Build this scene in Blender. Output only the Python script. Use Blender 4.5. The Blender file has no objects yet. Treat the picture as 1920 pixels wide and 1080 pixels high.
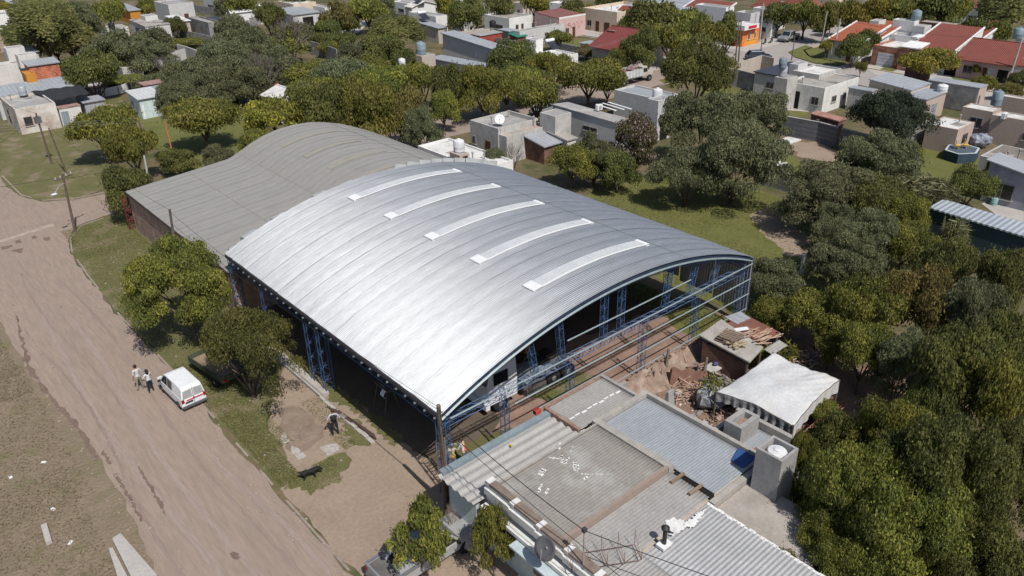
import bpy, bmesh, math, random
import numpy as np
from mathutils import Vector, Matrix
S = bpy.context.scene
COL = S.collection
random.seed(7)
R_ = math.radians
# ------------------------------------------------------------------ camera
FPX, TH, RO, YW, CH = 1475.56, R_(27.44076), R_(-1.17659), R_(40.44213), 27.0
cF = np.array([math.sin(YW)*math.cos(TH), math.cos(YW)*math.cos(TH), -math.sin(TH)])
r0 = np.array([math.cos(YW), -math.sin(YW), 0]); u0 = np.cross(r0, cF)
cR = math.cos(RO)*r0+math.sin(RO)*u0; cU = math.cos(RO)*u0-math.sin(RO)*r0
cam = bpy.data.cameras.new('camera'); camo = bpy.data.objects.new('camera', cam); COL.objects.link(camo)
cam.sensor_width = 36; cam.lens = 36*FPX/1920; cam.clip_end = 3000; cam.clip_start = .5
m = Matrix(((cR[0], cU[0], -cF[0], 0), (cR[1], cU[1], -cF[1], 0), (cR[2], cU[2], -cF[2], CH), (0, 0, 0, 1)))
camo.matrix_world = m; S.camera = camo
def G(x, y, z=0.0):
    d = cF+cR*(x-960)/FPX-cU*(y-540)/FPX
    t = (z-CH)/d[2]
    return Vector((d[0]*t, d[1]*t, z))
def DEP(p): return (p[0]*cF[0]+p[1]*cF[1]+(p[2]-CH)*cF[2])
def PX(p):
    v = np.array([p[0], p[1], p[2]-CH]); k = v@cF
    return 960+FPX*(v@cR)/k, 540-FPX*(v@cU)/k
# ------------------------------------------------------------------ light
SUN = Vector((-0.13, -0.72, 1)).normalized()
el = math.asin(SUN.z); az = math.atan2(SUN.x, SUN.y)
w = bpy.data.worlds.new("World"); S.world = w; w.use_nodes = True
nt = w.node_tree; bg = nt.nodes['Background']; sky = nt.nodes.new('ShaderNodeTexSky')
sky.sky_type = 'NISHITA'; sky.sun_disc = False; sky.sun_elevation = el; sky.sun_rotation = az
sky.air_density = 1; sky.dust_density = 1.5
nt.links.new(sky.outputs[0], bg.inputs[0]); bg.inputs[1].default_value = 0.088
sl = bpy.data.lights.new('sun', 'SUN'); sl.energy = 4.6; sl.angle = R_(0.5); sl.color = (1, .95, .88)
so = bpy.data.objects.new('sun', sl); COL.objects.link(so); so.rotation_euler = SUN.to_track_quat('Z', 'Y').to_euler()
S.view_settings.view_transform = 'Standard'; S.view_settings.look = 'None'; S.view_settings.exposure = 0.15
S.cycles.max_bounces = 5; S.cycles.diffuse_bounces = 2; S.cycles.transparent_max_bounces = 4
# ------------------------------------------------------------------ materials
MATS = {}
def mat(name, c, rough=.85, metal=0, c2=None, sc=1.0, amt=.5, bump=0, bsc=20, streak=0, spec=.3, bands=None, c3=None, sc3=.3, coat=0, stretch=(1,1,1)):
    """procedural material: base colour c, patched with c2 (noise at scale sc), grime c3, optional bands=(axis,pitch,strength,bump)"""
    if name in MATS: return MATS[name]
    M = bpy.data.materials.new(name); M.use_nodes = True; n = M.node_tree; b = n.nodes['Principled BSDF']
    L = n.links.new; N = n.nodes.new
    b.inputs['Roughness'].default_value = rough; b.inputs['Metallic'].default_value = metal
    b.inputs['Specular IOR Level'].default_value = spec; b.inputs['Coat Weight'].default_value = coat
    geo = N('ShaderNodeNewGeometry'); pos = geo.outputs['Position']
    mp = N('ShaderNodeMapping'); mp.inputs['Scale'].default_value = stretch; L(pos, mp.inputs[0]); pos2 = mp.outputs[0]
    def noise(scale, det=5, r=.6, src=None):
        t = N('ShaderNodeTexNoise'); t.inputs['Scale'].default_value = scale; t.inputs['Detail'].default_value = det
        t.inputs['Roughness'].default_value = r; L(src or pos2, t.inputs['Vector']); return t
    def ramp(src, a, bb):
        r = N('ShaderNodeMapRange'); r.inputs[1].default_value = a; r.inputs[2].default_value = bb; L(src, r.inputs[0]); return r.outputs[0]
    def mix(f, a, bcol, mode='MIX'):
        x = N('ShaderNodeMix'); x.data_type = 'RGBA'; x.blend_type = mode
        if isinstance(f, float): x.inputs[0].default_value = f
        else: L(f, x.inputs[0])
        for k, v in ((6, a), (7, bcol)):
            if isinstance(v, tuple): x.inputs[k].default_value = (*v[:3], 1)
            else: L(v, x.inputs[k])
        return x.outputs[2]
    col = tuple(c)
    if c2 is None: c2 = tuple(v*.72 for v in c)
    t = noise(sc); col = mix(ramp(t.outputs[0], .5-amt*.3, .5+amt*.3+.02), col, tuple(c2))
    t2 = noise(sc*9, 4, .7); v = N('ShaderNodeMapRange'); v.inputs[1].default_value = .25; v.inputs[2].default_value = .75
    v.inputs[3].default_value = .82; v.inputs[4].default_value = 1.16; L(t2.outputs[0], v.inputs[0])
    x = N('ShaderNodeVectorMath'); x.operation = 'SCALE'; L(col, x.inputs[0]); L(v.outputs[0], x.inputs['Scale']); col = x.outputs[0]
    if c3: t3 = noise(sc3, 6, .65); col = mix(ramp(t3.outputs[0], .52, .62), col, tuple(c3))
    if streak:
        mp2 = N('ShaderNodeMapping'); mp2.inputs['Scale'].default_value = (3.5, 3.5, .5); L(geo.outputs['Position'], mp2.inputs[0])
        t4 = noise(1.3, 6, .7, mp2.outputs[0]); f = ramp(t4.outputs[0], .55, .72)
        mm = N('ShaderNodeMath'); mm.operation = 'MULTIPLY'; mm.inputs[1].default_value = streak; L(f, mm.inputs[0])
        col = mix(mm.outputs[0], col, (.13, .125, .12))
    hgt = None
    if bands:
        ax, pitch, st, bb = bands
        sp = N('ShaderNodeSeparateXYZ'); L(geo.outputs['Position'], sp.inputs[0])
        a = N('ShaderNodeMath'); a.operation = 'MULTIPLY'; a.inputs[1].default_value = 2*math.pi/pitch; L(sp.outputs[ax], a.inputs[0])
        s = N('ShaderNodeMath'); s.operation = 'SINE'; L(a.outputs[0], s.inputs[0])
        p = N('ShaderNodeMapRange'); p.inputs[1].default_value = -1; p.inputs[2].default_value = 1
        p.inputs[3].default_value = 1-st; p.inputs[4].default_value = 1+st*.4; L(s.outputs[0], p.inputs[0])
        x = N('ShaderNodeVectorMath'); x.operation = 'SCALE'; L(col, x.inputs[0]); L(p.outputs[0], x.inputs['Scale']); col = x.outputs[0]
        if bb:
            bu = N('ShaderNodeBump'); bu.inputs['Distance'].default_value = bb; L(s.outputs[0], bu.inputs['Height']); L(bu.outputs[0], b.inputs['Normal']); hgt = bu
    if bump:
        tb = noise(bsc, 4, .6); bu = N('ShaderNodeBump'); bu.inputs['Distance'].default_value = bump; L(tb.outputs[0], bu.inputs['Height'])
        if hgt: L(hgt.outputs[0], bu.inputs['Normal'])
        L(bu.outputs[0], b.inputs['Normal'])
    if isinstance(col, tuple): b.inputs['Base Color'].default_value = (*col, 1)
    else: L(col, b.inputs['Base Color'])
    MATS[name] = M; return M
def brickmat(name, c, c2, mortar, scale=1.0, axis='x', bw=.3, bh=.1):
    if name in MATS: return MATS[name]
    M = bpy.data.materials.new(name); M.use_nodes = True; n = M.node_tree; b = n.nodes['Principled BSDF']; L = n.links.new
    b.inputs['Roughness'].default_value = .9; b.inputs['Specular IOR Level'].default_value = .2
    geo = n.nodes.new('ShaderNodeNewGeometry'); sp = n.nodes.new('ShaderNodeSeparateXYZ'); L(geo.outputs['Position'], sp.inputs[0])
    ad = n.nodes.new('ShaderNodeMath'); ad.operation = 'ADD'; L(sp.outputs[0], ad.inputs[0]); L(sp.outputs[1], ad.inputs[1])
    cb = n.nodes.new('ShaderNodeCombineXYZ'); L(ad.outputs[0], cb.inputs[0]); L(sp.outputs[2], cb.inputs[1])
    t = n.nodes.new('ShaderNodeTexBrick'); L(cb.outputs[0], t.inputs[0])
    t.inputs['Color1'].default_value = (*c, 1); t.inputs['Color2'].default_value = (*c2, 1); t.inputs['Mortar'].default_value = (*mortar, 1)
    t.inputs['Scale'].default_value = scale; t.inputs['Brick Width'].default_value = bw; t.inputs['Row Height'].default_value = bh
    t.inputs['Mortar Size'].default_value = .012
    nz = n.nodes.new('ShaderNodeTexNoise'); nz.inputs['Scale'].default_value = 1.2; nz.inputs['Detail'].default_value = 6; L(geo.outputs['Position'], nz.inputs[0])
    mr = n.nodes.new('ShaderNodeMapRange'); mr.inputs[1].default_value = .3; mr.inputs[2].default_value = .7; mr.inputs[3].default_value = .6; mr.inputs[4].default_value = 1.2; L(nz.outputs[0], mr.inputs[0])
    v = n.nodes.new('ShaderNodeVectorMath'); v.operation = 'SCALE'; L(t.outputs[0], v.inputs[0]); L(mr.outputs[0], v.inputs['Scale']); L(v.outputs[0], b.inputs['Base Color'])
    MATS[name] = M; return M
def leafmat(name, ca, cb, cc, trans=.38):
    if name in MATS: return MATS[name]
    M = bpy.data.materials.new(name); M.use_nodes = True; n = M.node_tree; b = n.nodes['Principled BSDF']; L = n.links.new; N = n.nodes.new
    b.inputs['Roughness'].default_value = .6; b.inputs['Specular IOR Level'].default_value = .25
    at = N('ShaderNodeAttribute'); at.attribute_name = 'tint'
    oi = N('ShaderNodeObjectInfo')
    cr = N('ShaderNodeValToRGB'); e = cr.color_ramp.elements; e[0].position = 0; e[0].color = (*ca, 1); e[1].position = 1; e[1].color = (*cc, 1)
    k = cr.color_ramp.elements.new(.55); k.color = (*cb, 1); L(at.outputs['Fac'], cr.inputs[0])
    hs = N('ShaderNodeHueSaturation'); L(cr.outputs[0], hs.inputs['Color'])
    m1 = N('ShaderNodeMapRange'); m1.inputs[3].default_value = .488; m1.inputs[4].default_value = .522; L(oi.outputs['Random'], m1.inputs[0]); L(m1.outputs[0], hs.inputs['Hue']); hs.inputs['Saturation'].default_value = .93
    m2 = N('ShaderNodeMath'); m2.operation = 'MULTIPLY_ADD'; m2.inputs[1].default_value = .4; m2.inputs[2].default_value = 1.2; L(oi.outputs['Random'], m2.inputs[0]); L(m2.outputs[0], hs.inputs['Value'])
    L(hs.outputs[0], b.inputs['Base Color'])
    if trans:
        tr = N('ShaderNodeBsdfTranslucent'); L(hs.outputs[0], tr.inputs[0]); ms = N('ShaderNodeMixShader'); ms.inputs[0].default_value = trans
        L(b.outputs[0], ms.inputs[1]); L(tr.outputs[0], ms.inputs[2]); L(ms.outputs[0], n.nodes['Material Output'].inputs[0])
    MATS[name] = M; return M
# ------------------------------------------------------------------ object helpers
ORG = {}
def tag(o, label=None, cat=None, group=None, kind=None):
    if label: o['label'] = label
    if cat: o['category'] = cat
    if group: o['group'] = group
    if kind: o['kind'] = kind
    return o
def empty(name, loc, label, cat, group=None, rz=0):
    o = bpy.data.objects.new(name, None); COL.objects.link(o); o.location = loc; o.rotation_euler = (0, 0, rz)
    ORG[o.name] = (Vector(loc), rz); o.empty_display_size = .3
    return tag(o, label, cat, group)
class MB:
    """collects shapes and links them as ONE mesh; vertices in world space (or in the parent's space when local=True)"""
    def __init__(s): s.v = []; s.f = []
    def poly(s, pts):
        k = len(s.v); s.v += [tuple(p) for p in pts]; s.f.append(tuple(range(k, k+len(pts)))); return s
    def hexa(s, b, t):
        k = len(s.v); s.v += [tuple(p) for p in b]+[tuple(p) for p in t]; n = len(b)
        s.f.append(tuple(k+i for i in reversed(range(n)))); s.f.append(tuple(k+n+i for i in range(n)))
        for i in range(n): j = (i+1) % n; s.f.append((k+i, k+j, k+n+j, k+n+i))
        return s
    def box(s, x0, x1, y0, y1, z0, z1):
        return s.hexa([(x0, y0, z0), (x1, y0, z0), (x1, y1, z0), (x0, y1, z0)], [(x0, y0, z1), (x1, y0, z1), (x1, y1, z1), (x0, y1, z1)])
    def obox(s, c, sx, sy, sz, rz=0, tilt=None):
        M = Matrix.Translation(c) @ Matrix.Rotation(rz, 4, 'Z')
        if tilt: M = M @ Matrix.Rotation(tilt[0], 4, 'X') @ Matrix.Rotation(tilt[1], 4, 'Y')
        q = [(-1, -1), (1, -1), (1, 1), (-1, 1)]
        return s.hexa([M @ Vector((a*sx/2, b*sy/2, 0)) for a, b in q], [M @ Vector((a*sx/2, b*sy/2, sz)) for a, b in q])
    def tube(s, p, q, r, r2=None, n=6, cap=True):
        p = Vector(p); q = Vector(q); d = q-p
        if d.length < 1e-6: return s
        r2 = r if r2 is None else r2; a = d.orthogonal().normalized(); b = d.cross(a).normalized(); k = len(s.v)
        for c, rr in ((p, r), (q, r2)):
            for i in range(n): t = 2*math.pi*i/n+.785; s.v.append(tuple(c+(a*math.cos(t)+b*math.sin(t))*rr))
        for i in range(n): j = (i+1) % n; s.f.append((k+i, k+j, k+n+j, k+n+i))
        if cap: s.f.append(tuple(k+i for i in reversed(range(n)))); s.f.append(tuple(k+n+i for i in range(n)))
        return s
    def path(s, pts, rs, n=6):
        for i in range(len(pts)-1):
            s.tube(pts[i], pts[i+1], rs[i] if isinstance(rs, (list, tuple)) else rs, rs[i+1] if isinstance(rs, (list, tuple)) else rs, n)
        return s
    def lathe(s, c, prof, n=16, ax='z'):
        k = len(s.v); c = Vector(c)
        for r, z in prof:
            for i in range(n):
                t = 2*math.pi*i/n; p = (r*math.cos(t), r*math.sin(t), z)
                if ax == 'y': p = (p[0], p[2], p[1])
                if ax == 'x': p = (p[2], p[0], p[1])
                s.v.append(tuple(c+Vector(p)))
        for j in range(len(prof)-1):
            for i in range(n): i2 = (i+1) % n; s.f.append((k+j*n+i, k+j*n+i2, k+j*n+n+i2, k+j*n+n+i))
        s.f.append(tuple(k+i for i in reversed(range(n)))); s.f.append(tuple(k+(len(prof)-1)*n+i for i in range(n)))
        return s
    def grid(s, fn, nu, nv, thick=None):
        k = len(s.v)
        for i in range(nu+1):
            for j in range(nv+1): s.v.append(tuple(fn(i/nu, j/nv)))
        for i in range(nu):
            for j in range(nv): a = k+i*(nv+1)+j; s.f.append((a, a+nv+1, a+nv+2, a+1))
        return s
    def blob(s, c, rx, ry, rz, n=10, seed=0, j=.15):
        rn = random.Random(seed); k = len(s.v); m_ = 6
        for a in range(m_+1):
            th = math.pi*a/m_
            for b in range(n):
                ph = 2*math.pi*b/n; q = 1+rn.uniform(-j, j)
                s.v.append((c[0]+rx*q*math.sin(th)*math.cos(ph), c[1]+ry*q*math.sin(th)*math.sin(ph), c[2]+rz*q*math.cos(th)))
        for a in range(m_):
            for b in range(n): b2 = (b+1) % n; s.f.append((k+a*n+b, k+a*n+n+b, k+a*n+n+b2, k+a*n+b2))
        return s
    def build(s, name, m_, parent=None, label=None, local=False, smooth=False, bevel=0, solid=0):
        me = bpy.data.meshes.new(name); o = bpy.data.objects.new(name, me)
        V = s.v
        if parent is not None:
            loc, rz = ORG[parent.name]
            if not local:
                if rz: Mi = Matrix.Rotation(-rz, 3, 'Z'); V = [tuple(Mi @ (Vector(p)-loc)) for p in V]
                else: V = [(p[0]-loc[0], p[1]-loc[1], p[2]-loc[2]) for p in V]
        elif not local and V:
            a = np.array(V); c = (a.min(0)+a.max(0))/2; c[2] = a[:, 2].min(); V = (a-c).tolist(); o.location = c
        me.from_pydata(V, [], s.f); me.validate()
        if isinstance(m_, (list, tuple)):
            for q in m_: me.materials.append(q)
        elif m_: me.materials.append(m_)
        if smooth:
            me.shade_smooth()
            if smooth != True: me.set_sharp_from_angle(angle=R_(smooth))
        COL.objects.link(o)
        if parent is not None: o.parent = parent; ORG[o.name] = ORG[parent.name]
        if label: o['label'] = label
        if bevel: md = o.modifiers.new('b', 'BEVEL'); md.width = bevel; md.segments = 2; md.limit_method = 'ANGLE'
        if solid: md = o.modifiers.new('s', 'SOLIDIFY'); md.thickness = solid
        return o
def copy_tree(o, parent=None):
    c = o.copy(); COL.objects.link(c); c.parent = parent
    for ch in list(o.children): copy_tree(ch, c)
    return c
# ------------------------------------------------------------------ ground and roads
def sheet(name, pts, z, m_, jag=.0, step=2.0, seed=1, label=None, kind='structure'):
    rn = random.Random(seed); P = [Vector((p[0], p[1], z)) for p in pts]; out = []
    for i in range(len(P)):
        a, b = P[i], P[(i+1) % len(P)]; n = max(1, int((b-a).length/step)); d = (b-a); nrm = Vector((-d.y, d.x, 0)).normalized() if d.length > 0 else Vector()
        for k in range(n):
            out.append(a+d*(k/n)+nrm*rn.uniform(-jag, jag)*(1 if n > 1 else 0))
    from mathutils.geometry import tessellate_polygon
    tr = tessellate_polygon([out]); mb = MB(); mb.v = [tuple(p) for p in out]
    for t in tr:
        a, b, c = [out[i] for i in t]
        mb.f.append(tuple(t) if (b-a).cross(c-a).z > 0 else tuple(reversed(t)))
    o = mb.build(name, m_); tag(o, label, None, None, kind); return o
pxs = lambda ps: [G(*p) for p in ps]
M_field = mat('dry grass and soil', (.075, .072, .028), c2=(.16, .115, .075), sc=.12, amt=.5, c3=(.055, .065, .02), sc3=.2, bump=.05, bsc=6)
M_dirt = mat('packed dirt road', (.255, .200, .163), c2=(.226, .177, .144), sc=.5, amt=1.0, rough=.95, bump=.01, bsc=9, stretch=(1, .12, 1))
M_dirt2 = mat('packed dirt side road', (.26, .208, .178), c2=(.225, .178, .152), sc=.3, amt=.9, rough=.95, stretch=(.06, 1, 1))
M_lot = mat('bare trodden soil', (.275, .215, .165), c2=(.215, .165, .125), sc=.5, amt=.8, bump=.02, bsc=8)
M_verge = mat('patchy mown grass', (.088, .090, .030), c2=(.135, .125, .055), sc=.55, amt=.9, bump=.06, bsc=14, c3=(.19, .15, .10), sc3=.32)
M_lawn = mat('green lawn', (.088, .095, .024), c2=(.128, .13, .04), sc=.5, amt=.9, bump=.05, bsc=12)
M_waste = mat('dry weedy ground', (.215, .165, .12), c2=(.15, .12, .08), sc=.9, amt=.9, bump=.1, bsc=5, c3=(.15, .13, .075), sc3=.5)
M_pave = mat('worn concrete road', (.30, .275, .26), c2=(.25, .23, .215), sc=.2, amt=.8, rough=.9)
M_conc = mat('pale concrete', (.38, .36, .34), c2=(.30, .28, .265), sc=.8, amt=.8)
M_kerb = mat('worn kerb', (.27, .225, .19), sc=2)
M_mud = mat('damp dark soil', (.175, .125, .10), c2=(.115, .08, .065), sc=2.0, amt=.8)
def z_flat(name, x0, x1, y0, y1, z, m_): return sheet(name, [(x0, y0), (x1, y0), (x1, y1), (x0, y1)], z, m_)
sheet('ground', [(-700, -300), (1200, -300), (1200, 1200), (-700, 1200)], 0, M_field, step=5000)
# street running past the hangar
sheet('dirt_road', [(3.3, -40), (10.6, -40), (10.6, 22), (10.5, 30), (10.6, 45), (10.4, 56), (10.6, 64), (10.9, 69.5), (11.6, 73), (13.2, 75.6), (17.5, 76.6), (17.5, 82.6),
                    (14.7, 82.8), (12.1, 84.5), (10.9, 88), (10.8, 96), (9.4, 120), (3.2, 120), (3.6, 90), (-20, 86), (-20, 77), (2.5, 74), (4.0, 64), (3.9, 52), (4.6, 43), (4.7, 36), (4.2, 29), (3.6, 15)], .02, M_dirt, jag=.13, step=.7)
sheet('side_road', [(17.5, 76.6), (50, 74.0), (94, 73.3), (108, 73.6), (108, 81.5), (95, 82.2), (60, 81.8), (17.5, 82.6)], .018, M_dirt2, jag=.12, step=1)
sheet('weedy_verge', [(-60, -40), (3.4, -40), (3.8, 15), (4.3, 29), (4.8, 36), (4.7, 43), (4.0, 52), (4.1, 64), (2, 72), (-60, 72)], .014, M_waste, jag=.2, step=1)
sheet('paved_road', [(108, 73.2), (111, 72.5), (112.6, 68), (111.8, 55), (109.5, 45), (107, 35), (100, 5), (112, 5), (119.2, 38), (121.5, 50), (122.5, 62), (124, 69), (128, 72.3), (154, 73.8), (200, 76), (200, 84.5),
                     (154, 82.5), (129, 83.5), (126.5, 87), (124.5, 100), (125.5, 118), (131, 200), (119, 200), (112.5, 116), (112.6, 92), (111.5, 84), (108, 81.6)], .024, M_pave, jag=.05, step=2)
# kerbs: a strip with a real step
def kerb(name, pts, wd=.18, h=.1, m_=M_kerb, gap=0, seed=3):
    rn = random.Random(seed); mb = MB()
    P = [Vector((p[0], p[1], 0)) for p in pts]
    for i in range(len(P)-1):
        a, b = P[i], P[i+1]; d = (b-a); L = d.length; n = max(1, int(L/1.5)); nr = Vector((-d.y, d.x, 0)).normalized()*wd/2
        for k in range(n):
            if rn.random() < gap: continue
            p = a+d*(k/n); q = a+d*((k+.985)/n); dz = rn.uniform(-.02, .01) if gap else 0
            mb.hexa([p-nr, q-nr, q+nr, p+nr], [v+Vector((0, 0, h+dz)) for v in (p-nr, q-nr, q+nr, p+nr)])
    o = mb.build(name, m_); tag(o, kind='structure'); return o
kerb('kerb', [(10.7, 12), (10.65, 30), (10.75, 45), (10.55, 56), (10.75, 64), (11.05, 69.5), (11.75, 72.8), (13.3, 75.3), (17.5, 76.3)], .12, .04, gap=.55)
kerb('kerb', [(17.5, 82.9), (14.8, 83.1), (12.3, 84.8), (11.1, 88), (11.0, 96)], .16, .08, gap=.1)
M_ykerb = mat('yellow painted kerb', (.42, .33, .16), c2=(.34, .29, .2), sc=2)
kerb('kerb', [(152, 73.7), (128.2, 72.0), (124.3, 68.8), (122.8, 62), (121.8, 50), (119.6, 38)], .3, .13, M_ykerb)
kerb('kerb', [(108, 73.0), (94, 72.9), (60, 73.5)], .2, .1, gap=.1)
kerb('kerb', [(108, 82.0), (95, 82.6), (75, 82.3)], .2, .1, gap=.1)
kerb('kerb', [(112.3, 84), (113.1, 92), (113.1, 116)], .25, .12)
# verges and yards
sheet('grass_verge', [(10.75, 31), (10.8, 45), (10.6, 56), (10.8, 64), (11.1, 69.5), (11.9, 72.6), (13.4, 75.2), (17.4, 76.2), (17.4, 50), (16.2, 50), (16.2, 41.5), (14, 38.6), (12.6, 36), (12.2, 33)], .012, M_verge, jag=.18, step=.7)
sheet('bare_lot', [(10.75, 10), (10.75, 31), (12.2, 33), (12.6, 36), (14, 38.6), (16.2, 41.5), (17.6, 41), (17.6, 22), (17, 10)], .008, M_lot, jag=.2, step=.7)
sheet('grass_patch', pxs([(500, 880), (530, 905), (580, 925), (630, 905), (655, 870), (648, 848), (620, 858), (590, 880), (545, 885)]), .016, M_verge, jag=.22, step=.22)
sheet('grass_patch', pxs([(640, 770), (700, 810), (690, 840), (660, 830), (640, 800)]), .016, M_verge, jag=.22, step=.22, seed=4)
sheet('grass_patch', pxs([(590, 700), (640, 730), (720, 790), (760, 830), (735, 840), (690, 790), (615, 745)]), .017, M_verge, jag=.2, step=.22, seed=5)
sheet('grass_patch', pxs([(520, 640), (590, 700), (600, 730), (560, 700), (505, 655)]), .017, M_verge, jag=.18, step=.22, seed=6)
sheet('mud_patch', pxs([(520, 770), (560, 760), (610, 800), (600, 830), (560, 850), (530, 830)]), .012, mat('scorched soil', (.16, .12, .09), c2=(.23, .18, .14), sc=1.2), jag=.25, step=.4)
M_ash = mat('ash and lime spill', (.42, .41, .4), c2=(.22, .18, .15), sc=4, amt=.7)
for i, ps in enumerate([[(545, 838), (562, 842), (575, 856), (560, 862), (548, 852)], [(600, 838), (632, 832), (640, 842), (612, 856)], [(530, 812), (545, 826), (536, 832), (526, 822)]]):
    sheet('ash_patch', pxs(ps), .02+i*.001, M_ash, jag=.09, step=.25, seed=i)
sheet('lawn', [(42.6, 22), (47, 22), (60, 22), (64, 36), (66, 45), (59, 49.5), (42.6, 49)], .012, M_lawn, jag=.3, step=1)
sheet('bare_lot', pxs([(1405, 405), (1440, 385), (1500, 430), (1550, 470), (1530, 490), (1480, 480), (1430, 440)]), .02, M_lot, jag=.25, step=.6, seed=12)
sheet('lawn', pxs([(240, 190), (330, 175), (480, 210), (480, 260), (420, 330), (330, 330), (280, 260)]), .012, M_lawn, jag=.4, step=1, seed=3)
sheet('lawn', pxs([(0, 250), (110, 235), (200, 250), (215, 300), (215, 350), (180, 362), (140, 375), (75, 377), (40, 368), (15, 350), (0, 325)]), .03, M_verge, jag=.25, step=1, seed=3)
sheet('lawn', pxs([(0, 232), (30, 240), (120, 235), (230, 200), (235, 180), (200, 190), (160, 225)]), .014, M_verge, jag=.3, step=1, seed=9)
sheet('lawn', pxs([(300, 72), (330, 70), (385, 95), (420, 112), (400, 125), (350, 100)]), .012, M_lawn, jag=.2, step=1, seed=3)
sheet('lawn', pxs([(1310, 170), (1340, 158), (1410, 175), (1410, 185), (1340, 185)]), .012, M_lawn, jag=.1, step=1, seed=3)
sheet('lawn', pxs([(1460, 205), (1520, 210), (1490, 232), (1460, 230)]), .012, M_lawn, jag=.1, step=1, seed=3)
sheet('lawn', pxs([(1440, 275), (1480, 290), (1560, 330), (1540, 350), (1470, 330), (1430, 300)]), .012, M_lawn, jag=.2, step=1, seed=3)
sheet('bare_lot', pxs([(1480, 268), (1530, 265), (1590, 295), (1560, 305), (1500, 296)]), .016, M_lot, jag=.3, step=.6, seed=12)
sheet('lawn', pxs([(1690, 290), (1740, 275), (1850, 300), (1860, 340), (1780, 360), (1690, 330)]), .012, M_lawn, jag=.1, step=1, seed=3)
sheet('lawn', pxs([(1055, 80), (1090, 72), (1110, 78), (1085, 92), (1040, 92)]), .012, M_lawn, jag=.1, step=1, seed=3)
sheet('lawn', pxs([(1236, 150), (1262, 145), (1275, 158), (1262, 168)]), .05, M_lawn, jag=.1, step=1, seed=3)
sheet('paved_yard', pxs([(1590, 100), (1630, 90), (1760, 125), (1920, 165), (1920, 205), (1640, 140)]), .03, M_conc, step=3)
sheet('pavement', pxs([(1170, 120), (1240, 105), (1310, 118), (1230, 132), (1150, 138)]), .03, M_conc, step=3)
sheet('pavement', pxs([(1075, 45), (1160, 60), (1240, 62), (1300, 80), (1280, 92), (1160, 75), (1060, 62)]), .03, M_conc, step=3)
sheet('pavement', pxs([(1340, 66), (1420, 80), (1460, 70), (1462, 82), (1400, 98), (1330, 82)]), .03, M_conc, step=3)
sheet('lawn', pxs([(1478, 98), (1510, 86), (1540, 96), (1600, 110), (1575, 124), (1530, 120), (1490, 108)]), .13, M_lawn, jag=.05, step=2, seed=3)
sheet('lawn', pxs([(1595, 118), (1615, 112), (1630, 121), (1610, 127)]), .08, M_lawn, jag=.05, step=2, seed=3)
sheet('lawn', pxs([(1648, 132), (1664, 123), (1690, 128), (1670, 136)]), .08, M_lawn, jag=.05, step=2, seed=3)
sheet('lawn', pxs([(1780, 140), (1830, 150), (1880, 160), (1850, 170), (1790, 152)]), .08, M_lawn, jag=.05, step=2, seed=3)
sheet('pavement', pxs([(1425, 190), (1465, 182), (1530, 200), (1515, 210), (1450, 205)]), .03, M_conc, step=3)
sheet('pavement', pxs([(1690, 240), (1740, 215), (1780, 228), (1740, 260), (1700, 262)]), .02, M_conc, step=3)
sheet('pavement', pxs([(1840, 382), (1880, 370), (1920, 385), (1920, 420), (1870, 405)]), .02, M_conc, step=3)
sheet('bare_lot', pxs([(0, 68), (40, 64), (55, 78), (0, 100)]), .02, M_lot, jag=.3, step=1, seed=2)
sheet('bare_lot', pxs([(130, 215), (200, 195), (260, 205), (240, 225), (150, 232)]), .02, M_lot, jag=.4, step=.8, seed=2)
# scrap yard soil and sand strip in the road
M_yard = mat('yard soil', (.22, .15, .11), c2=(.15, .10, .075), sc=1.4, bump=.05, bsc=5)
sheet('yard_soil', [(27.2, 17), (30, 12), (44, 10), (46, 22), (41.5, 24.4), (28, 24.4)], .016, M_yard, jag=.1)
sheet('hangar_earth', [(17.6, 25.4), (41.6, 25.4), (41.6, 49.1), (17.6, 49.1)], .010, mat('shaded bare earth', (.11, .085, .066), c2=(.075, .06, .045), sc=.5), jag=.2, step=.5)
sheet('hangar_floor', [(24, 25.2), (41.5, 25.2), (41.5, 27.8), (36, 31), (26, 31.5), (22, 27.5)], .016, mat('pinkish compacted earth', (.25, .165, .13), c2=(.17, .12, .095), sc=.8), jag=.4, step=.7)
sheet('grass_patch', [(18.2, 25.0), (22.5, 25.0), (22.8, 26.8), (19, 28)], .02, M_verge, jag=.22, step=.22, seed=5)
sheet('grass_patch', [(26, 26.3), (30, 26.2), (29, 30), (25, 30.4)], .021, M_verge, jag=.25, step=.5, seed=15)
sheet('grass_patch', [(37.5, 25.2), (41.5, 25.2), (41.5, 36), (39.5, 33), (38.4, 28.8)], .021, M_lawn, jag=.25, step=.5, seed=15)
# mud and cracks on the dirt road
for i, ps in enumerate([[(214, 890), (219, 888), (246, 935), (268, 975), (265, 980), (240, 935)], [(155, 815), (170, 835), (185, 862), (178, 866), (160, 838)], [(258, 873), (275, 897), (306, 945), (313, 966), (308, 962), (290, 930), (268, 893)],
    [(28, 452), (38, 449), (42, 455), (30, 457)], [(58, 444), (66, 441), (70, 446), (60, 449)], [(80, 447), (92, 445), (95, 450), (84, 452)], [(2, 464), (22, 459), (24, 463), (4, 469)], [(20, 470), (45, 465), (40, 475)], [(430, 1038), (445, 1036), (452, 1046), (438, 1050)], [(195, 845), (210, 870), (204, 872), (190, 850)]]):
    sheet('mud_patch', pxs(ps), .028+.001*i, M_mud, jag=.07, step=.14, seed=i)
sheet('kerb_ditch', pxs([(30, 590), (60, 690), (105, 750), (150, 800), (185, 860), (178, 858), (140, 800), (95, 752), (50, 690)]), .027, M_mud, jag=.12, step=.4)
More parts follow.
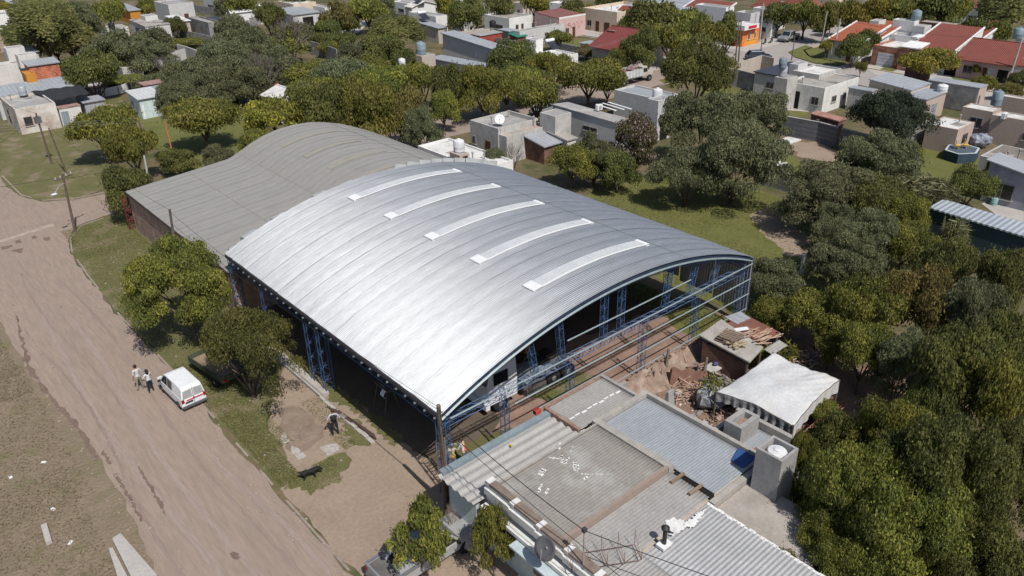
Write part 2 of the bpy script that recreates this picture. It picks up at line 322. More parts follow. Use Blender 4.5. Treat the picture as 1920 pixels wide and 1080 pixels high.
M_trk = mat('dusty wheel track', (.262, .212, .182), c2=(.238, .190, .163), sc=1.5, stretch=(1, .1, 1)); M_trk2 = mat('dark wheel track', (.205, .158, .132), c2=(.235, .185, .157), sc=1.5, stretch=(1, .1, 1))
rn = random.Random(77)
for i, (x, y0_, y1_, wd, mm) in enumerate(((6.1, 12, 63, .30, M_trk), (7.5, 14, 60, .28, M_trk), (8.9, 20, 66, .2, M_trk2), (5.3, 24, 58, .18, M_trk2), (9.6, 10, 40, .22, M_trk), (6.8, 34, 68, .14, M_trk2))):
    n = 60; L_ = [(x+.35*math.sin(k*.13+i)+rn.uniform(-.05, .05)-wd/2*(min(1, k/8, (n-k)/8)), y0_+(y1_-y0_)*k/n) for k in range(n+1)]; R2 = [(x+.35*math.sin(k*.13+i)+rn.uniform(-.05, .05)+wd/2*(min(1, k/8, (n-k)/8))+.01, y0_+(y1_-y0_)*k/n) for k in range(n, -1, -1)]
    sheet('wheel_track', L_+R2, .0232+.0006*i, mm, step=50)
rn = random.Random(78); st_ = MB()
for k in range(900):
    y = rn.uniform(8, 72); x = rn.choice((rn.gauss(4.6, .5), rn.gauss(10.2, .4), rn.uniform(4, 10.5), rn.uniform(11, 16))); r_ = rn.uniform(.015, .05)
    st_.obox((x, y, .01), r_*2, r_*2.4, r_*1.2, rn.uniform(0, 3))
o = st_.build('gravel', mat('pebbles', (.33, .28, .24), c2=(.2, .16, .14), sc=5)); tag(o, 'loose pebbles scattered over the dirt road and lot', 'gravel', None, 'stuff')
# cracked concrete strips in the road junction
mb = MB(); rn = random.Random(3)
for i in range(9):
    p = G(5+i*11, 452-i*3.4); mb.obox((p.x, p.y, 0), .7, .5, .05+.006*i, .1+rn.uniform(-.2, .2))
o = mb.build('gutter_slab', mat('dusty concrete', (.36, .30, .26), sc=2)); tag(o, kind='structure')

# ------------------------------------------------------------------ foliage
rng = np.random.default_rng(11)
LM = {
 'ash': leafmat('leaves yellow green', (0.052, 0.060, 0.016), (0.119, 0.123, 0.021), (0.254, 0.219, 0.035)),
 'deep': leafmat('leaves deep green', (.040, .045, .015), (.088, .093, .024), (.165, .16, .035)),
 'mesq': leafmat('leaves grey green', (0.052, 0.060, 0.030), (0.102, 0.108, 0.052), (0.175, 0.175, 0.084)),
 'dark': leafmat('leaves dark conifer', (0.018, 0.025, 0.018), (0.032, 0.042, 0.025), (0.061, 0.074, 0.038)),
 'will': leafmat('leaves willow', (0.061, 0.065, 0.025), (0.131, 0.130, 0.042), (0.228, 0.210, 0.070)),
 'yell': leafmat('leaves yellow', (.055, .055, .012), (.15, .135, .018), (.33, .27, .03)),
 'rust': leafmat('leaves brownish olive', (.045, .042, .015), (.105, .088, .025), (.20, .145, .04)),
 'pink': leafmat('leaves with pink blossom', (.05, .048, .02), (.10, .09, .035), (.40, .27, .30)),
 'bare': leafmat('dry twigs', (.07, .055, .055), (.12, .10, .095), (.18, .155, .145), 0),
 'reed': leafmat('cane leaves', (.05, .055, .02), (.12, .125, .055), (.26, .25, .14)),
 'palm': leafmat('palm fronds', (.05, .055, .02), (.09, .10, .035), (.17, .17, .06)),
}
M_bark = mat('bark', (.12, .09, .07), c2=(.07, .055, .045), sc=6, rough=.95)
M_bark2 = mat('pale bark', (.22, .19, .16), c2=(.14, .12, .10), sc=6, rough=.95)
def leaf_mesh(name, P, Nn, size, m_, asp=1.0, tint=None, up=None):
    n = len(P); up = rng.normal(size=(n, 3)) if up is None else up
    a = np.cross(Nn, up); a /= np.linalg.norm(a, axis=1)[:, None]+1e-9; b = np.cross(Nn, a)
    s = (size if np.ndim(size) else np.full(n, size))[:, None]
    a = a*s; b = b*s*asp
    V = np.empty((n, 4, 3)); V[:, 0] = P-b; V[:, 1] = P+a*.55; V[:, 2] = P+b; V[:, 3] = P-a*.55
    me = bpy.data.meshes.new(name); me.vertices.add(4*n); me.loops.add(4*n); me.polygons.add(n)
    me.vertices.foreach_set('co', V.reshape(-1).astype(np.float32)); me.loops.foreach_set('vertex_index', np.arange(4*n, dtype=np.int32))
    me.polygons.foreach_set('loop_start', np.arange(0, 4*n, 4, dtype=np.int32)); me.polygons.foreach_set('loop_total', np.full(n, 4, dtype=np.int32))
    me.update(); at = me.attributes.new('tint', 'FLOAT', 'FACE')
    at.data.foreach_set('value', (tint if tint is not None else rng.random(n)).astype(np.float32)); me.materials.append(m_); return me
def crown(kind, lobes, n, leaf, lr, z0, seed, mesh_name='crown', flat=1.0, inner=.35, asp=1.0):
    """crown in unit space: x,y in [-1,1], z in [z0,1]"""
    global rng; rng = np.random.default_rng(seed)
    d = rng.normal(size=(lobes, 3)); d /= np.linalg.norm(d, axis=1)[:, None]; d[:, 2] = np.where(d[:, 2] < -.35, -d[:, 2], d[:, 2])
    rad = rng.uniform(inner, 1.05, lobes)**.7; Cn = d*rad[:, None]*(1-lr*.75)*rng.uniform(.82, 1.12, 3)+rng.uniform(-.08, .08, 3)+.13*np.sin(d*3.3+rng.random(3)*6)
    LR = lr*rng.uniform(.4, 1.5, lobes); lt = rng.random(lobes)
    k = rng.choice(lobes, n, p=LR**2/(LR**2).sum()); e = rng.normal(size=(n, 3)); e[:, 2] = e[:, 2]*.9+.35; e /= np.linalg.norm(e, axis=1)[:, None]
    r = LR[k]*(1-.55*rng.random(n)**2.2)*np.where(rng.random(n) < .13, rng.uniform(1, 1.5, n), 1)
    P = Cn[k]+e*r[:, None]*np.array([1, 1, flat]); Nn = e+rng.normal(size=(n, 3))*.8
    zz = (1-z0)/2; up = None
    if kind != 'will': P[:, :2] *= (1+.32*np.clip(-P[:, 2], 0, 1))[:, None]
    if kind == 'will':
        hang = rng.random(n)**1.3; P[:, 2] -= hang*.75*(np.hypot(P[:, 0], P[:, 1])*.8+.25); P[:, :2] *= (1+.05*hang[:, None])
        Nn[:, 2] *= .15; up = np.tile(np.array([[0., 0, 1]]), (n, 1)); up = np.cross(Nn, up)+rng.normal(size=(n, 3))*.05
    P[:, 2] = P[:, 2]*zz+z0+zz
    if kind != 'will': P[:, 2] = np.maximum(P[:, 2], z0*.6)
    else: P[:, 2] = np.maximum(P[:, 2], .05)
    Nn /= np.linalg.norm(Nn, axis=1)[:, None]
    t = np.clip(.45*lt[k]+.55*rng.random(n), 0, 1)
    if kind == 'pink': t = np.where((rng.random(n) < .15) & (e[:, 2] > -.2), 1.0, t*.5)
    return leaf_mesh(mesh_name, P, Nn, leaf*rng.uniform(.6, 1.35, n), LM[kind], asp if kind != 'will' else 3.2, t, up)
def trunk_mesh(z0, seed, r=.05, limbs=6, m_=None, multi=False, lean=.05):
    rn = random.Random(seed); mb = MB(); top = Vector((rn.uniform(-lean, lean), rn.uniform(-lean, lean), z0+.12))
    base = Vector((0, 0, -.02)); mid = (base+top)/2+Vector((rn.uniform(-.03, .03), rn.uniform(-.03, .03), 0))
    mb.path([base, mid, top], [r*1.25, r, r*.8], 7)
    for i in range(limbs):
        a = 2*math.pi*i/limbs+rn.uniform(-.4, .4); L = rn.uniform(.4, .75); st = base.lerp(top, rn.uniform(.1, .4)) if multi else top.lerp(mid, rn.uniform(0, .35))
        e1 = st+Vector((math.cos(a)*L*.5, math.sin(a)*L*.5, (1-z0)*rn.uniform(.2, .4))); e2 = e1+Vector((math.cos(a)*L*.5, math.sin(a)*L*.5, (1-z0)*rn.uniform(.1, .35)))
        mb.path([st, e1, e2], [r*.62, r*.38, r*.12], 5)
        for j in range(2):
            b = a+rn.uniform(-1, 1); e3 = e1+Vector((math.cos(b)*.3, math.sin(b)*.3, rn.uniform(.1, .25))); mb.path([e1, e3], [r*.25, r*.07], 4)
    me = bpy.data.meshes.new('trunk'); me.from_pydata(mb.v, [], mb.f); me.materials.append(m_ or M_bark); me.shade_smooth(); return me
PROTO = {}
def proto(kind, q, v):
    """q: quality 0 far, 1 middle, 2 near"""
    key = (kind, q, v)
    if key in PROTO: return PROTO[key]
    n = {0: 8500, 1: 22000, 2: 36000, 3: 60000, 4: 9000}[q]; lf = {0: .048, 1: .031, 2: .0235, 3: .017, 4: .034}[q]; lob = {0: 36, 1: 56, 2: 90, 3: 150, 4: 46}[q]; lr = {0: .32, 1: .27, 2: .22, 3: .17, 4: .2}[q]
    sd = hash((len(kind)*7+ord(kind[0])*31+q*101+v*977)) % 100000
    z0 = {'ash': .1, 'deep': .04, 'mesq': .03, 'dark': .02, 'will': .1, 'yell': .2, 'rust': .08, 'pink': .03}.get(kind, .1)
    if kind in ('ash', 'deep', 'yell', 'rust', 'pink'): c = crown(kind, lob, n, lf, lr, z0, sd)
    elif kind == 'mesq': c = crown(kind, int(lob*1.3), int(n*1.3), lf*.75, lr*.85, z0, sd, flat=.8, asp=1.3)
    elif kind == 'will': c = crown(kind, lob, n, lf*.55, lr, .45, sd)
    elif kind == 'dark': c = crown(kind, int(lob*1.4), int(n*1.5), lf*.62, lr*.8, z0, sd, asp=1.8, inner=.2)
    t = trunk_mesh(z0, sd, {0: .06, 1: .05, 2: .045, 3: .035, 4: .03}[q], multi=kind in ('mesq', 'deep'))
    PROTO[key] = (c, t); return PROTO[key]
TREES = 0
def place_tree(loc, R, H, kind, q, v, name, label, cat='tree', group=None, rz=None, names=('crown', 'trunk')):
    global TREES; TREES += 1
    rn = random.Random(TREES*13+5)
    o = bpy.data.objects.new(name, None); COL.objects.link(o); o.location = loc; o.rotation_euler.z = rn.uniform(0, 6.28) if rz is None else rz
    o.scale = (R*rn.uniform(.86, 1.12), R*rn.uniform(.86, 1.12), H); tag(o, label, cat, group); ORG[o.name] = (Vector(loc), 0)
    c, t = proto(kind, q, v)
    for nm, me in ((names[0], c), (names[1], t)):
        ch = bpy.data.objects.new(nm, me); COL.objects.link(ch); ch.parent = o
    return o
def tree(cx, cy, rw, H, kind, label, name=None, a=None, q=None, group=None, cat=None):
    """crown centre pixel, crown radius in pixels, total height in metres"""
    zc = H*.62 if a is None else H-a
    p = G(cx, cy, zc); s = FPX/DEP(p); R = rw/s*(1.05 if s > 18 else 1.18)
    if q is None: q = 2 if s > 22 else (1 if s > 12 else 0)
    nm = name or {'ash': 'street_tree', 'deep': 'leafy_tree', 'mesq': 'mesquite_tree', 'dark': 'cypress_tree', 'will': 'willow_tree', 'yell': 'yellow_tree', 'rust': 'plum_tree', 'pink': 'orchid_tree'}[kind]
    cat = cat or ('bush' if 'bush' in nm or 'shrub' in nm else 'tree')
    return place_tree((p.x, p.y, 0), R, H, kind, q, TREES % 4, nm, label, cat, group, names=('foliage', 'stem') if cat == 'bush' else ('crown', 'trunk'))
def shrub(cx, cy, rw, H, kind, label, group=None, name='bush', q=None): return tree(cx, cy, rw, H, kind, label, name, q=q, group=group, cat='bush')
# street trees by the hangar
tree(345, 536, 98, 7.0, 'ash', 'bushy yellow-green street tree on the verge left of the hangar, its shadow on the grass', q=3)
tree(455, 634, 98, 6.6, 'deep', 'dark olive street tree with the green trailer under it, at the hangar column', q=3)
tree(190, 238, 52, 6.5, 'ash', 'leaning street tree with thin olive crown behind the twin utility pole')
tree(246, 272, 50, 6.6, 'ash', 'broad street tree between the twin pole and the grey concrete post')
tree(232, 350, 52, 5.0, 'deep', 'low leafy tree at the far left corner of the brick wall of the old hangar')
tree(377, 220, 56, 6.3, 'ash', 'round yellow-green tree beside the orange pole')
tree(520, 222, 52, 6.5, 'yell', 'tree with bright yellow tips in front of the white gabled roof')
tree(480, 268, 34, 4.5, 'ash', 'small tree at the top left end of the arched grey roof', name='small_tree')
shrub(402, 293, 36, 3.2, 'mesq', 'grey-green bush beside the sloping edge of the old grey roof')
shrub(330, 300, 30, 2.6, 'deep', 'low dark bush near the foot of the orange pole')
tree(600, 205, 48, 7.5, 'deep', 'dark tree right of the white gabled roof', q=1)
tree(650, 190, 56, 8, 'ash', 'yellowish tree left of the white T-topped post', q=1)
tree(704, 212, 54, 8, 'ash', 'dense yellow-green tree right of the white T-topped post', q=1)
tree(752, 205, 50, 7.5, 'rust', 'tree with browning leaves at the bend of the dirt side street')
tree(790, 235, 30, 5.5, 'mesq', 'thin small tree at the roof edge beside the dirt side street')
tree(640, 140, 62, 7.5, 'mesq', 'wide grey-green tree behind the end of the block wall', q=1)
tree(585, 150, 52, 5.5, 'ash', 'spreading olive tree in front of the block wall', q=1)
tree(720, 150, 45, 6.5, 'ash', 'olive tree left of the small white water tank')
tree(795, 150, 34, 6.5, 'ash', 'narrow tree just below the blue tank tower')
tree(845, 160, 36, 7, 'deep', 'tree with bare grey limbs below the large grey metal roof')
tree(905, 165, 40, 7, 'ash', 'street tree left of the concrete house with the satellite dish')
tree(948, 158, 34, 6.5, 'ash', 'street tree behind the house with the satellite dish')
tree(1005, 178, 44, 6.5, 'ash', 'yellow-green street tree over the parked silver car')
tree(960, 110, 44, 7, 'deep', 'rounded dark tree in front of the white flat-roofed house')
tree(1040, 128, 34, 5.5, 'ash', 'small street tree in front of the terrace of the white house', name='small_tree')
tree(1105, 142, 46, 7, 'ash', 'tall leafy tree left of the cattle truck')
tree(1140, 160, 26, 4.5, 'ash', 'low tree at the tail of the cattle truck', name='small_tree')
tree(1308, 118, 56, 9.5, 'deep', 'large round-crowned tree with a bare trunk at the street, right of the dark red roof', q=2)
tree(1188, 92, 26, 5.5, 'deep', 'small dark street tree in front of the dark red roof', name='small_tree')
tree(1216, 88, 32, 6.5, 'deep', 'middle street tree in front of the dark red roof, by the grey pole')
tree(1255, 72, 36, 7, 'ash', 'light green street tree right of the dark red roof')
tree(1232, 36, 48, 7.5, 'deep', 'big dark tree in front of the pale blue roof at the paved street')
tree(1290, 42, 36, 7, 'ash', 'tree standing left of the tall white block house')
tree(1185, 42, 22, 4.5, 'ash', 'small round tree before the red awning', name='small_tree')
tree(1325, 62, 32, 6.0, 'ash', 'olive tree left of the store with orange walls')
tree(1364, 55, 26, 6.5, 'deep', 'dark tree touching the store with orange walls')
tree(1108, 20, 12, 4.2, 'yell', 'little round yellow-green tree on the pavement by the peach house', name='small_tree')
tree(1080, 18, 24, 6, 'deep', 'dark tree behind the graffiti wall house')
shrub(1047, 72, 26, 3.6, 'ash', 'ragged bush beside the wall with pink graffiti')
shrub(1128, 98, 24, 2.6, 'deep', 'dark bush at the left end of the dark red roofed house')
shrub(1100, 96, 18, 2.4, 'rust', 'reddish bush right of the white terrace')
# upper right
tree(1456, 26, 28, 6.5, 'deep', 'dark tree behind the silver pickup truck at the corner')
tree(1510, 28, 30, 7, 'ash', 'yellow-green tree behind the cars parked on the far street')
tree(1548, 34, 30, 7, 'ash', 'tree left of the curved street lamp arm on the far street')
tree(1590, 25, 26, 7, 'ash', 'tree above the orange tiled roof, right of the curved lamp')
tree(1632, 30, 30, 7, 'yell', 'yellowish tree behind the white chimney block')
tree(1680, 22, 36, 8, 'ash', 'green tree behind the blue tank on the white house')
tree(1735, 18, 42, 8.5, 'deep', 'big dark tree behind the long brick parapet')
tree(1790, 15, 30, 8, 'ash', 'tree at the top edge left of the brown tiled roof')
tree(1828, 58, 28, 6.5, 'deep', 'dark round tree behind the far red roof')
tree(1870, 62, 26, 6, 'ash', 'green round tree beside the dark round tree behind the far red roof')
tree(1885, 22, 44, 10, 'will', 'large drooping tree in the top right corner')
tree(1745, 118, 46, 5.5, 'yell', 'large yellow-green tree in front of the white V-shaped roof', q=1)
tree(1683, 103, 14, 3.0, 'yell', 'clipped yellow ball tree by the white garage door', name='small_tree')
tree(1550, 88, 13, 3.2, 'yell', 'clipped yellow ball tree on the corner lawn', name='small_tree')
tree(1602, 88, 28, 5.2, 'deep', 'dark street tree before the house with the orange roof')
tree(1628, 76, 20, 5, 'deep', 'dark tree squeezed beside the red-pillar garage')
tree(1615, 125, 8, 2.6, 'ash', 'thin sapling on the kerb strip', name='sapling')
tree(1845, 158, 20, 3.6, 'ash', 'thin young tree at the street beside the grey-blue roof', name='sapling')
tree(1833, 130, 13, 2.4, 'yell', 'small yellow tree before the porch of the red roofed house', name='small_tree')
shrub(1895, 168, 22, 2.4, 'rust', 'brownish hedge bush at the foot of the concrete pole on the right')
shrub(1915, 152, 20, 3, 'deep', 'dark bush at the right edge by the concrete pole')
# middle right
tree(1665, 212, 76, 7.5, 'dark', 'large dark conifer in front of the grey-blue roofs', q=2)
MG = 'crowns of the grey-green thicket behind the lawn'
tree(1325, 225, 74, 8.5, 'mesq', 'grey-green mesquite crown nearest the garage house', q=2)
tree(1410, 222, 66, 8, 'mesq', 'grey-green mesquite crown top right of the thicket, beside the green backyard', q=2)
tree(1380, 295, 84, 7.5, 'mesq', 'biggest grey-green mesquite, casting the dark shadow on the lawn', q=2)
tree(1290, 315, 62, 6, 'mesq', 'mesquite crown directly right of the pink-flowered tree', q=2)
tree(1195, 262, 56, 6, 'pink', 'tree covered in pale pink blossom', q=2)
tree(1072, 302, 52, 4.5, 'ash', 'yellow-green willowy tree at the right eave of the new roof', q=2)
tree(1115, 290, 42, 5, 'mesq', 'thin brownish tree left of the pink-flowered tree')
tree(1160, 315, 34, 4, 'deep', 'low dark tree under the pink-flowered tree')
shrub(925, 297, 24, 3.6, 'mesq', 'round grey-green bush behind the jagged sheet ends')
tree(1552, 358, 84, 6, 'mesq', 'wide yellowish mesquite by the corrugated fence', q=2)
tree(1655, 305, 72, 6, 'mesq', 'tall grey mesquite in front of the dark block wall', q=2)
tree(1640, 372, 62, 5, 'deep', 'dark shaded tree left of the canes', q=2)
tree(1818, 340, 48, 4.4, 'deep', 'dense round green tree right of the canes', q=2)
shrub(1700, 285, 26, 2.6, 'ash', 'green bush below the peach annex wall')
shrub(1870, 317, 18, 3.2, 'deep', 'bush in the gap beside the grey gabled house')
# dense growth on the right
RG = [(1452, 520, 58, 4.2, 'mesq', 'grey bush mass touching the hangar right corner'), (1470, 590, 52, 2.8, 'ash', 'low green growth above the rusty shed roof'), (1560, 455, 50, 4.4, 'mesq', 'dull green tree over the broken slab wall'),
      (1600, 500, 62, 5, 'mesq', 'olive tree right of the broken slab wall'), (1700, 450, 56, 4.5, 'ash', 'leafy tree below the corrugated long roof end'), (1780, 490, 60, 5, 'deep', 'dark tree under the long corrugated roof'),
      (1880, 520, 62, 6, 'deep', 'dark tree at the right edge beyond the yellowing tree'), (1540, 590, 62, 4, 'ash', 'low bright green tree behind the white tarp'), (1640, 570, 72, 6, 'ash', 'green tree in the middle of the thicket'),
      (1740, 560, 78, 7, 'rust', 'tall tree with yellowing leaves in the thicket'), (1830, 600, 72, 7, 'mesq', 'greyish tree right of the tall yellowing tree'), (1900, 640, 62, 6.5, 'deep', 'dark tree on the right edge at mid height'),
      (1625, 655, 58, 5, 'ash', 'yellow-topped tree right of the tarp peak'), (1560, 650, 42, 2.8, 'ash', 'low shrubby tree touching the tarp back edge'), (1690, 680, 62, 5, 'mesq', 'shaded tree above the dark clearing'),
      (1790, 690, 92, 7.5, 'deep', 'broad rounded tree right of the dark clearing'), (1880, 740, 84, 7.5, 'ash', 'broad tree with white-tipped sprigs at the right edge'), (1750, 770, 62, 5.5, 'deep', 'rounded crown below the dark clearing')]
for cx, cy, rw, h, k, lb in RG: tree(cx, cy, rw, h, k, lb, q=2)
RB = [(1580, 835, 82, 5.6, 'deep', 'upper left crown of the big foreground canopy, beside the tarp garden'), (1680, 850, 96, 6.6, 'ash', 'upper middle crown of the big foreground canopy'), (1770, 935, 112, 7.2, 'deep', 'right middle crown of the big foreground canopy'),
      (1590, 930, 104, 6.6, 'ash', 'crown overhanging the grey water tank tower from the right'), (1690, 1000, 120, 6.6, 'ash', 'lower middle crown of the big foreground canopy'), (1840, 1060, 120, 6.2, 'deep', 'bottom right corner crown of the canopy'),
      (1885, 900, 78, 6.0, 'deep', 'darker crown beyond the gap at the right edge'), (1500, 880, 38, 5.2, 'ash', 'branch-like small crown against the tank tower'), (1555, 1040, 84, 4.2, 'ash', 'yellowish crown at the bottom behind the green wall'), (1455, 1072, 50, 3.0, 'ash', 'low yellow-green bush at the bottom edge by the green wall')]
for cx, cy, rw, h, k, lb in RB: tree(cx, cy, rw, h, k, lb, q=3)
shrub(1548, 768, 30, 1.7, 'ash', 'light leafy bush at the tarp right corner', q=1)
shrub(1622, 758, 14, .7, 'ash', 'tiny green plant on the bare soil right of the tarp', q=1)
tree(786, 1002, 54, 4.3, 'ash', 'sparse tree hiding the pickup at the bottom edge', q=4)
tree(925, 1008, 50, 3.8, 'ash', 'sparse tree in front of the pale facade of the near house', q=4)
# upper left
tree(80, 48, 52, 12, 'will', 'large olive willow at the far upper left', q=1)
tree(148, 32, 38, 10, 'mesq', 'grey-green tree right of the large willow', q=1)
tree(205, 20, 22, 7, 'ash', 'yellow-green tree beside the orange hut at the top left')
tree(104, 88, 30, 5, 'yell', 'bright yellow-green rounded tree below the willow', q=1)
tree(10, 18, 14, 5, 'yell', 'small yellow tree in the top left corner')
shrub(28, 76, 14, 3, 'yell', 'yellow bush left below the willow')
tree(170, 130, 54, 7, 'deep', 'dark dense tree behind the oval pool', q=1)
tree(215, 95, 52, 7, 'mesq', 'dull green thorn tree left of the ruined flat roof', q=1)
tree(262, 92, 42, 6, 'mesq', 'thorn tree above the ruined flat roof', q=1)
tree(328, 48, 19, 4.5, 'deep', 'tidy round tree against the white house wall', q=1)
tree(432, 62, 46, 8, 'mesq', 'mesquite right of the grey block house at the top', q=1)
tree(475, 85, 42, 7, 'mesq', 'mesquite next to the purple bare tree', q=1)
tree(362, 142, 44, 6.4, 'mesq', 'flat-topped mesquite above the round yellow-green tree', q=1)
tree(432, 132, 44, 7.5, 'mesq', 'tall mesquite left of the dry grey tree', q=1)
tree(505, 30, 26, 7, 'deep', 'dark tree left of the far blue-grey roof')
tree(530, 80, 32, 5, 'ash', 'olive tree below the far blue-grey roof')
tree(632, 36, 26, 6.5, 'rust', 'brown-green tree right of the far blue-grey roof')
tree(655, 42, 16, 4.5, 'deep', 'small dark tree on the canal side', name='small_tree')
tree(690, 20, 30, 7.5, 'ash', 'bright green tree at the top above the palm')
tree(738, 60, 40, 8, 'will', 'golden willow right of the palm', q=1)
tree(720, 95, 40, 6, 'deep', 'dark tree below the golden willow', q=1)
tree(762, 112, 30, 4.5, 'deep', 'low dark tree left of the blue tank tower')
tree(640, 75, 26, 4, 'deep', 'low garden tree left of the palm')
tree(600, 72, 22, 3.6, 'deep', 'low garden tree at the block wall bend')
tree(615, 88, 18, 3, 'ash', 'garden bush in front of the block wall')
tree(715, 8, 26, 7, 'mesq', 'grey drooping tree at the top edge, left of the solar heaters')
tree(876, 26, 38, 8, 'deep', 'big dark round tree behind the grey shed roof', q=1)
tree(940, 12, 26, 7, 'deep', 'dark tree at the top edge left of the yellowish tree')
tree(1002, 10, 26, 7, 'yell', 'yellowish tree at the top edge above the white wall house')
tree(835, 10, 20, 7, 'yell', 'palmy yellow tree at the top edge beside the big dark round tree')
tree(350, 20, 10, 3.4, 'deep', 'small dark tree before the red canopy at the top')
tree(275, 12, 18, 5, 'ash', 'yellow-green tree right of the orange hut')
tree(450, 8, 26, 7, 'ash', 'thin tree at the top edge by the small plaza')
tree(425, 12, 18, 6, 'mesq', 'grey tree at the top edge left of the plaza')
shrub(350, 78, 26, 1.8, 'ash', 'low garden hedge beyond the small lawn')
shrub(232, 150, 34, 2.0, 'ash', 'weedy green scrub behind the corner hut')
shrub(300, 150, 30, 2.6, 'mesq', 'grey scrub around the crumbling wall')
shrub(845, 88, 18, 3, 'ash', 'light green bush in front of the panel shed')
for cx, cy, rw, h, k, lb in [(545, 135, 44, 6, 'mesq', 'grey-green tree between the dry bare tree and the block wall'), (590, 175, 40, 6.5, 'ash', 'yellowish tree directly above the white gabled roof'), (470, 150, 40, 6, 'mesq', 'shaggy mesquite above the left end of the white gabled roof'),
   (415, 100, 40, 7, 'mesq', 'mesquite on the right side of the small lawn'), (395, 160, 44, 6, 'mesq', 'dull mesquite behind the round yellow-green tree'), (285, 75, 34, 5.5, 'mesq', 'thorn tree below the grey block house'), (130, 75, 34, 7, 'will', 'drooping willow branch mass beside the bright rounded tree'),
   (60, 70, 34, 8, 'will', 'lower left part of the willow group'), (560, 60, 26, 5, 'deep', 'dark tree in front of the open laundry porch'), (665, 105, 36, 5, 'mesq', 'scrubby tree below the palm'), (615, 60, 20, 5, 'deep', 'dark low tree by the canal bend'), (700, 130, 34, 5.5, 'ash', 'small olive tree in the gap below the palm'),
   (520, 110, 30, 5.5, 'mesq', 'grey scrub tree under the purplish bare tree'), (250, 115, 26, 4.5, 'mesq', 'low thorn tree hugging the ruined flat roof'), (340, 175, 34, 4.5, 'mesq', 'low grey tree right of the turquoise house'), (680, 170, 40, 7, 'ash', 'yellow-green tree behind the T-topped post'), (830, 200, 24, 5, 'ash', 'low tree on the verge left of the house with the satellite dish'), (980, 150, 34, 6, 'ash', 'tree between the two street tree pairs by the side street'),
   (1160, 110, 20, 3.5, 'deep', 'hedge-like tree at the front of the dark red roof house'), (1560, 410, 40, 4, 'mesq', 'grey scrub under the wide yellowish mesquite'), (1700, 400, 44, 4.4, 'ash', 'green scrub left of the canes'), (1640, 440, 50, 4.6, 'mesq', 'scrub between the shaded tree and the long corrugated roof')]: tree(cx, cy, rw, h, k, lb)
# top edge filler trees beyond the frame line
tree(560, -6, 24, 7, 'deep', 'tree cut by the top edge above the far white wall')
tree(1150, -8, 24, 7, 'deep', 'tree cut by the top edge above the peach house')
# bare shrubs
def twigs(seed, n=1400, spread=1.0):
    rn = random.Random(seed); mb = MB()
    def grow(p, d, L, r, k):
        q = p+d*L; mb.tube(p, q, r, r*.6, 3, False)
        if k == 0: return
        for i in range(rn.choice((2, 3, 3))):
            e = (d+Vector((rn.uniform(-1, 1), rn.uniform(-1, 1), rn.uniform(-.5, .7)))*.75).normalized(); grow(q, e, L*rn.uniform(.65, .9), r*.6, k-1)
    for i in range(5):
        a = 6.28*i/5; grow(Vector((0, 0, 0)), Vector((math.cos(a)*.5, math.sin(a)*.5, .9)).normalized(), .27, .022, 5)
    return mb
def bare(cx, cy, rw, H, label, seed, m_=None, name='bare_tree'):
    p = G(cx, cy, H*.6); s = FPX/DEP(p); R = rw/s; mb = twigs(seed); mb.v = [(x*R, y*R, z*H) for x, y, z in mb.v]
    me_o = empty(name, (p.x, p.y, 0), label, 'tree'); mb.build('branches', m_ or mat('dry grey twigs', (.15, .125, .12)), me_o, local=True); return me_o
bare(960, 288, 44, 3.6, 'leafless grey tangle of twigs behind the house with the satellite dish', 3)
bare(545, 62, 52, 8, 'bare purplish-grey tree left of the block wall', 5, mat('purple grey twigs', (.16, .125, .14)))
bare(490, 128, 46, 8.5, 'bare dry tree with pale branches among the mesquites', 6)
bare(305, 118, 30, 4, 'thin leafless sapling before the crumbling wall', 8)
bare(845, 965, 22, 2.6, 'bare twigs sticking up beside the silver car by the near house', 9, mat('pale twigs', (.3, .24, .2)))
bare(925, 962, 20, 2.8, 'bare twigs at the corner of the striped roof', 12, mat('pale twigs', (.3, .24, .2)))
# cane thicket
def canes(cx, cy, rw, H, label, n=900, kind='reed', name='cane_clump', group=None):
    p = G(cx, cy, H*.5); s = FPX/DEP(p); R = rw/s; r2 = np.random.default_rng(int(cx)); t = r2.random(n)*6.28; rr = np.sqrt(r2.random(n))*R
    P = np.stack([rr*np.cos(t), rr*np.sin(t), (H*(.25+.75*r2.random(n)))*(1-.3*rr/R)], 1); Nn = r2.normal(size=(n, 3)); Nn[:, 2] *= .4
    up = r2.normal(size=(n, 3))*.35; up[:, 2] += 1; up = np.cross(up, Nn); Nn /= np.linalg.norm(Nn, axis=1)[:, None]
    global rng; rng = r2
    o = empty(name, (p.x, p.y, 0), label, 'plant', group); me = leaf_mesh('leaves', P, Nn, .1*r2.uniform(.7, 1.4, n), LM[kind], 4.5, None, up)
    c = bpy.data.objects.new('leaves', me); COL.objects.link(c); c.parent = o
    mb = MB(); rn = random.Random(2)
    for i in range(30): a = rn.uniform(0, 6.28); q = math.sqrt(rn.random())*R; mb.tube((q*math.cos(a), q*math.sin(a), 0), (q*math.cos(a)*1.1, q*math.sin(a)*1.1, H*rn.uniform(.7, 1)), .025, .012, 4)
    mb.build('stems', mat('cane stems', (.2, .19, .09)), o, local=True); return o
canes(1738, 370, 52, 4.2, 'pale clump of tall canes with long arching leaves', 3200)
canes(1790, 440, 22, 3.2, 'thin canes rising in front of the long corrugated roof', 500)
canes(1898, 692, 14, 5.5, 'pale feathery cane poking out of the right-hand canopy', 250)
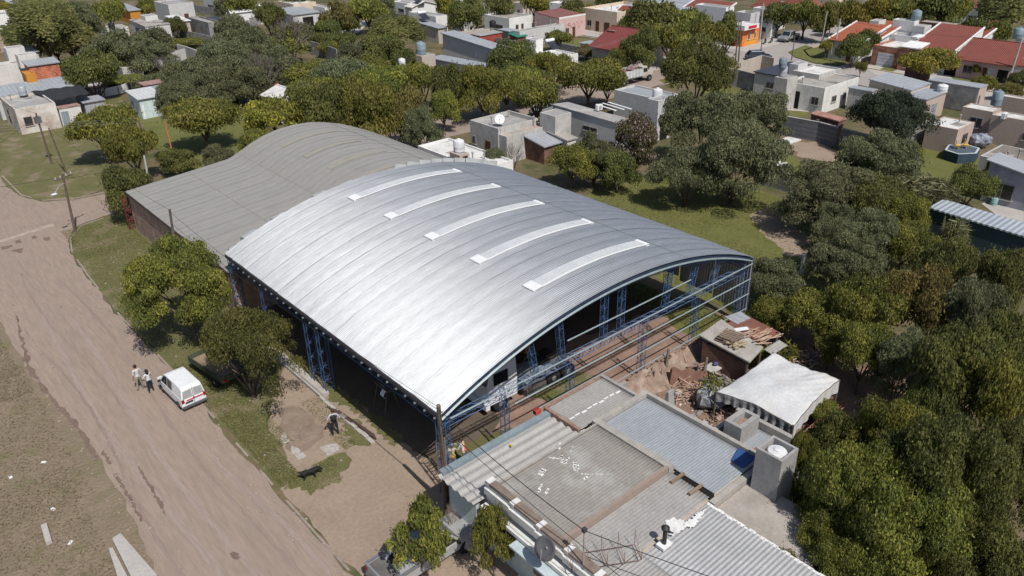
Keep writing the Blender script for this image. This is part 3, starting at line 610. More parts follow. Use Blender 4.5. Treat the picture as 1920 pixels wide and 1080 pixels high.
# palms
def palm(cx, cy, rw, H, label, nf=26, trunk=True):
    p = G(cx, cy, H); s = FPX/DEP(p); R = rw/s; o = empty('palm_tree', (p.x, p.y, 0), label, 'palm'); rn = random.Random(5); mb = MB()
    for i in range(nf):
        a = 2.4*i; el_ = rn.uniform(.1, 1.2); pts = []
        for k in range(7):
            u = k/6; r = R*u*math.cos(el_*.6); z = H+R*(math.sin(el_)*u-.85*u*u); pts.append(Vector((r*math.cos(a), r*math.sin(a), z)))
        sd = Vector((-math.sin(a), math.cos(a), 0))
        for k in range(6):
            wd = R*.16*(1-abs(k/5-.45)); mb.poly([pts[k], pts[k+1], pts[k+1]+sd*wd-Vector((0, 0, wd*.7))]); mb.poly([pts[k], pts[k+1]-sd*wd-Vector((0, 0, wd*.7)), pts[k+1]])
            mm = (pts[k]+pts[k+1])/2; mb.poly([mm, pts[k+1], pts[k+1]+sd*wd*1.1+(pts[k+1]-pts[k])*.5-Vector((0, 0, wd*.5))])
    mb.build('fronds', LM['palm'], o, local=True)
    t = MB(); t.path([Vector((0, 0, 0)), Vector((.05, 0, H*.5)), Vector((0, 0, H))], [.3, .22, .25], 8); t.build('trunk', M_bark, o, local=True); return o
palm(690, 72, 34, 4.5, 'date palm with drooping pale fronds left of the golden willow')
palm(1482, 1012, 36, 2.2, 'small palm in the shade by the terrace corner', 14)
print('trees', TREES)
# ------------------------------------------------------------------ the new hangar
X0, X1, Y0, Y1, ZE, RISE = 16.65, 41.75, 24.85, 49.25, 5.0, 2.72
XC, HW = (X0+X1)/2, (X1-X0)/2; RAD = (HW*HW+RISE*RISE)/(2*RISE)
def rz(x): return ZE+RISE-RAD+math.sqrt(max(RAD*RAD-(x-XC)**2, 0))
M_zinc = mat('bright galvanised sheet', (.435, .45, .47), rough=.5, metal=.85, c2=(.375, .39, .41), sc=.5, amt=.9, stretch=(.12, 2.2, 1), spec=.5, bands=(1, 1.09, .07, 0))
M_zinc_in = M_zinc
M_clear = mat('translucent ribbed skylight sheet', (.47, .49, .505), rough=.5, c2=(.41, .43, .445), sc=1.4, spec=.4)
M_white = mat('white paint', (.60, .61, .62), rough=.6, c2=(.62, .63, .64), sc=2)
M_blue = mat('blue painted steel', (.04, .088, .19), rough=.55, c2=(.03, .062, .135), sc=3, spec=.5)
M_girt = mat('galvanised girt', (.22, .27, .28), rough=.5, metal=.3, c2=(.18, .22, .24), sc=2, spec=.4)
hg = empty('hangar', (XC, (Y0+Y1)/2, 0), 'large open hangar with a shiny new arched metal roof on blue lattice steelwork', 'hangar')
# roof: corrugations run over the arch; overlapping sheets with slight steps, real thickness
NS = 22; pit = (Y1-Y0)/NS; mb = MB(); rn = random.Random(4)
for i in range(NS):
    ya = Y0+i*pit; yb = ya+pit+.03; dz = .012*(i % 2)+rn.uniform(0, .008)
    def f(u, v, ya=ya, yb=yb, dz=dz):
        x = X0+(X1-X0)*u; return (x, ya+(yb-ya)*v, rz(x)+dz+(.018 if 0 else 0)+.022*math.sin(v*2*math.pi*8)+.012*math.sin(x*1.9+i*1.7)*math.sin(math.pi*v))
    mb.grid(f, 44, 64)
mb.build('roof_sheet', M_zinc, hg, smooth=True)
mb = MB(); mb.grid(lambda u, v: (X0+.06+(X1-X0-.12)*u, Y0+.05+(Y1-Y0-.1)*v, rz(X0+.06+(X1-X0-.12)*u)-.05), 40, 4)
mb.build('roof_underside', mat('dull sheet underside', (.16, .17, .18), rough=.6, metal=.3), hg)
for xs_ in (34.75,):
    MB().grid(lambda u, v: (xs_+.05*v, Y0+.1+(Y1-Y0-.2)*u, rz(xs_+.05*v)+.062), 40, 1).build('lap_seam', mat('sheet lap line', (.30, .31, .32), rough=.6, metal=.6, c2=(.38, .39, .40), sc=6), hg)
# skylight strips
for k in range(5):
    yc = 46.35-4.6*k; xa, xb = 25.05, 34.3
    mb = MB(); mb.grid(lambda u, v: (xa+(xb-xa)*u, yc-.42+.84*v, rz(xa+(xb-xa)*u)+.065+.012*math.sin(v*50)), 30, 12)
    sk = mb.build('skylight', M_clear, hg, smooth=True)
    fr = MB()
    for y in (yc-.48,):
        wd = .1
        for j in range(24):
            a = xa+(xb-xa)*j/24; b = xa+(xb-xa)*(j+1)/24
            fr.hexa([(a, y, rz(a)+.05), (b, y, rz(b)+.05), (b, y+wd, rz(b)+.05), (a, y+wd, rz(a)+.05)], [(a, y, rz(a)+.085), (b, y, rz(b)+.085), (b, y+wd, rz(b)+.085), (a, y+wd, rz(a)+.085)])
    fr.hexa([(xa-.1, yc-.48, rz(xa)+.0), (xa+.55, yc-.48, rz(xa+.55)+.03), (xa+.55, yc+.47, rz(xa+.55)+.03), (xa-.1, yc+.47, rz(xa)+.0)], [(xa-.1, yc-.48, rz(xa)+.09), (xa+.55, yc-.48, rz(xa+.55)+.1), (xa+.55, yc+.47, rz(xa+.55)+.1), (xa-.1, yc+.47, rz(xa)+.09)])
    fr.box(xb-.2, xb+.04, yc-.48, yc+.47, rz(xb)-.02, rz(xb)+.1)
    for j in range(1, 8): a = xa+(xb-xa)*j/8; fr.box(a-.008, a+.008, yc-.4, yc+.4, rz(a)+.04, rz(a)+.083)
    fr.build('frame', M_white, sk)
# lattice member: four chords with zigzag lacing
def lattice(p, q, wa, wb, side, bay=.45, rc=.022, rl=.012, name='column', par=None, m_=None):
    mb = MB(); p = Vector(p); q = Vector(q); d = (q-p); L = d.length; d.normalize(); s = Vector(side).normalized(); t = d.cross(s).normalized(); n = max(2, int(L/bay))
    cs = [s*wa/2*a+t*wb/2*b for a, b in ((-1, -1), (1, -1), (1, 1), (-1, 1))]
    for c in cs: mb.tube(p+c, q+c, rc, n=4)
    for i in range(n):
        a, b = p+d*(L*i/n), p+d*(L*(i+1)/n)
        for j in range(4):
            c1, c2 = cs[j], cs[(j+1) % 4]
            if i % 2: c1, c2 = c2, c1
            mb.tube(a+c1, b+c2, rl, n=3, cap=False)
            if i % 2 == 0: mb.tube(a+c1, a+c2, rl, n=3, cap=False)
    return mb.build(name, m_ or M_blue, par)
yl = (25.3, 31.2, 36.9, 38.35, 44.2, 48.9)
for y in (25.15, 36.9, 38.35, 44.2, 48.9): lattice((16.95, y, 0), (16.95, y, 4.9), .55, .38, (1, 0, 0), par=hg)
for y in (25.2, 31.2, 37.0, 43.0, 48.9): lattice((41.35, y, 0), (41.35, y, 4.85), .5, .35, (1, 0, 0), par=hg)
# eave box truss with purlin brackets
lattice((16.9, 25.1, 4.45), (16.9, 49.0, 4.45), .35, .5, (1, 0, 0), name='eave_truss', par=hg, bay=.5)
lattice((41.4, 25.1, 4.5), (41.4, 49.0, 4.5), .3, .45, (1, 0, 0), name='eave_truss', par=hg, bay=.5)
mb = MB()
for i in range(30): y = 25.2+i*.81; mb.box(16.52, 16.86, y, y+.07, 4.62, 4.70)
mb.build('purlin_brackets', M_girt, hg)
mb = MB(); mb.box(16.6, 16.66, Y0+.02, Y1, 4.72, 4.93); mb.build('eave_fascia', mat('dark fascia', (.05, .05, .06), rough=.7), hg)
mb = MB()
for x in (41.78,): mb.box(x, x+.12, Y0, Y1, 4.78, 4.92)
for i in range(18): y = Y0+.6+i*1.38; mb.box(41.7, 41.95, y, y+.1, 4.92, 4.97)
mb.build('gutter', mat('blue-grey gutter', (.13, .19, .25), rough=.5, metal=.3), hg)
# arches (lattice), ties, purlins
def arch(y, par):
    mb = MB(); n = 26; P = []
    for i in range(n+1):
        x = X0+.35+(X1-X0-.7)*i/n; P.append((Vector((x, y, rz(x)-.14)), Vector((x, y, rz(x)-.55))))
    for dy in (-.15, .15):
        o = Vector((0, dy, 0))
        for i in range(n):
            mb.tube(P[i][0]+o, P[i+1][0]+o, .03, n=4); mb.tube(P[i][1]+o, P[i+1][1]+o, .03, n=4)
            mb.tube(P[i][i % 2]+o, P[i+1][(i+1) % 2]+o, .015, n=3, cap=False)
    for i in range(n): mb.tube(P[i][1]+Vector((0, -.15, 0)), P[i+1][1]+Vector((0, .15, 0)), .015, n=3, cap=False)
    mb.build('arch_rib', M_blue, par)
for y in (25.15, 31.2, 37.0, 43.0, 48.9): arch(y, hg)
for y in (25.5,): lattice((17.2, y, 3.9), (41.1, y, 3.9), .28, .45, (0, 1, 0), name='tie_truss', par=hg, bay=.42, rc=.024, rl=.013)
for y in (37.6,): lattice((17.2, y, 4.2), (41.1, y, 4.2), .24, .35, (0, 1, 0), name='tie_truss', par=hg, bay=.6)
for i in range(11):
    x = X0+1.0+i*2.3
    if x < X1-.3: MB().box(x, x+.06, Y0+.1, Y1-.1, rz(x)-.17, rz(x)-.07).build('purlin', M_girt, hg)
# gable: girts on outriggers, lattice posts above and below the tie
gy = 24.86
def girt(p, q): MB().tube(p, q, .05, n=4).build('girt', M_girt, hg)
girt((17.2, gy, 4.52), (41.8, gy, 4.52)); girt((21.2, gy, 3.42), (41.8, gy, 3.42)); girt((22.6, gy, 2.32), (41.8, gy, 2.32)); girt((23.8, gy, 1.22), (41.75, gy, 1.22)); girt((24.9, gy, 5.62), (35.2, gy, 5.62))
mb = MB(); n = 40
for i in range(n):
    a = X0+.05+(X1-X0-.1)*i/n; b = X0+.05+(X1-X0-.1)*(i+1)/n; q = lambda x: Vector((x, gy-.02, rz(x)-.30-.32*(1-((x-XC)/HW)**2)*0))
    mb.tube(q(a), q(b), .075, n=4)
mb.build('gable_rail', M_girt, hg)
mb = MB(); mb.grid(lambda u, v: (X0+.1+(X1-X0-.2)*u, gy+.12, rz(X0+.1+(X1-X0-.2)*u)-.04-.24*v), 40, 1); mb.build('gable_flashing', mat('dark blue flashing', (.03, .045, .08), rough=.6), hg, solid=.03)
for x, lean in ((22.9, -.5), (24.9, -.35), (28.2, 0), (29.6, 0), (33.6, .35), (36.0, .5), (38.3, .6)):
    zt = rz(x)-.5
    if zt > 4.6: lattice((x-lean*.3, 25.35, 4.2), (x+lean*.6, 25.35, zt), .3, .3, (1, 0, 0), name='gable_post', par=hg, bay=.32)
for x in (20.9, 25.6, 31.6, 36.6): lattice((x, 25.3, 0), (x, 25.3, 3.7), .32, .35, (1, 0, 0), name='column', par=hg, bay=.36)
# cladding on the right side and the first bay
M_clad = mat('new ribbed wall sheet', (.40, .42, .45), rough=.5, metal=.6, bands=(1, .22, .25, .01), c2=(.33, .35, .38), sc=1)
mb = MB()
for (a, b, z0_) in ((24.8, 27.6, .9), (27.7, 30.5, 1.2), (30.6, 35.0, 1.5), (35.1, 40, 1.5), (40.1, 49.2, 1.5)):
    mb.grid(lambda u, v: (41.82+.03*math.sin(u*(b-a)*28), a+(b-a)*u, z0_+(4.8-z0_)*v), int((b-a)*14), 1)
mb.build('wall_cladding', M_clad, hg, solid=.008)
MB().box(41.78, 41.9, 35, 36.4, 1.5, 4.7).build('wall_panel', mat('pale translucent sheet', (.42, .47, .55), rough=.4), hg)
# rear wall line: strips of sheets sticking out of the far edge
mb = MB(); rn = random.Random(8)
for i in range(22):
    x = X0+.3+i*1.13
    if x > X1-1.2: break
    w_ = 1.05; e = rn.uniform(.25, .7) if x > 24 else rn.uniform(.1, .6)
    zt = rz(x+.5)
    mb.hexa([(x, Y1-.05, min(rz(x), rz(x+w_))-1.0), (x+w_, Y1-.05, min(rz(x), rz(x+w_))-1.0), (x+w_, Y1+.0, min(rz(x), rz(x+w_))-1.0), (x, Y1+.0, min(rz(x), rz(x+w_))-1.0)],
            [(x, Y1-.05, max(rz(x), rz(x+w_))+.35), (x+w_, Y1-.05, max(rz(x), rz(x+w_))+.08), (x+w_, Y1+.0, max(rz(x), rz(x+w_))+.08), (x, Y1+.0, max(rz(x), rz(x+w_))+.35)]) if x > 29.5 else mb.hexa([(x, Y1-.1, zt-.9), (x+w_, Y1-.1, zt-.9), (x+w_, Y1+e, zt-.75), (x, Y1+e, zt-.8)], [(x, Y1-.1, zt-.05), (x+w_, Y1-.1, rz(x+w_)-.05), (x+w_, Y1+e, rz(x+w_)-.12), (x, Y1+e, zt-.2)])
mb.build('end_sheets', mat('clear gable sheets', (.48, .50, .50), rough=.5, metal=.2), hg)
# base beam along the street side
mb = MB()
for i in range(16):
    y = 36.6+i*.8; mb.box(16.15, 16.75, y, y+.76, 0, .22)
mb.build('foundation_beam', M_conc, hg)
mb = MB()
for i in range(10): y = 30.9+i*.58; mb.box(16.1, 16.35, y, y+.5, 0, .1+.04*(i % 2))
o = mb.build('foundation_curb', M_conc); tag(o, kind='structure')
# stored things in the hangar
M_dark = mat('black rubber', (.02, .02, .02), rough=.9)
M_steel = mat('dusty steel', (.16, .155, .15), rough=.7, metal=.4)
def wheel(par, c, r, wd, ax='y', name='wheel', rim=None, tyre=None):
    w_ = MB().lathe(c, [(r*.72, -wd/2), (r*.95, -wd/2), (r, -wd*.3), (r, wd*.3), (r*.95, wd/2), (r*.72, wd/2)], 20, ax).build(name, tyre or M_dark, par, local=True, smooth=40)
    s = 1
    MB().lathe(c, [(r*.25, -wd*.52), (r*.68, -wd*.40), (r*.70, wd*.40), (r*.25, wd*.52)], 14, ax).build('rim', rim or mat('alloy rim', (.45, .45, .46), rough=.4, metal=.6), w_, local=True, smooth=40)
    return w_
M_glass = mat('dark vehicle glass', (.02, .025, .03), rough=.08, spec=.6)
M_wpaint = mat('white car paint', (.66, .68, .70), rough=.35, spec=.5, coat=.5, c2=(.62, .64, .66))
# truck tractor (nose towards the street)
tk = empty('truck', (26.4, 29.5, 0), 'white truck tractor with bare rear chassis parked under the near end of the hangar roof', 'truck', rz=R_(180-2))
MB().box(-2.6, 3.6, -.45, .45, .75, 1.0).build('chassis', M_steel, tk, local=True)
c = MB(); c.hexa([(1.9, -1.2, .7), (3.9, -1.2, .7), (3.9, 1.2, .7), (1.9, 1.2, .7)], [(1.9, -1.2, 1.9), (4.05, -1.2, 1.9), (4.05, 1.2, 1.9), (1.9, 1.2, 1.9)])
c.hexa([(1.9, -1.19, 1.9), (4.04, -1.19, 1.9), (4.04, 1.19, 1.9), (1.9, 1.19, 1.9)], [(1.95, -1.1, 3.4), (3.55, -1.1, 3.3), (3.55, 1.1, 3.3), (1.95, 1.1, 3.4)])
cab = c.build('cab', M_wpaint, tk, local=True, bevel=.06)
MB().hexa([(3.98, -1.05, 2.0), (4.06, -1.05, 2.0), (4.06, 1.05, 2.0), (3.98, 1.05, 2.0)], [(3.62, -.98, 2.95), (3.7, -.98, 2.95), (3.7, .98, 2.95), (3.62, .98, 2.95)]).build('windscreen', M_glass, cab, local=True)
MB().box(2.6, 3.6, 1.14, 1.21, 1.95, 2.7).build('side_window', M_glass, cab, local=True)
MB().box(3.9, 4.2, -1.22, 1.22, .45, .85).build('bumper', M_wpaint, tk, local=True, bevel=.05)
for s in (-1, 1):
    MB().box(4.15, 4.24, s*.95-.15, s*.95+.15, .9, 1.1).build('headlight', M_white, tk, local=True)
    MB().box(.2, 1.4, s*.85-.3, s*.85+.3, .55, 1.05).build('fuel_tank', M_steel, tk, local=True, bevel=.08)
    wheel(tk, (3.1, s*1.02, .52), .52, .3)
    for dx in (0, -1.3): wheel(tk, (-.9+dx*.9, s*.95, .52), .52, .5)
    g = MB(); g.path([Vector((-.9+.72*math.cos(a), s*.95, .52+.72*math.sin(a))) for a in [0.3, .9, 1.5, 2.1, 2.8]], .05, 4); g.build('mudguard', M_steel, tk, local=True)
MB().lathe((-1.0, 0, 1.05), [(.5, 0), (.5, .12), (.2, .14)], 14).build('fifth_wheel', M_dark, tk, local=True)
ld = empty('loader', (25.3, 32.0, 0), 'orange loader machine standing in the shade of the hangar', 'loader', rz=R_(15))
M_or = mat('orange machine paint', (.50, .17, .02), rough=.5, c2=(.35, .11, .015))
b_ = MB().box(-2.2, .9, -.8, .8, .7, 1.7); b_.build('body', M_or, ld, local=True, bevel=.08)
MB().hexa([(-.6, -.7, 1.7), (.6, -.7, 1.7), (.6, .7, 1.7), (-.6, .7, 1.7)], [(-.5, -.62, 2.8), (.4, -.62, 2.8), (.4, .62, 2.8), (-.5, .62, 2.8)]).build('cab', M_glass, ld, local=True)
MB().box(-.6, .5, -.7, .7, 2.8, 2.92).build('cab_roof', M_or, ld, local=True)
for s in (-1, 1):
    MB().path([Vector((.2, s*.6, 1.6)), Vector((1.6, s*.6, 1.9)), Vector((2.6, s*.6, .8))], .1, 4).build('boom_arm', M_or, ld, local=True)
    for x in (-1.5, .6): wheel(ld, (x, s*.95, .6), .6, .4)
MB().hexa([(2.5, -1, .3), (3.3, -1, .3), (3.3, 1, .3), (2.5, 1, .3)], [(2.5, -1, 1.0), (2.7, -1, 1.0), (2.7, 1, 1.0), (2.5, 1, 1.0)]).build('bucket', M_or, ld, local=True)
M_tarpg = mat('grey tarpaulin', (.20, .22, .24), rough=.7, c2=(.15, .17, .19), sc=1.5)
mb = MB(); mb.grid(lambda u, v: (25.0+2.6*u, 28.2+1.9*v, 1.15+.12*math.sin(u*5)+.05*math.sin(v*9+u*4)), 10, 8)
tag(mb.build('tarpaulin', M_tarpg, solid=.03), 'grey sheet lying on the stack behind the truck tractor', 'tarpaulin')
tag(MB().box(25.2, 27.4, 28.4, 29.9, 0, .5).box(25.3, 27.3, 28.5, 29.8, .5, 1.05).build('material_stack', M_steel), 'dark stack of boards under the grey sheet beside the truck', 'stack')
mb = MB(); mb.grid(lambda u, v: (17.7+2.6*u, 36.2-3.6*v, 3.4-.9*u-.5*math.sin(v*3.14)+.1*math.sin(u*9+v*5)), 12, 12)
tag(mb.build('hanging_tarp', mat('dark blue grey tarp', (.07, .085, .10), rough=.8), solid=.02), 'dark grey tarp slung under the street side of the hangar roof', 'tarpaulin')
st = empty('stepladder', (18.6, 33.2, 0), 'wooden trestle with a pale cloth over it, in the shade behind the eave line', 'trestle')
for dx in (-.4, .4):
    for dy in (-.5, .5): MB().tube((dx*1.3, dy*1.2, 0), (dx*.4, dy, 1.5), .035).build('leg', M_bark, st, local=True)
MB().box(-.25, .25, -.7, .7, 1.48, 1.55).build('top', M_bark, st, local=True)
tag(MB().grid(lambda u, v: (18.45+.12*math.sin(v*7), 33.0+.35*u, 1.58-.9*v), 4, 8).build('cloth', M_white, solid=.015), 'white cloth hanging from the shaded trestle', 'cloth')
# blue beams stacked behind the gable, low blue truss
bs = empty('beam_stack', (22.5, 24.95, 0), 'long bright blue steel beams lying along the foot of the open gable', 'beam')
MB().box(19.2, 25.6, 24.95, 25.15, .55, .8).build('beam', mat('bright blue beam', (.06, .18, .42), rough=.5), bs)
MB().box(19.3, 25.9, 24.55, 24.7, .5, .62).build('beam', M_girt, bs)
lattice((19.2, 24.8, .28), (25.6, 24.8, .28), .3, .4, (0, 1, 0), name='beam', par=bs, m_=mat('navy steel', (.015, .03, .06), rough=.6))

# ------------------------------------------------------------------ old hangar
oh = empty('old_hangar', (29, 60, 0), 'older hangar with a dull grey arched roof and brick side wall, behind the new one', 'hangar')
M_old = mat('dull weathered grey sheet', (.25, .243, .228), rough=.75, metal=.05, c2=(.222, .218, .207), sc=.6, stretch=(.12, 1.6, 1), bands=(1, .9, .05, 0), amt=.8)
prof = [(16.62, 3.55), (19, 3.75), (22, 3.98), (24.5, 4.18), (26.2, 4.35), (27.2, 4.75), (28.4, 5.3), (29.8, 5.78), (31.3, 6.08), (33, 6.2), (34.8, 6.1), (36.5, 5.75), (38.2, 5.25), (39.8, 4.6), (41.2, 3.95), (42.3, 3.4)]
xs = np.array([p[0] for p in prof]); zs = np.array([p[1] for p in prof])
oz = lambda x: float(np.interp(x, xs, zs))
NB = 24; mb = MB(); Ya, Yb = 49.3, 71.0
for i in range(NB):
    a = Ya+(Yb-Ya)*i/NB; b = Ya+(Yb-Ya)*(i+1)/NB+.02
    mb.grid(lambda u, v: (16.62+25.68*u, a+(b-a)*v, oz(16.62+25.68*u)+.01*(i % 2)+.007*math.sin(v*6.283*5)), 60, 20)
mb.build('roof_sheet', M_old, oh, smooth=True)
M_oldband = mat('sealed seam', (.215, .205, .19), rough=.8, c2=(.24, .23, .215), sc=3)
for x in (22.2, 27.0, 36.8):
    MB().grid(lambda u, v: (x+.09*v, Ya+(Yb-Ya)*u, oz(x+.09*v)+.028), 60, 1).build('seam', M_oldband, oh)
for yc in (66.3, 62.0, 57.7, 53.5):
    MB().grid(lambda u, v: (29.6+5.6*u, yc+.75*v, oz(29.6+5.6*u)+.034+.012*math.sin(v*24)), 24, 8).build('skylight', mat('yellowed skylight', (.265, .25, .215), rough=.6, c2=(.24, .228, .2), sc=2), oh, smooth=True)
M_brick = brickmat('old brick', (.38, .235, .19), (.30, .19, .155), (.36, .30, .26))
MB().box(16.75, 17.0, 49.5, 70.8, 0, 3.5).build('brick_wall', M_brick, oh)
MB().box(16.55, 16.65, 49.5, 70.8, 3.38, 3.5).build('gutter', mat('rusty dark gutter', (.05, .035, .03), rough=.8), oh)
mb = MB()
for x0_, x1_ in ((16.75, 26.2), (26.2, 42)):
    mb.grid(lambda u, v: (x0_+(x1_-x0_)*u, 70.85, (oz(x0_+(x1_-x0_)*u)-.1)*v), 16, 1)
mb.build('end_wall', M_brick, oh, solid=.2)
MB().grid(lambda u, v: (41.9, 49.4+21.4*u, 3.4*v), 6, 1).build('side_wall', M_brick, oh, solid=.2)
mb = MB(); mb.grid(lambda u, v: (16.8+25*u, 49.35, (oz(16.8+25*u)-.08)*v), 16, 1); mb.build('front_wall', M_brick, oh, solid=.2)
for y, z in ((60.3, 1.5),):
    f_ = MB().box(16.68, 16.76, y, y+.7, z, z+1.5).build('window', mat('pale blue frame', (.3, .4, .42)), oh); MB().box(16.65, 16.69, y+.08, y+.62, z+.1, z+1.4).build('pane', M_glass, f_)
gt = lattice((16.6, 71.15, 0), (16.6, 71.15, 3.2), .7, .1, (1, 0, 0), name='gate_frame', par=oh, m_=mat('dark red steel', (.13, .03, .025)), rc=.05, rl=.03)
# ------------------------------------------------------------------ houses of the neighbourhood
def wm(name, c, c2=None, streak=.5, **k): return mat(name, c, c2=c2 or tuple(v*.82 for v in c), sc=.9, amt=.8, streak=streak, rough=.9, **k)
W_white = wm('weathered white render', (.56, .55, .53), streak=.35); W_clean = wm('clean white render', (.66, .66, .65), streak=.08); W_grey = wm('grey render', (.48, .48, .48), streak=.3)
W_mould = wm('mouldy grey render', (.46, .45, .43), (.30, .29, .28), streak=.9); W_peach = wm('peach render', (.40, .32, .275), (.35, .28, .24), streak=.3); W_cream = wm('cream render', (.55, .46, .36), streak=.25)
W_beige = wm('beige render', (.42, .37, .32), streak=.5); W_pink = wm('faded pink render', (.50, .36, .34), (.46, .33, .31), streak=.2); W_cyan = wm('pale turquoise render', (.48, .56, .56), streak=.2)
W_orange = wm('orange paint', (.46, .20, .035), streak=.15); W_red = wm('red paint', (.30, .055, .04), streak=.3); W_block = brickmat('concrete block', (.27, .265, .26), (.235, .23, .225), (.19, .185, .18), bw=.4, bh=.2)
W_rbrick = brickmat('red brick', (.36, .115, .055), (.30, .09, .05), (.38, .33, .28), bw=.24, bh=.11); W_hollow = brickmat('orange hollow brick', (.50, .13, .06), (.40, .10, .05), (.55, .45, .38), bw=.42, bh=.22)
W_dkbrick = brickmat('dark brick', (.19, .085, .06), (.14, .065, .05), (.17, .13, .11), bw=.26, bh=.1)
R_grey = mat('grey membrane roof', (.29, .285, .28), c2=(.22, .215, .21), sc=.6, amt=.8, c3=(.34, .33, .32)); R_dirty = mat('dirty concrete roof', (.34, .32, .29), c2=(.22, .205, .19), sc=.5, amt=.9, c3=(.13, .125, .12), sc3=.7)
R_white = mat('white coated roof', (.56, .56, .55), c2=(.48, .475, .46), sc=.5, amt=.8, c3=(.40, .39, .37), sc3=.5); R_metal = mat('blue-grey metal roof', (.33, .35, .375), rough=.6, metal=.2, c2=(.28, .30, .325), sc=.4, bands=('X' and 0, .55, .10, 0))
R_metaly = mat('blue-grey metal roof across', (.33, .35, .375), rough=.6, metal=.2, c2=(.28, .30, .325), sc=.4, bands=(1, .55, .10, 0)); R_dkmetal = mat('dark metal roof', (.045, .05, .07), rough=.6)
R_tile = mat('red clay tile roof', (.22, .068, .052), c2=(.17, .052, .042), sc=.8, amt=.9, bands=(1, .28, .38, .02)); R_tilex = mat('red clay tile roof x', (.25, .065, .045), c2=(.19, .05, .038), sc=.8, amt=.9, bands=(0, .28, .38, .02))
R_otile = mat('orange clay tile roof', (.33, .10, .05), c2=(.26, .08, .042), sc=.8, amt=.9, bands=(0, .30, .35, .02)); R_otiley = mat('orange clay tile roof y', (.33, .10, .05), c2=(.26, .08, .042), sc=.8, amt=.9, bands=(1, .30, .35, .02)); R_maroon = mat('dark red tile roof', (.20, .05, .045), c2=(.155, .04, .038), sc=.8, bands=(1, .3, .3, .02)); R_brown = mat('brown red roof', (.20, .085, .075), c2=(.15, .065, .06), sc=.5, bands=(0, .4, .15, 0))
M_frame = mat('window frame', (.30, .28, .27)); M_wframe = mat('white window frame', (.6, .6, .6)); M_pane = mat('window pane', (.03, .035, .04), rough=.15, spec=.6); M_door = mat('dark wooden door', (.09, .04, .025)); M_void = mat('unlit interior', (.012, .011, .01), rough=1)
M_gdoor = mat('white garage door', (.55, .56, .60), bands=(2, .45, .2, 0)); M_gate = mat('grey steel gate', (.22, .25, .28), bands=(0, .3, .2, 0))
def opening(par, D, fc, u0, u1, z0, z1, kind, m_=None):
    x0, x1, y0, y1 = D[:4]; e = .05
    def bx(a, b, c, d, o0, o1):
        if fc == 'R': return MB().box(x0+(x1-x0)*a, x0+(x1-x0)*b, y0-o1, y0-o0, c, d)
        return MB().box(x0-o1, x0-o0, y1-(y1-y0)*b, y1-(y1-y0)*a, c, d)
    L = (x1-x0) if fc == 'R' else (y1-y0); t = .07/L
    if kind == 'win':
        f = bx(u0, u1, z0, z1, -.02, e).build('window', m_ or M_frame, par); bx(u0+t, u1-t, z0+.08, z1-.08, e-.01, e+.015).build('pane', M_pane, f)
        bx(u0-t, u1+t, z0-.1, z0-.02, -.02, e+.06).build('sill', M_conc, f); bx((u0+u1)/2-t*.3, (u0+u1)/2+t*.3, z0+.08, z1-.08, e+.01, e+.03).build('mullion', m_ or M_frame, f)
    elif kind == 'door':
        f = bx(u0, u1, z0, z1, -.02, e).build('door', m_ or M_door, par); bx(u1-t*2.2, u1-t*1.4, z0+.95, z0+1.1, e, e+.04).build('handle', M_frame, f)
    elif kind == 'gar': bx(u0, u1, z0, z1, -.02, e).build('garage_door', m_ or M_gdoor, par)
    elif kind == 'void': bx(u0, u1, z0, z1, -.02, .012).build('doorway', m_ or M_void, par)  # flat panel; by default the unlit inside is put into its near-black colour
KZ = .9
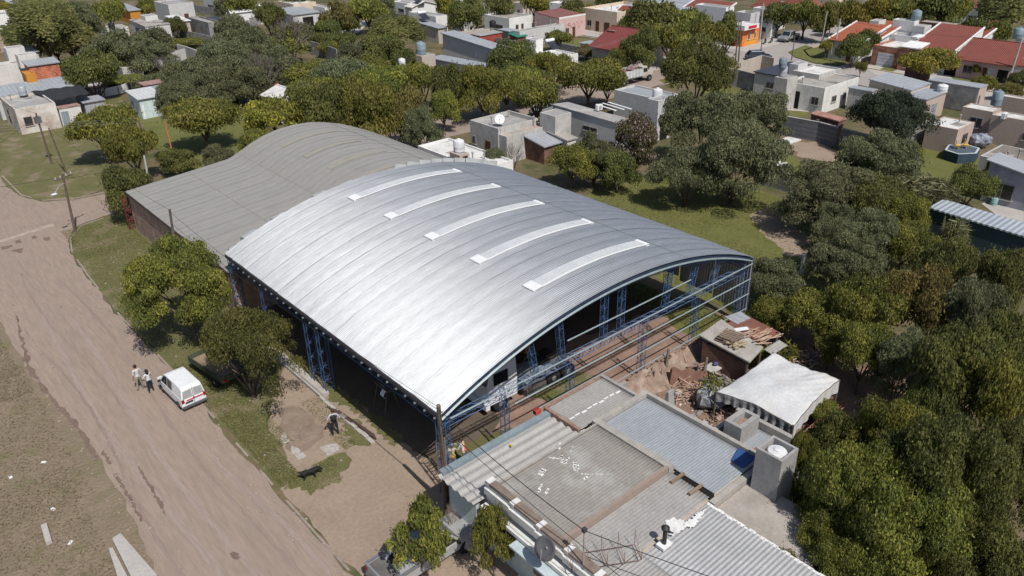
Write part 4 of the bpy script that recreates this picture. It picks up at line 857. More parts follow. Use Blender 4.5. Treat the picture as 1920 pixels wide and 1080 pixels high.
def bld(name, label, L, R, h, wall=None, roof=None, kind='flat', par=.3, ops=(), cat='house', rise=1.2, rd='x', sx=0, sy=0, over=.25, grp=None, z0=0, D=None, ridge_m=None, thick=.12, N=None, dep=9):
    wall = wall or W_white; roof = roof or R_grey; rv = random.Random(int(L[0]*7+L[1]))
    if not ops and cat == 'house' and h > 2.6 and kind != 'gable': a_, b_ = rv.uniform(.1, .3), rv.uniform(.5, .7); ops = [('R', a_, a_+.13, 1.0, 2.1, 'win'), ('R', b_, b_+.1, 0, 2.1, 'door'), ('L', rv.uniform(.3, .6), .75, 1.1, 2.0, 'win')]
    if not D: h *= KZ; z0 *= KZ; rise *= KZ; par = min(par, h*.3); ops = [(q[0], q[1], q[2], q[3]*KZ, q[4]*KZ, *q[5:]) for q in ops]
    if D: x0, x1, y0, y1 = D
    else:
        a, b = G(*L, h), G(*R, h); x0, x1, y0, y1 = a.x, b.x, b.y, a.y
        if N: c_ = G(*N, h); x0 = (a.x+c_.x)/2; x1 = x0+dep; y0 = c_.y; y1 = a.y
        if x1 < x0+1: x1 = x0+2.4
        if y1 < y0+1: y1 = y0+2.4
    o = empty(name, ((x0+x1)/2, (y0+y1)/2, 0), label, cat, grp); D = (x0, x1, y0, y1, h)
    if kind == 'flat':
        MB().box(x0, x1, y0, y1, z0, h-par).build('wall', wall, o); t = .16
        MB().box(x0+t, x1-t, y0+t, y1-t, h-par, h-par+.06).build('roof', roof, o)
        mb = MB(); mb.box(x0, x1, y0, y0+t, h-par, h); mb.box(x0, x1, y1-t, y1, h-par, h); mb.box(x0, x0+t, y0+t, y1-t, h-par, h); mb.box(x1-t, x1, y0+t, y1-t, h-par, h); mb.build('parapet', wall, o)
        if x1-x0 > 3.5 and cat in ('house', 'annex'):
            for i in range(rv.choice((1, 2, 2, 3))):
                a, b, c = rv.uniform(x0+.6, x1-.6), rv.uniform(y0+.6, y1-.6), rv.uniform(.3, .8); MB().tube((a, b, h-par+.05), (a, b, h-par+c+.3), .07).lathe((a, b, h-par+c+.3), [(.12, 0), (.13, .1), (.03, .16)], 8).build('vent_pipe', M_frame, o)
            a, b = rv.uniform(x0+.8, x1-1.2), rv.uniform(y0+.8, y1-1.2); MB().obox((a, b, h-par+.065), rv.uniform(.8, 1.8), rv.uniform(.4, 1.2), .02, rv.uniform(-.1, .1)).build('roof_patch', R_dirty if roof is not R_dirty else R_grey, o)
    elif kind == 'shed':
        zf = lambda x, y: h+sx*(x-x0)/(x1-x0)+sy*(y-y0)/(y1-y0)
        q = [(x0, y0), (x1, y0), (x1, y1), (x0, y1)]; MB().hexa([(*p, z0) for p in q], [(*p, zf(*p)-.1) for p in q]).build('wall', wall, o)
        q2 = [(x0-over, y0-over), (x1+over, y0-over), (x1+over, y1+over), (x0-over, y1+over)]; MB().hexa([(*p, zf(*p)-.09) for p in q2], [(*p, zf(*p)-.09+thick) for p in q2]).build('roof', roof, o)
        if roof in (R_tile, R_otiley, R_brown):
            for yy in (y0-over-.02, y1+over-.2): a_, b_ = x0-over, x1+over; MB().hexa([(a_, yy, zf(a_, y0)-.1), (b_, yy, zf(b_, y0)-.1), (b_, yy+.22, zf(b_, y0)-.1), (a_, yy+.22, zf(a_, y0)-.1)], [(a_, yy, zf(a_, y0)+.16), (b_, yy, zf(b_, y0)+.16), (b_, yy+.22, zf(b_, y0)+.16), (a_, yy+.22, zf(a_, y0)+.16)]).build('verge', W_clean, o)
    elif kind == 'gable':
        w_ = MB()
        if rd == 'x':
            ym = (y0+y1)/2; w_.hexa([(x0, y0, z0), (x0, y1, z0), (x0, y1, h), (x0, ym, h+rise), (x0, y0, h)], [(x1, y0, z0), (x1, y1, z0), (x1, y1, h), (x1, ym, h+rise), (x1, y0, h)])
            r = MB(); k = over*rise/((y1-y0)/2)
            for s, ya in ((-1, y0), (1, y1)): r.hexa([(x0-over, ya+s*over, h-k), (x1+over, ya+s*over, h-k), (x1+over, ym, h+rise), (x0-over, ym, h+rise)], [(x0-over, ya+s*over, h-k+thick), (x1+over, ya+s*over, h-k+thick), (x1+over, ym, h+rise+thick), (x0-over, ym, h+rise+thick)])
            rg = MB().box(x0-over, x1+over, ym-.1, ym+.1, h+rise+thick-.03, h+rise+thick+.06)
        else:
            xm = (x0+x1)/2; w_.hexa([(x0, y0, z0), (x1, y0, z0), (x1, y0, h), (xm, y0, h+rise), (x0, y0, h)], [(x0, y1, z0), (x1, y1, z0), (x1, y1, h), (xm, y1, h+rise), (x0, y1, h)])
            r = MB(); k = over*rise/((x1-x0)/2)
            for s, xa in ((-1, x0), (1, x1)): r.hexa([(xa+s*over, y0-over, h-k), (xa+s*over, y1+over, h-k), (xm, y1+over, h+rise), (xm, y0-over, h+rise)], [(xa+s*over, y0-over, h-k+thick), (xa+s*over, y1+over, h-k+thick), (xm, y1+over, h+rise+thick), (xm, y0-over, h+rise+thick)])
            rg = MB().box(xm-.1, xm+.1, y0-over, y1+over, h+rise+thick-.03, h+rise+thick+.06)
        w_.build('wall', wall, o); ro = r.build('roof', roof, o); rg.build('ridge', ridge_m or roof, ro)
    elif kind == 'hip':
        MB().box(x0, x1, y0, y1, z0, h).build('wall', wall, o); ov = over; a, b, c, d = x0-ov, x1+ov, y0-ov, y1+ov; k = min(b-a, d-c)/2
        if b-a > d-c: p, q = ((a+k, (c+d)/2, h+rise), (b-k, (c+d)/2, h+rise))
        else: p, q = (((a+b)/2, c+k, h+rise), ((a+b)/2, d-k, h+rise))
        r = MB(); r.poly([(a, c, h), (b, c, h), q, p] if b-a > d-c else [(a, c, h), (b, c, h), p]); r.poly([(b, d, h), (a, d, h), p, q] if b-a > d-c else [(b, d, h), (a, d, h), q])
        r.poly([(a, d, h), (a, c, h), p] if b-a > d-c else [(a, d, h), (a, c, h), p, q]); r.poly([(b, c, h), (b, d, h), q] if b-a > d-c else [(b, c, h), (b, d, h), q, p]); r.poly([(a, c, h-.08), (a, d, h-.08), (b, d, h-.08), (b, c, h-.08)]); r.build('roof', roof, o)
    for op in ops: opening(o, D, *op)
    return o, D
M_bluet = mat('blue plastic', (.20, .255, .30), rough=.5); M_whitet = mat('white plastic tank', (.62, .63, .65), rough=.5); M_blackt = mat('black plastic', (.02, .02, .025), rough=.5); M_silv = mat('silver tank', (.42, .45, .48), rough=.45, metal=.3)
def tankxy(x, y, z, r, h, m_, label):
    a, b = PX((x, y, z)); return tank(a, b, z, r, h, m_, label, 1)
def tank(px, py, z, r, h, m_, label, base=0, bm=None):
    """px,py = centre of the tank's foot at height z"""
    if not base: z *= KZ
    p = G(px, py, z); o = empty('water_tank', (p.x, p.y, z), label, 'water tank')
    t = MB().lathe((p.x, p.y, z), [(r*.97, 0), (r, h*.12), (r*.985, h*.4), (r, h*.42), (r*.985, h*.44), (r, h*.8), (r*.85, h*.93), (r*.4, h)], 18).build('shell', m_, o, smooth=35)
    MB().lathe((p.x, p.y, z+h*.99), [(r*.36, 0), (r*.36, h*.05), (r*.2, h*.08)], 14).build('lid', m_, o)
    MB().tube((p.x+r, p.y-.05, z), (p.x+r, p.y-.05, z+h*.8), .03).build('pipe', M_wframe, o); return o
def block(name, label, L, R, h, m_, z0, cat='tower', **k): return bld(name, label, L, R, h, m_, kind='flat', par=.12, z0=z0, cat=cat, **k)
def acunit(px, py, z, label, s=1):
    z *= KZ
    p = G(px, py, z); o = empty('air_conditioner', (p.x, p.y, z), label, 'air conditioner'); MB().box(p.x-.4*s, p.x+.4*s, p.y-.18, p.y+.18, z, z+.6*s).build('casing', M_white, o)
    MB().lathe((p.x, p.y-.2, z+.3*s), [(.22*s, -.02), (.22*s, .02)], 14, 'y').build('fan_grille', M_frame, o)
def solar(px, py, z, label):
    z *= KZ
    p = G(px, py, z); o = empty('solar_heater', (p.x, p.y, z), label, 'solar heater')
    MB().lathe((p.x, p.y+.7, z+1.25), [(.25, -.9), (.28, -.88), (.28, .88), (.25, .9)], 14, 'x').build('drum', M_white, o, smooth=40)
    MB().hexa([(p.x-.8, p.y-.9, z+.1), (p.x+.8, p.y-.9, z+.1), (p.x+.8, p.y+.6, z+1.1), (p.x-.8, p.y+.6, z+1.1)], [(p.x-.8, p.y-.9, z+.18), (p.x+.8, p.y-.9, z+.18), (p.x+.8, p.y+.6, z+1.18), (p.x-.8, p.y+.6, z+1.18)]).build('collector', mat('solar tubes', (.04, .045, .06), rough=.3, bands=(0, .16, .5, 0)), o)
    for s in (-.7, .7): MB().tube((p.x+s, p.y+.7, z), (p.x+s, p.y+.7, z+1.1), .03).build('leg', M_frame, o)
def wallrun(name, label, pts, h, m_, t=.18, cat='wall', px=True, z0=0, cap=None):
    P = [G(*p) if px else Vector((p[0], p[1], 0)) for p in pts]; mb = MB(); cp = MB()
    for i in range(len(P)-1):
        a, b = P[i], P[i+1]; d = (b-a).normalized(); n = Vector((-d.y, d.x, 0))*t/2; b2 = b+d*(t/2 if i < len(P)-2 else 0)
        mb.hexa([a-n+Vector((0, 0, z0)), b2-n+Vector((0, 0, z0)), b2+n+Vector((0, 0, z0)), a+n+Vector((0, 0, z0))], [v+Vector((0, 0, h)) for v in (a-n, b2-n, b2+n, a+n)])
        n2 = n*1.25; cp.hexa([v+Vector((0, 0, h)) for v in (a-n2, b2-n2, b2+n2, a+n2)], [v+Vector((0, 0, h+.06)) for v in (a-n2, b2-n2, b2+n2, a+n2)])
    o = empty(name, (P[0].x, P[0].y, 0), label, cat); mb.build('panel', m_, o)
    if cap: cp.build('coping', cap, o)
    return o
# --- the block behind the hangars, towards the dirt side street
bld('house', 'grey concrete house with black mould stains and a satellite dish on its flat roof', (881, 225), (1009, 222), 4.0, W_mould, R_grey, par=.5, ops=[('L', .55, .72, 0, 2.1, 'door'), ('L', .1, .2, 1.2, 2.2, 'win')])
bld('house_annex', 'low brownish flat roof with rust stains joined to the house with the satellite dish', (929, 250), (1030, 235), 3.3, W_mould, mat('rust stained roof', (.36, .31, .27), c2=(.28, .24, .21), sc=.5, c3=(.36, .17, .09), sc3=.45), par=.12, cat='annex')
bld('lean_to', 'small lean-to of bent grey metal sheets beside the leafless tangle', (984, 262), (1033, 270), 2.3, W_dkbrick, R_metal, 'shed', sy=.5, cat='shed')
bld('outhouse', 'little whitewashed outhouse with a brown slab roof under the grey wall', (1028, 252), (1080, 258), 2.6, W_white, R_dirty, 'shed', sy=.3, cat='shed', over=.15)
bld('terrace_house', 'low white flat-roofed house directly behind the jagged end sheets', (783, 273), (962, 300), 3.0, W_clean, R_white, par=.25, D=None)
block('tank_stand', 'peach stand with an opening carrying a white tank on the white flat roof', (843, 285), (880, 287), 4.1, W_peach, 2.8, ops=[('R', .3, .8, 3.0, 3.9, 'void')])
tank(861, 283, 4.1, .55, 1.15, M_whitet, 'white water tank on the peach stand behind the new roof')
block('tank_post', 'old narrow concrete tank post against the long grey house wall', (1031, 216), (1044, 218), 5.0, W_mould, 0)
bd = bld('grey_house', 'long pale grey house with white sealing lines across its roof', (1037, 199), (1150, 232), 4.2, W_grey, R_grey, 'shed', sx=-.2, sy=.2, over=.1, ops=[('L', .5, .72, 2.3, 2.9, 'win'), ('L', .1, .15, 1, 1.8, 'win')])
bld('grey_house_wing', 'rear wing of the long grey house with a tan roof edge', (1125, 222), (1215, 232), 3.4, W_grey, mat('tan roof', (.36, .30, .25), c2=(.28, .24, .2), sc=.6), 'shed', over=.1, cat='house wing')
for i, (a, b) in enumerate((((1118, 196), (1155, 208)), ((1130, 194), (1170, 206)), ((1140, 192), (1183, 205)))):
    p, q = G(*a, 3.95), G(*b, 3.9); mb = MB(); d = (q-p).normalized(); n = Vector((-d.y, d.x, 0))*.12
    tag(mb.hexa([p-n, q-n, q+n, p+n], [v+Vector((0, 0, .06)) for v in (p-n, q-n, q+n, p+n)]).build('sealing_strip', M_white), 'white sealing strip on the grey roof, %s of the three' % ('leftmost', 'middle', 'rightmost')[i], 'sealing strip')
acunit(1123, 206, 4.3, 'white air conditioner on the long grey house roof')
ga = bld('garage', 'grey concrete garage with open doorway and a white car inside', (1152, 168), (1271, 176), 3.9, W_grey, R_metaly, par=.25, ops=[('R', .28, .8, 0, 2.9, 'void')], cat='garage')
block('tank_tower', 'tall grey tower beside the open garage, holding a white tank', (1214, 185), (1241, 188), 5.2, W_grey, 0, ops=[('R', .25, .8, 0, 2.4, 'void')])
tank(1232, 190, 4.0, .6, 1.5, M_whitet, 'white tank beside the garage tower')
tank(1233, 210, 0, .25, .9, mat('yellow drum', (.5, .35, .03)), 'small yellow drum at the foot of the garage tower')
# --- left of the far side street
bld('white_roof_house', 'white flat-roofed house with a square stair block and a solar heater', (938, 112), (1084, 100), 3.4, W_clean, R_white, par=.3, ops=[('R', .55, .7, 2.2, 2.6, 'win')])
block('stair_block', 'plain white stair block on the terrace of the white roofed house', (986, 72), (1018, 73), 5.6, W_clean, 3.2)
solar(1036, 92, 3.3, 'solar heater with white drum right of the white stair block')
gh_, GD = bld('graffiti_house', 'house with a brown-red roof and a pink side wall covered in graffiti', (1002, 28), (1098, 27), 4.2, W_pink, R_brown, 'shed', sy=.5, over=0, ops=[])
mb = MB(); rn = random.Random(4); xm, yy = (GD[0]+GD[1])/2+.6, GD[2]-.03
for k in range(7):
    c0, r_ = xm-2.0+k*.6, rn.uniform(.25, .5); pts = [Vector((c0+r_*math.cos(a*.9+k), yy, 2.2+.3*math.sin(k*2.1)+r_*1.1*math.sin(a*1.1))) for a in (0, .9, 1.8, 2.7, 3.6, 4.5)]; mb.path(pts, .035, 4)
mb.build('graffiti', mat('pink spray paint', (.50, .12, .16)), gh_)
bld('concrete_house', 'house with a mottled grey slab roof left of the graffiti wall', (962, 57), (1058, 45), 3.2, W_grey, R_dirty, par=.1, ops=[('R', .55, .62, 1.4, 2.2, 'win')])
bld('awning_shed', 'dark shed under a green awning by the mottled slab roof', (955, 66), (986, 66), 2.4, W_dkbrick, mat('green awning', (.03, .17, .12)), 'shed', sy=.3, cat='shed')
bld('grey_sheet_roof', 'small pale metal roof between the red house and the green awning', (935, 55), (970, 56), 2.8, W_beige, R_metal, 'shed', cat='shed')
bld('white_wall_house', 'flat-roofed house with a bright white side wall at the top', (908, 27), (997, 28), 3.6, W_clean, R_dirty, par=.35)
bld('red_house', 'small red-walled house with two doors under grey roof slabs', (895, 66), (941, 60), 3.0, W_red, R_grey, 'shed', over=.15, ops=[('R', .25, .4, 0, 2, 'door'), ('R', .7, .84, 0, 2, 'door')])
bld('long_slab_roof', 'long grey slab roof running behind the blue-grey shed roof', (858, 60), (918, 54), 3.2, W_beige, R_grey, par=.2)
tank(924, 51, 3.4, .6, 1.2, M_blackt, 'black water tank on the small red-walled house')
bld('blue_shed_house', 'house with a broad smooth blue-grey shed roof', (830, 72), (928, 92), 4.4, W_grey, R_metal, 'shed', sy=.9, over=.3, ops=[('R', .6, .8, .6, 2.6, 'void')])
acunit(896, 104, 2.6, 'air conditioner at the near end of the broad blue-grey shed roof')
bld('grey_metal_house', 'wide house with a low pale grey metal roof behind the street trees', (803, 104), (925, 122), 3.4, W_white, R_metaly, 'shed', sy=-.3, over=.2)
block('tank_tower', 'beige square tower carrying a blue tank', (779, 103), (801, 104), 4.9, W_beige, 0)
tank(790, 101, 4.9, .75, 1.7, M_bluet, 'domed blue water tank on the beige tower')
tank(754, 122, 2.6, .55, 1.0, M_whitet, 'white tank on a dark stand left of the beige tower'); block('tank_stand', 'dark stand of the white tank left of the beige tower', (747, 122), (761, 124), 2.6, W_dkbrick, 0)
bld('panel_shed', 'shed clad in mismatched pale panels under a grey sheet roof', (782, 45), (838, 50), 3.2, mat('pale mismatched panels', (.40, .36, .31), c2=(.30, .27, .23), sc=1.2), R_metal, 'shed', sy=.4, cat='shed', ops=[('R', .7, .85, 1, 2.6, 'win')])
bld('white_villa', 'white house with grey roof, left of the big dark round tree', (766, 22), (838, 28), 4.4, W_clean, R_grey, par=.3, ops=[('L', .4, .6, 2.6, 3.5, 'win')])
bld('white_gabled_house', 'white gable-roofed house at the top edge above the solar heaters', (770, 14), (820, 8), 4.2, W_clean, R_white, 'gable', rise=1.0, rd='y')
solar(795, 37, 4.0, 'nearer solar heater with tilted dark panel on the white villa'); solar(786, 10, 4.4, 'farther solar heater at the top, on the white gabled house')
bld('slate_house', 'low house with a wide blue-grey roof and an open porch with laundry', (512, 20), (598, 22), 3.2, W_grey, R_metal, 'shed', sy=.3, ops=[('R', .35, .75, 0, 2.4, 'void')])
bld('cream_house', 'long cream house wall behind the wide blue-grey roof', (580, 9), (622, 13), 3.4, W_clean, R_grey, par=.2)
bld('tan_house', 'tan and white building cut by the top edge', (520, 2), (592, 3), 4.2, W_cream, R_white, par=.3, ops=[('R', .2, .3, 0, 2.1, 'door'), ('R', .6, .7, 0, 2.1, 'door')])
bld('far_white_house', 'bright white gabled roof at the top right of the round-topped mesquite', (425, 22), (492, 17), 3.4, W_clean, R_white, 'gable', rise=.9, rd='x')
# --- upper left
bld('grey_block_house', 'pale windowless house with a small dark-blue gable', (243, 40), (318, 44), 4.0, W_grey, R_dirty, 'shed', sy=.3, over=.1, ops=[('L', .3, .55, 2.2, 3.2, 'void', mat('slate blue', (.08, .10, .15)))])
bld('white_sheet_house', 'small house under a bright white sheet roof beside the tidy round tree', (312, 33), (355, 38), 3.2, W_beige, R_white, 'shed', sy=.3)
bld('block_house', 'unfinished concrete block house with an empty window', (352, 32), (394, 42), 3.4, W_block, R_grey, par=.4, ops=[('R', .35, .6, 1.1, 2.3, 'void')])
bld('dark_carport', 'dark open carport right of the unfinished block house', (382, 33), (410, 38), 2.9, W_dkbrick, R_dkmetal, 'shed', cat='carport', ops=[('R', .1, .9, 0, 2.4, 'void')])
bld('church_house', 'pale building with a red canopy and arched door at the top', (288, 2), (362, 4), 5.0, W_grey, R_grey, par=.3, ops=[('R', .55, .72, 0, 2.6, 'door'), ('R', .1, .25, 0, 2.2, 'win')])
bld('red_canopy', 'small red canopy in front of the arched door', (311, 8), (336, 9), 3.0, W_white, W_red, 'shed', cat='canopy', sy=.6)
bld('orange_hut', 'orange-walled hut with striped grey and red metal roof', (216, 12), (262, 18), 3.2, W_orange, R_metaly, 'shed', cat='hut', sy=.4)
bld('slab_house', 'low house with a stained pale slab and a black tank', (186, 50), (240, 50), 3.0, W_white, R_dirty, par=.1); tank(211, 56, 3.0, .6, 1.3, M_blackt, 'black tank on the stained pale slab')
bld('chimney_block', 'tall paired white chimney block over the grey block house', (262, 28), (280, 30), 5.2, W_white, R_grey, par=.1, z0=3.6, cat='chimney')
bld('grey_villa', 'grey roofed house in the top left corner', (0, 0), (42, 4), 4.0, W_grey, R_metal, 'gable', rise=1.2, rd='x')
bld('white_garage_house', 'white house with a dark door and brown gate at the left edge', (-30, 22), (30, 24), 3.6, W_clean, R_grey, par=.5, ops=[('R', .55, .66, 0, 2.2, 'door', R_dkmetal), ('R', .74, .98, 0, 2.1, 'gar', mat('brown gate', (.14, .06, .045)))])
bld('white_terraces', 'jumble of white walled terraces with square chimneys at the left edge', (-40, 122), (46, 118), 5.0, W_white, R_dirty, par=.5)
block('chimney_block', 'square white chimney on the terraces, farther of two', (5, 88), (22, 90), 7.0, W_white, 4.8, cat='chimney'); block('chimney_block', 'square white chimney on the terraces, nearer of two', (27, 101), (44, 103), 6.6, W_white, 4.6, cat='chimney')
bld('grey_lean_to', 'long grey roof behind the two square white chimneys', (14, 88), (70, 96), 4.2, W_grey, R_metal, 'shed', cat='shed')
bld('brick_upper_house', 'block of orange hollow bricks under a pale metal shed roof', (44, 118), (109, 116), 5.6, W_hollow, R_metal, 'shed', sy=.25, over=.2)
bld('orange_house', 'bright orange square tower wall in front of the hollow brick house', (39, 134), (66, 137), 5.2, W_orange, W_orange, par=.2, cat='wall')
bld('grey_sheet_house', 'low house with wide pale sheet roof below the orange wall', (-20, 172), (136, 160), 3.4, W_grey, R_metal, 'shed', sy=.5)
bld('old_corner_house', 'crumbling whitewashed corner house with a barred window', (0, 183), (103, 192), 3.6, mat('peeling whitewash', (.55, .53, .50), c2=(.34, .27, .23), sc=.7, amt=.5, streak=.3), R_grey, par=.35, ops=[('R', .14, .34, 1.1, 2.3, 'win', mat('rusty bars', (.09, .05, .04))), ('L', .3, .4, .6, 2.4, 'door')])
bld('corner_annex', 'small whitewashed annex with a grey steel door', (104, 200), (150, 197), 2.6, W_white, mat('rusty sheets', (.20, .11, .08), c2=(.28, .2, .17), sc=2), 'shed', over=.05, cat='annex', ops=[('R', .05, .38, 0, 2.1, 'door', M_gate)])
bld('tin_hut', 'tiny patched metal lean-to beside the whitewashed annex', (146, 185), (168, 190), 2.0, R_metal, R_metal, 'shed', cat='shed')
tank(44, 178, 3.6, .5, 1.2, M_silv, 'silver tank on the crumbling corner house'); acunit(108, 164, 2.4, 'white air conditioner beside the black shade net')
a, b, c, d = G(58, 172, 3.3), G(150, 160, 3.1), G(168, 176, 2.7), G(100, 190, 2.9)
mb = MB(); mb.grid(lambda u, v: (a*(1-u)+b*u)*(1-v)+(d*(1-u)+c*u)*v+Vector((0, 0, .5*math.sin(u*3.1)*math.sin(v*3.1)+.08*math.sin(u*20))), 16, 8)
tag(mb.build('shade_net', mat('black shade net', (.025, .027, .033), rough=.9), solid=.03), 'black sagging shade net stretched behind the crumbling corner house', 'shade net')
# oval pool
p = G(188, 176); o = empty('pool', (p.x, p.y, 0), 'white oval above-ground pool in the garden behind the corner house', 'pool')
mb = MB(); 
for k in range(28):
    a0, a1 = 2*math.pi*k/28, 2*math.pi*(k+1)/28; q = lambda t, r: Vector((p.x+4.0*r*math.cos(t), p.y+2.4*r*math.sin(t), 0)); U = Vector((0, 0, 1.15))
    mb.hexa([q(a0, 1), q(a1, 1), q(a1, .97), q(a0, .97)], [q(a0, 1)+U, q(a1, 1)+U, q(a1, .97)+U, q(a0, .97)+U])
mb.build('wall', M_white, o); MB().poly([(p.x+3.9*math.cos(6.283*k/28), p.y+2.3*math.sin(6.283*k/28), .8) for k in range(28)]).build('water', mat('pool cover', (.16, .10, .09)), o)
for k in range(12): t = 6.283*k/12; MB().tube((p.x+4.1*math.cos(t), p.y+2.5*math.sin(t), 0), (p.x+4.1*math.cos(t), p.y+2.5*math.sin(t), 1.1), .06).build('strut', M_frame, o)
bld('turquoise_house', 'small pale turquoise house with a wooden window and patched sheet roof', (240, 175), (302, 178), 3.0, W_cyan, mat('patched pale sheets', (.45, .47, .47), c2=(.38, .40, .41), sc=.5, bands=(0, .5, .1, 0)), 'shed', sy=.3, ops=[('R', .68, .84, 1.1, 2.2, 'win', M_door), ('R', .05, .14, 0, 2.0, 'door', M_white), ('L', .1, .35, .9, 2, 'win')])
bld('patch_roof', 'patched metal back roof behind the turquoise house', (268, 165), (320, 170), 2.8, W_grey, R_metal, 'shed', cat='shed'); bld('rust_roof', 'rusty pink-red sheet roof at the back of the turquoise house', (262, 155), (310, 153), 2.6, W_dkbrick, mat('rusty pink sheets', (.30, .20, .18), c2=(.22, .13, .11), sc=1), 'shed', cat='shed')
bld('red_awning', 'small red awning at the right side of the turquoise house', (296, 186), (316, 187), 2.2, W_red, W_red, 'shed', cat='awning', z0=2.0)
MBp = G(249, 171, 2.75); tag(MB().tube(MBp, MBp+Vector((0, 0, 1.6)), .09, n=8).lathe(MBp+Vector((0, 0, 1.55)), [(.16, 0), (.16, .08), (.03, .2)], 8).build('chimney_pipe', R_dkmetal), 'black stove pipe on the turquoise house', 'chimney')
bld('ruined_house', 'ruined flat roof with broken grey slabs among the scrub', (208, 118), (266, 122), 2.6, W_mould, mat('broken slabs', (.36, .34, .33), c2=(.17, .16, .15), sc=1.2, amt=.3), par=.05, cat='ruin')
wallrun('garden_wall', 'pale crumbling wall below the ruined flat roof', [(228, 141), (268, 132), (330, 118), (350, 112)], 1.9, W_grey)
bld('ruined_wall', 'rough stone stump with ivy by the dry sapling', (301, 94), (331, 98), 3.0, W_mould, R_dirty, par=.1, cat='ruin')
wallrun('concrete_wall', 'low concrete wall along the small lawn', [(335, 100), (352, 104), (372, 112)], 1.6, W_grey)
wallrun('block_wall', 'grey block wall between the bare purplish tree and the scrub', [(585, 102), (608, 108), (634, 118)], 2.3, W_block)
sheet('canal', pxs([(560, 38), (630, 58), (665, 56), (682, 36), (660, 26), (672, 24), (700, 36), (672, 62), (630, 66), (556, 44)]), .05, M_conc, step=2)
bld('white_gable', 'white low gabled house half hidden behind the yellow-tipped tree', (492, 178), (578, 176), 3.4, W_clean, R_white, 'gable', rise=.9, rd='y', ops=[])
tag(MB().blob(G(520, 163, 2.6), .5, .5, .45, seed=3).build('laundry_bag', mat('bright red cloth', (.5, .02, .03))), 'red bundle behind the ridge of the white gabled house', 'bundle')
# --- main street C side, top
bld('peach_house', 'peach and white rounded-corner house behind the clipped tree', (1094, 14), (1161, 8), 4.6, W_cream, R_white, par=.6, N=(1156, 23), dep=12, ops=[('L', .4, .5, 0, 2.2, 'door'), ('L', .65, .8, 0, 2.2, 'door'), ('L', .15, .28, 1, 2.2, 'win')])
bld('red_awning_house', 'house with pale blue metal roof behind the red tiled awning', (1158, 14), (1275, 10), 4.2, W_grey, R_metaly, 'shed', sx=.8, N=(1262, 27), dep=13, ops=[('L', .1, .4, 0, 2.4, 'gar', R_dkmetal)])
bld('red_awning', 'red tiled awning with a little gable facing the paved street', (1150, 27), (1208, 26), 3.3, W_white, R_tile, 'shed', sx=1.3, cat='awning', N=(1212, 36), dep=2.6, ops=[('L', .1, .4, 0, 2.5, 'void'), ('L', .5, .9, .3, 2.3, 'void')])
bld('white_block_house', 'tall plain white block house at the top', (1304, 8), (1376, 12), 7.0, W_clean, R_grey, par=.3)
bld('red_strip_house', 'low house with a strip of red tiled roof left of the tall white block', (1276, 22), (1340, 28), 3.8, W_clean, R_tile, 'shed', sx=1.8, over=.3, N=(1332, 34), dep=6)
bld('corner_store', 'corner store with orange and yellow walls and a white fascia', (1366, 53), (1425, 50), 3.2, mat('orange yellow store paint', (.60, .27, .04), c2=(.55, .13, .05), sc=.25, amt=.3), R_grey, par=.3, cat='store', ops=[('R', .3, .45, 1.2, 2.4, 'win', M_wframe), ('R', .68, .8, 1.2, 2.4, 'win', M_wframe), ('L', .2, .5, 0, 2.3, 'door')])
o_, D_ = bld('store_fascia', 'white fascia band with a red sign on top of the corner store', (1368, 45), (1424, 43), 4.2, W_clean, R_white, par=.2, z0=3.3, cat='fascia')
MB().box(D_[0]+1.2, D_[0]+3.6, D_[2]-.06, D_[2]-.01, 3.15, 3.6).build('sign', mat('red sign paint', (.5, .02, .03)), o_)
bld('terraced_house', 'grey stepped rooftop behind the corner store', (1380, 22), (1425, 22), 5.4, W_grey, R_dirty, par=.5); bld('white_side_house', 'white slab-sided house right of the stepped rooftop', (1412, 14), (1442, 20), 5.6, W_clean, R_grey, par=.3)
bld('red_hip_house', 'red tiled hipped house above the silver pickup', (1412, 12), (1462, 18), 4.2, W_white, R_tile, 'hip', rise=1.6, over=.5); bld('red_far_house', 'second red tiled roof at the top, right of the hipped one', (1470, 6), (1524, 12), 4.2, W_white, R_tile, 'hip', rise=1.7, over=.4)
bld('far_tan_house', 'far tan building cut by the top edge above the street trees', (1600, -2), (1650, 2), 4.5, W_cream, R_dirty, par=.3); bld('brown_tile_house', 'far house with a brown tiled roof and white wall at the top right', (1800, 12), (1842, 20), 3.6, W_clean, R_brown, 'hip', rise=1.4)
bld('dark_red_house', 'house with a large dark red tiled roof and square brick chimney at the side street', (1110, 85), (1206, 84), 3.4, W_beige, R_maroon, 'gable', rise=2.6, rd='y', over=.5, N=(1168, 95), dep=10, ops=[('L', .55, .7, .5, 2.3, 'win', M_door), ('L', .82, .98, 0, 2.4, 'void')])
bld('square_chimney', 'square brick chimney with white cap on the dark red roof', (1137, 56), (1160, 57), 5.6, W_dkbrick, R_dirty, par=.1, cat='chimney', z0=3.4)
bld('blue_lean_to', 'little white lean-to with pale blue roof at the left end of the dark red roof', (1088, 80), (1112, 84), 2.6, W_clean, R_metal, 'shed', cat='shed')
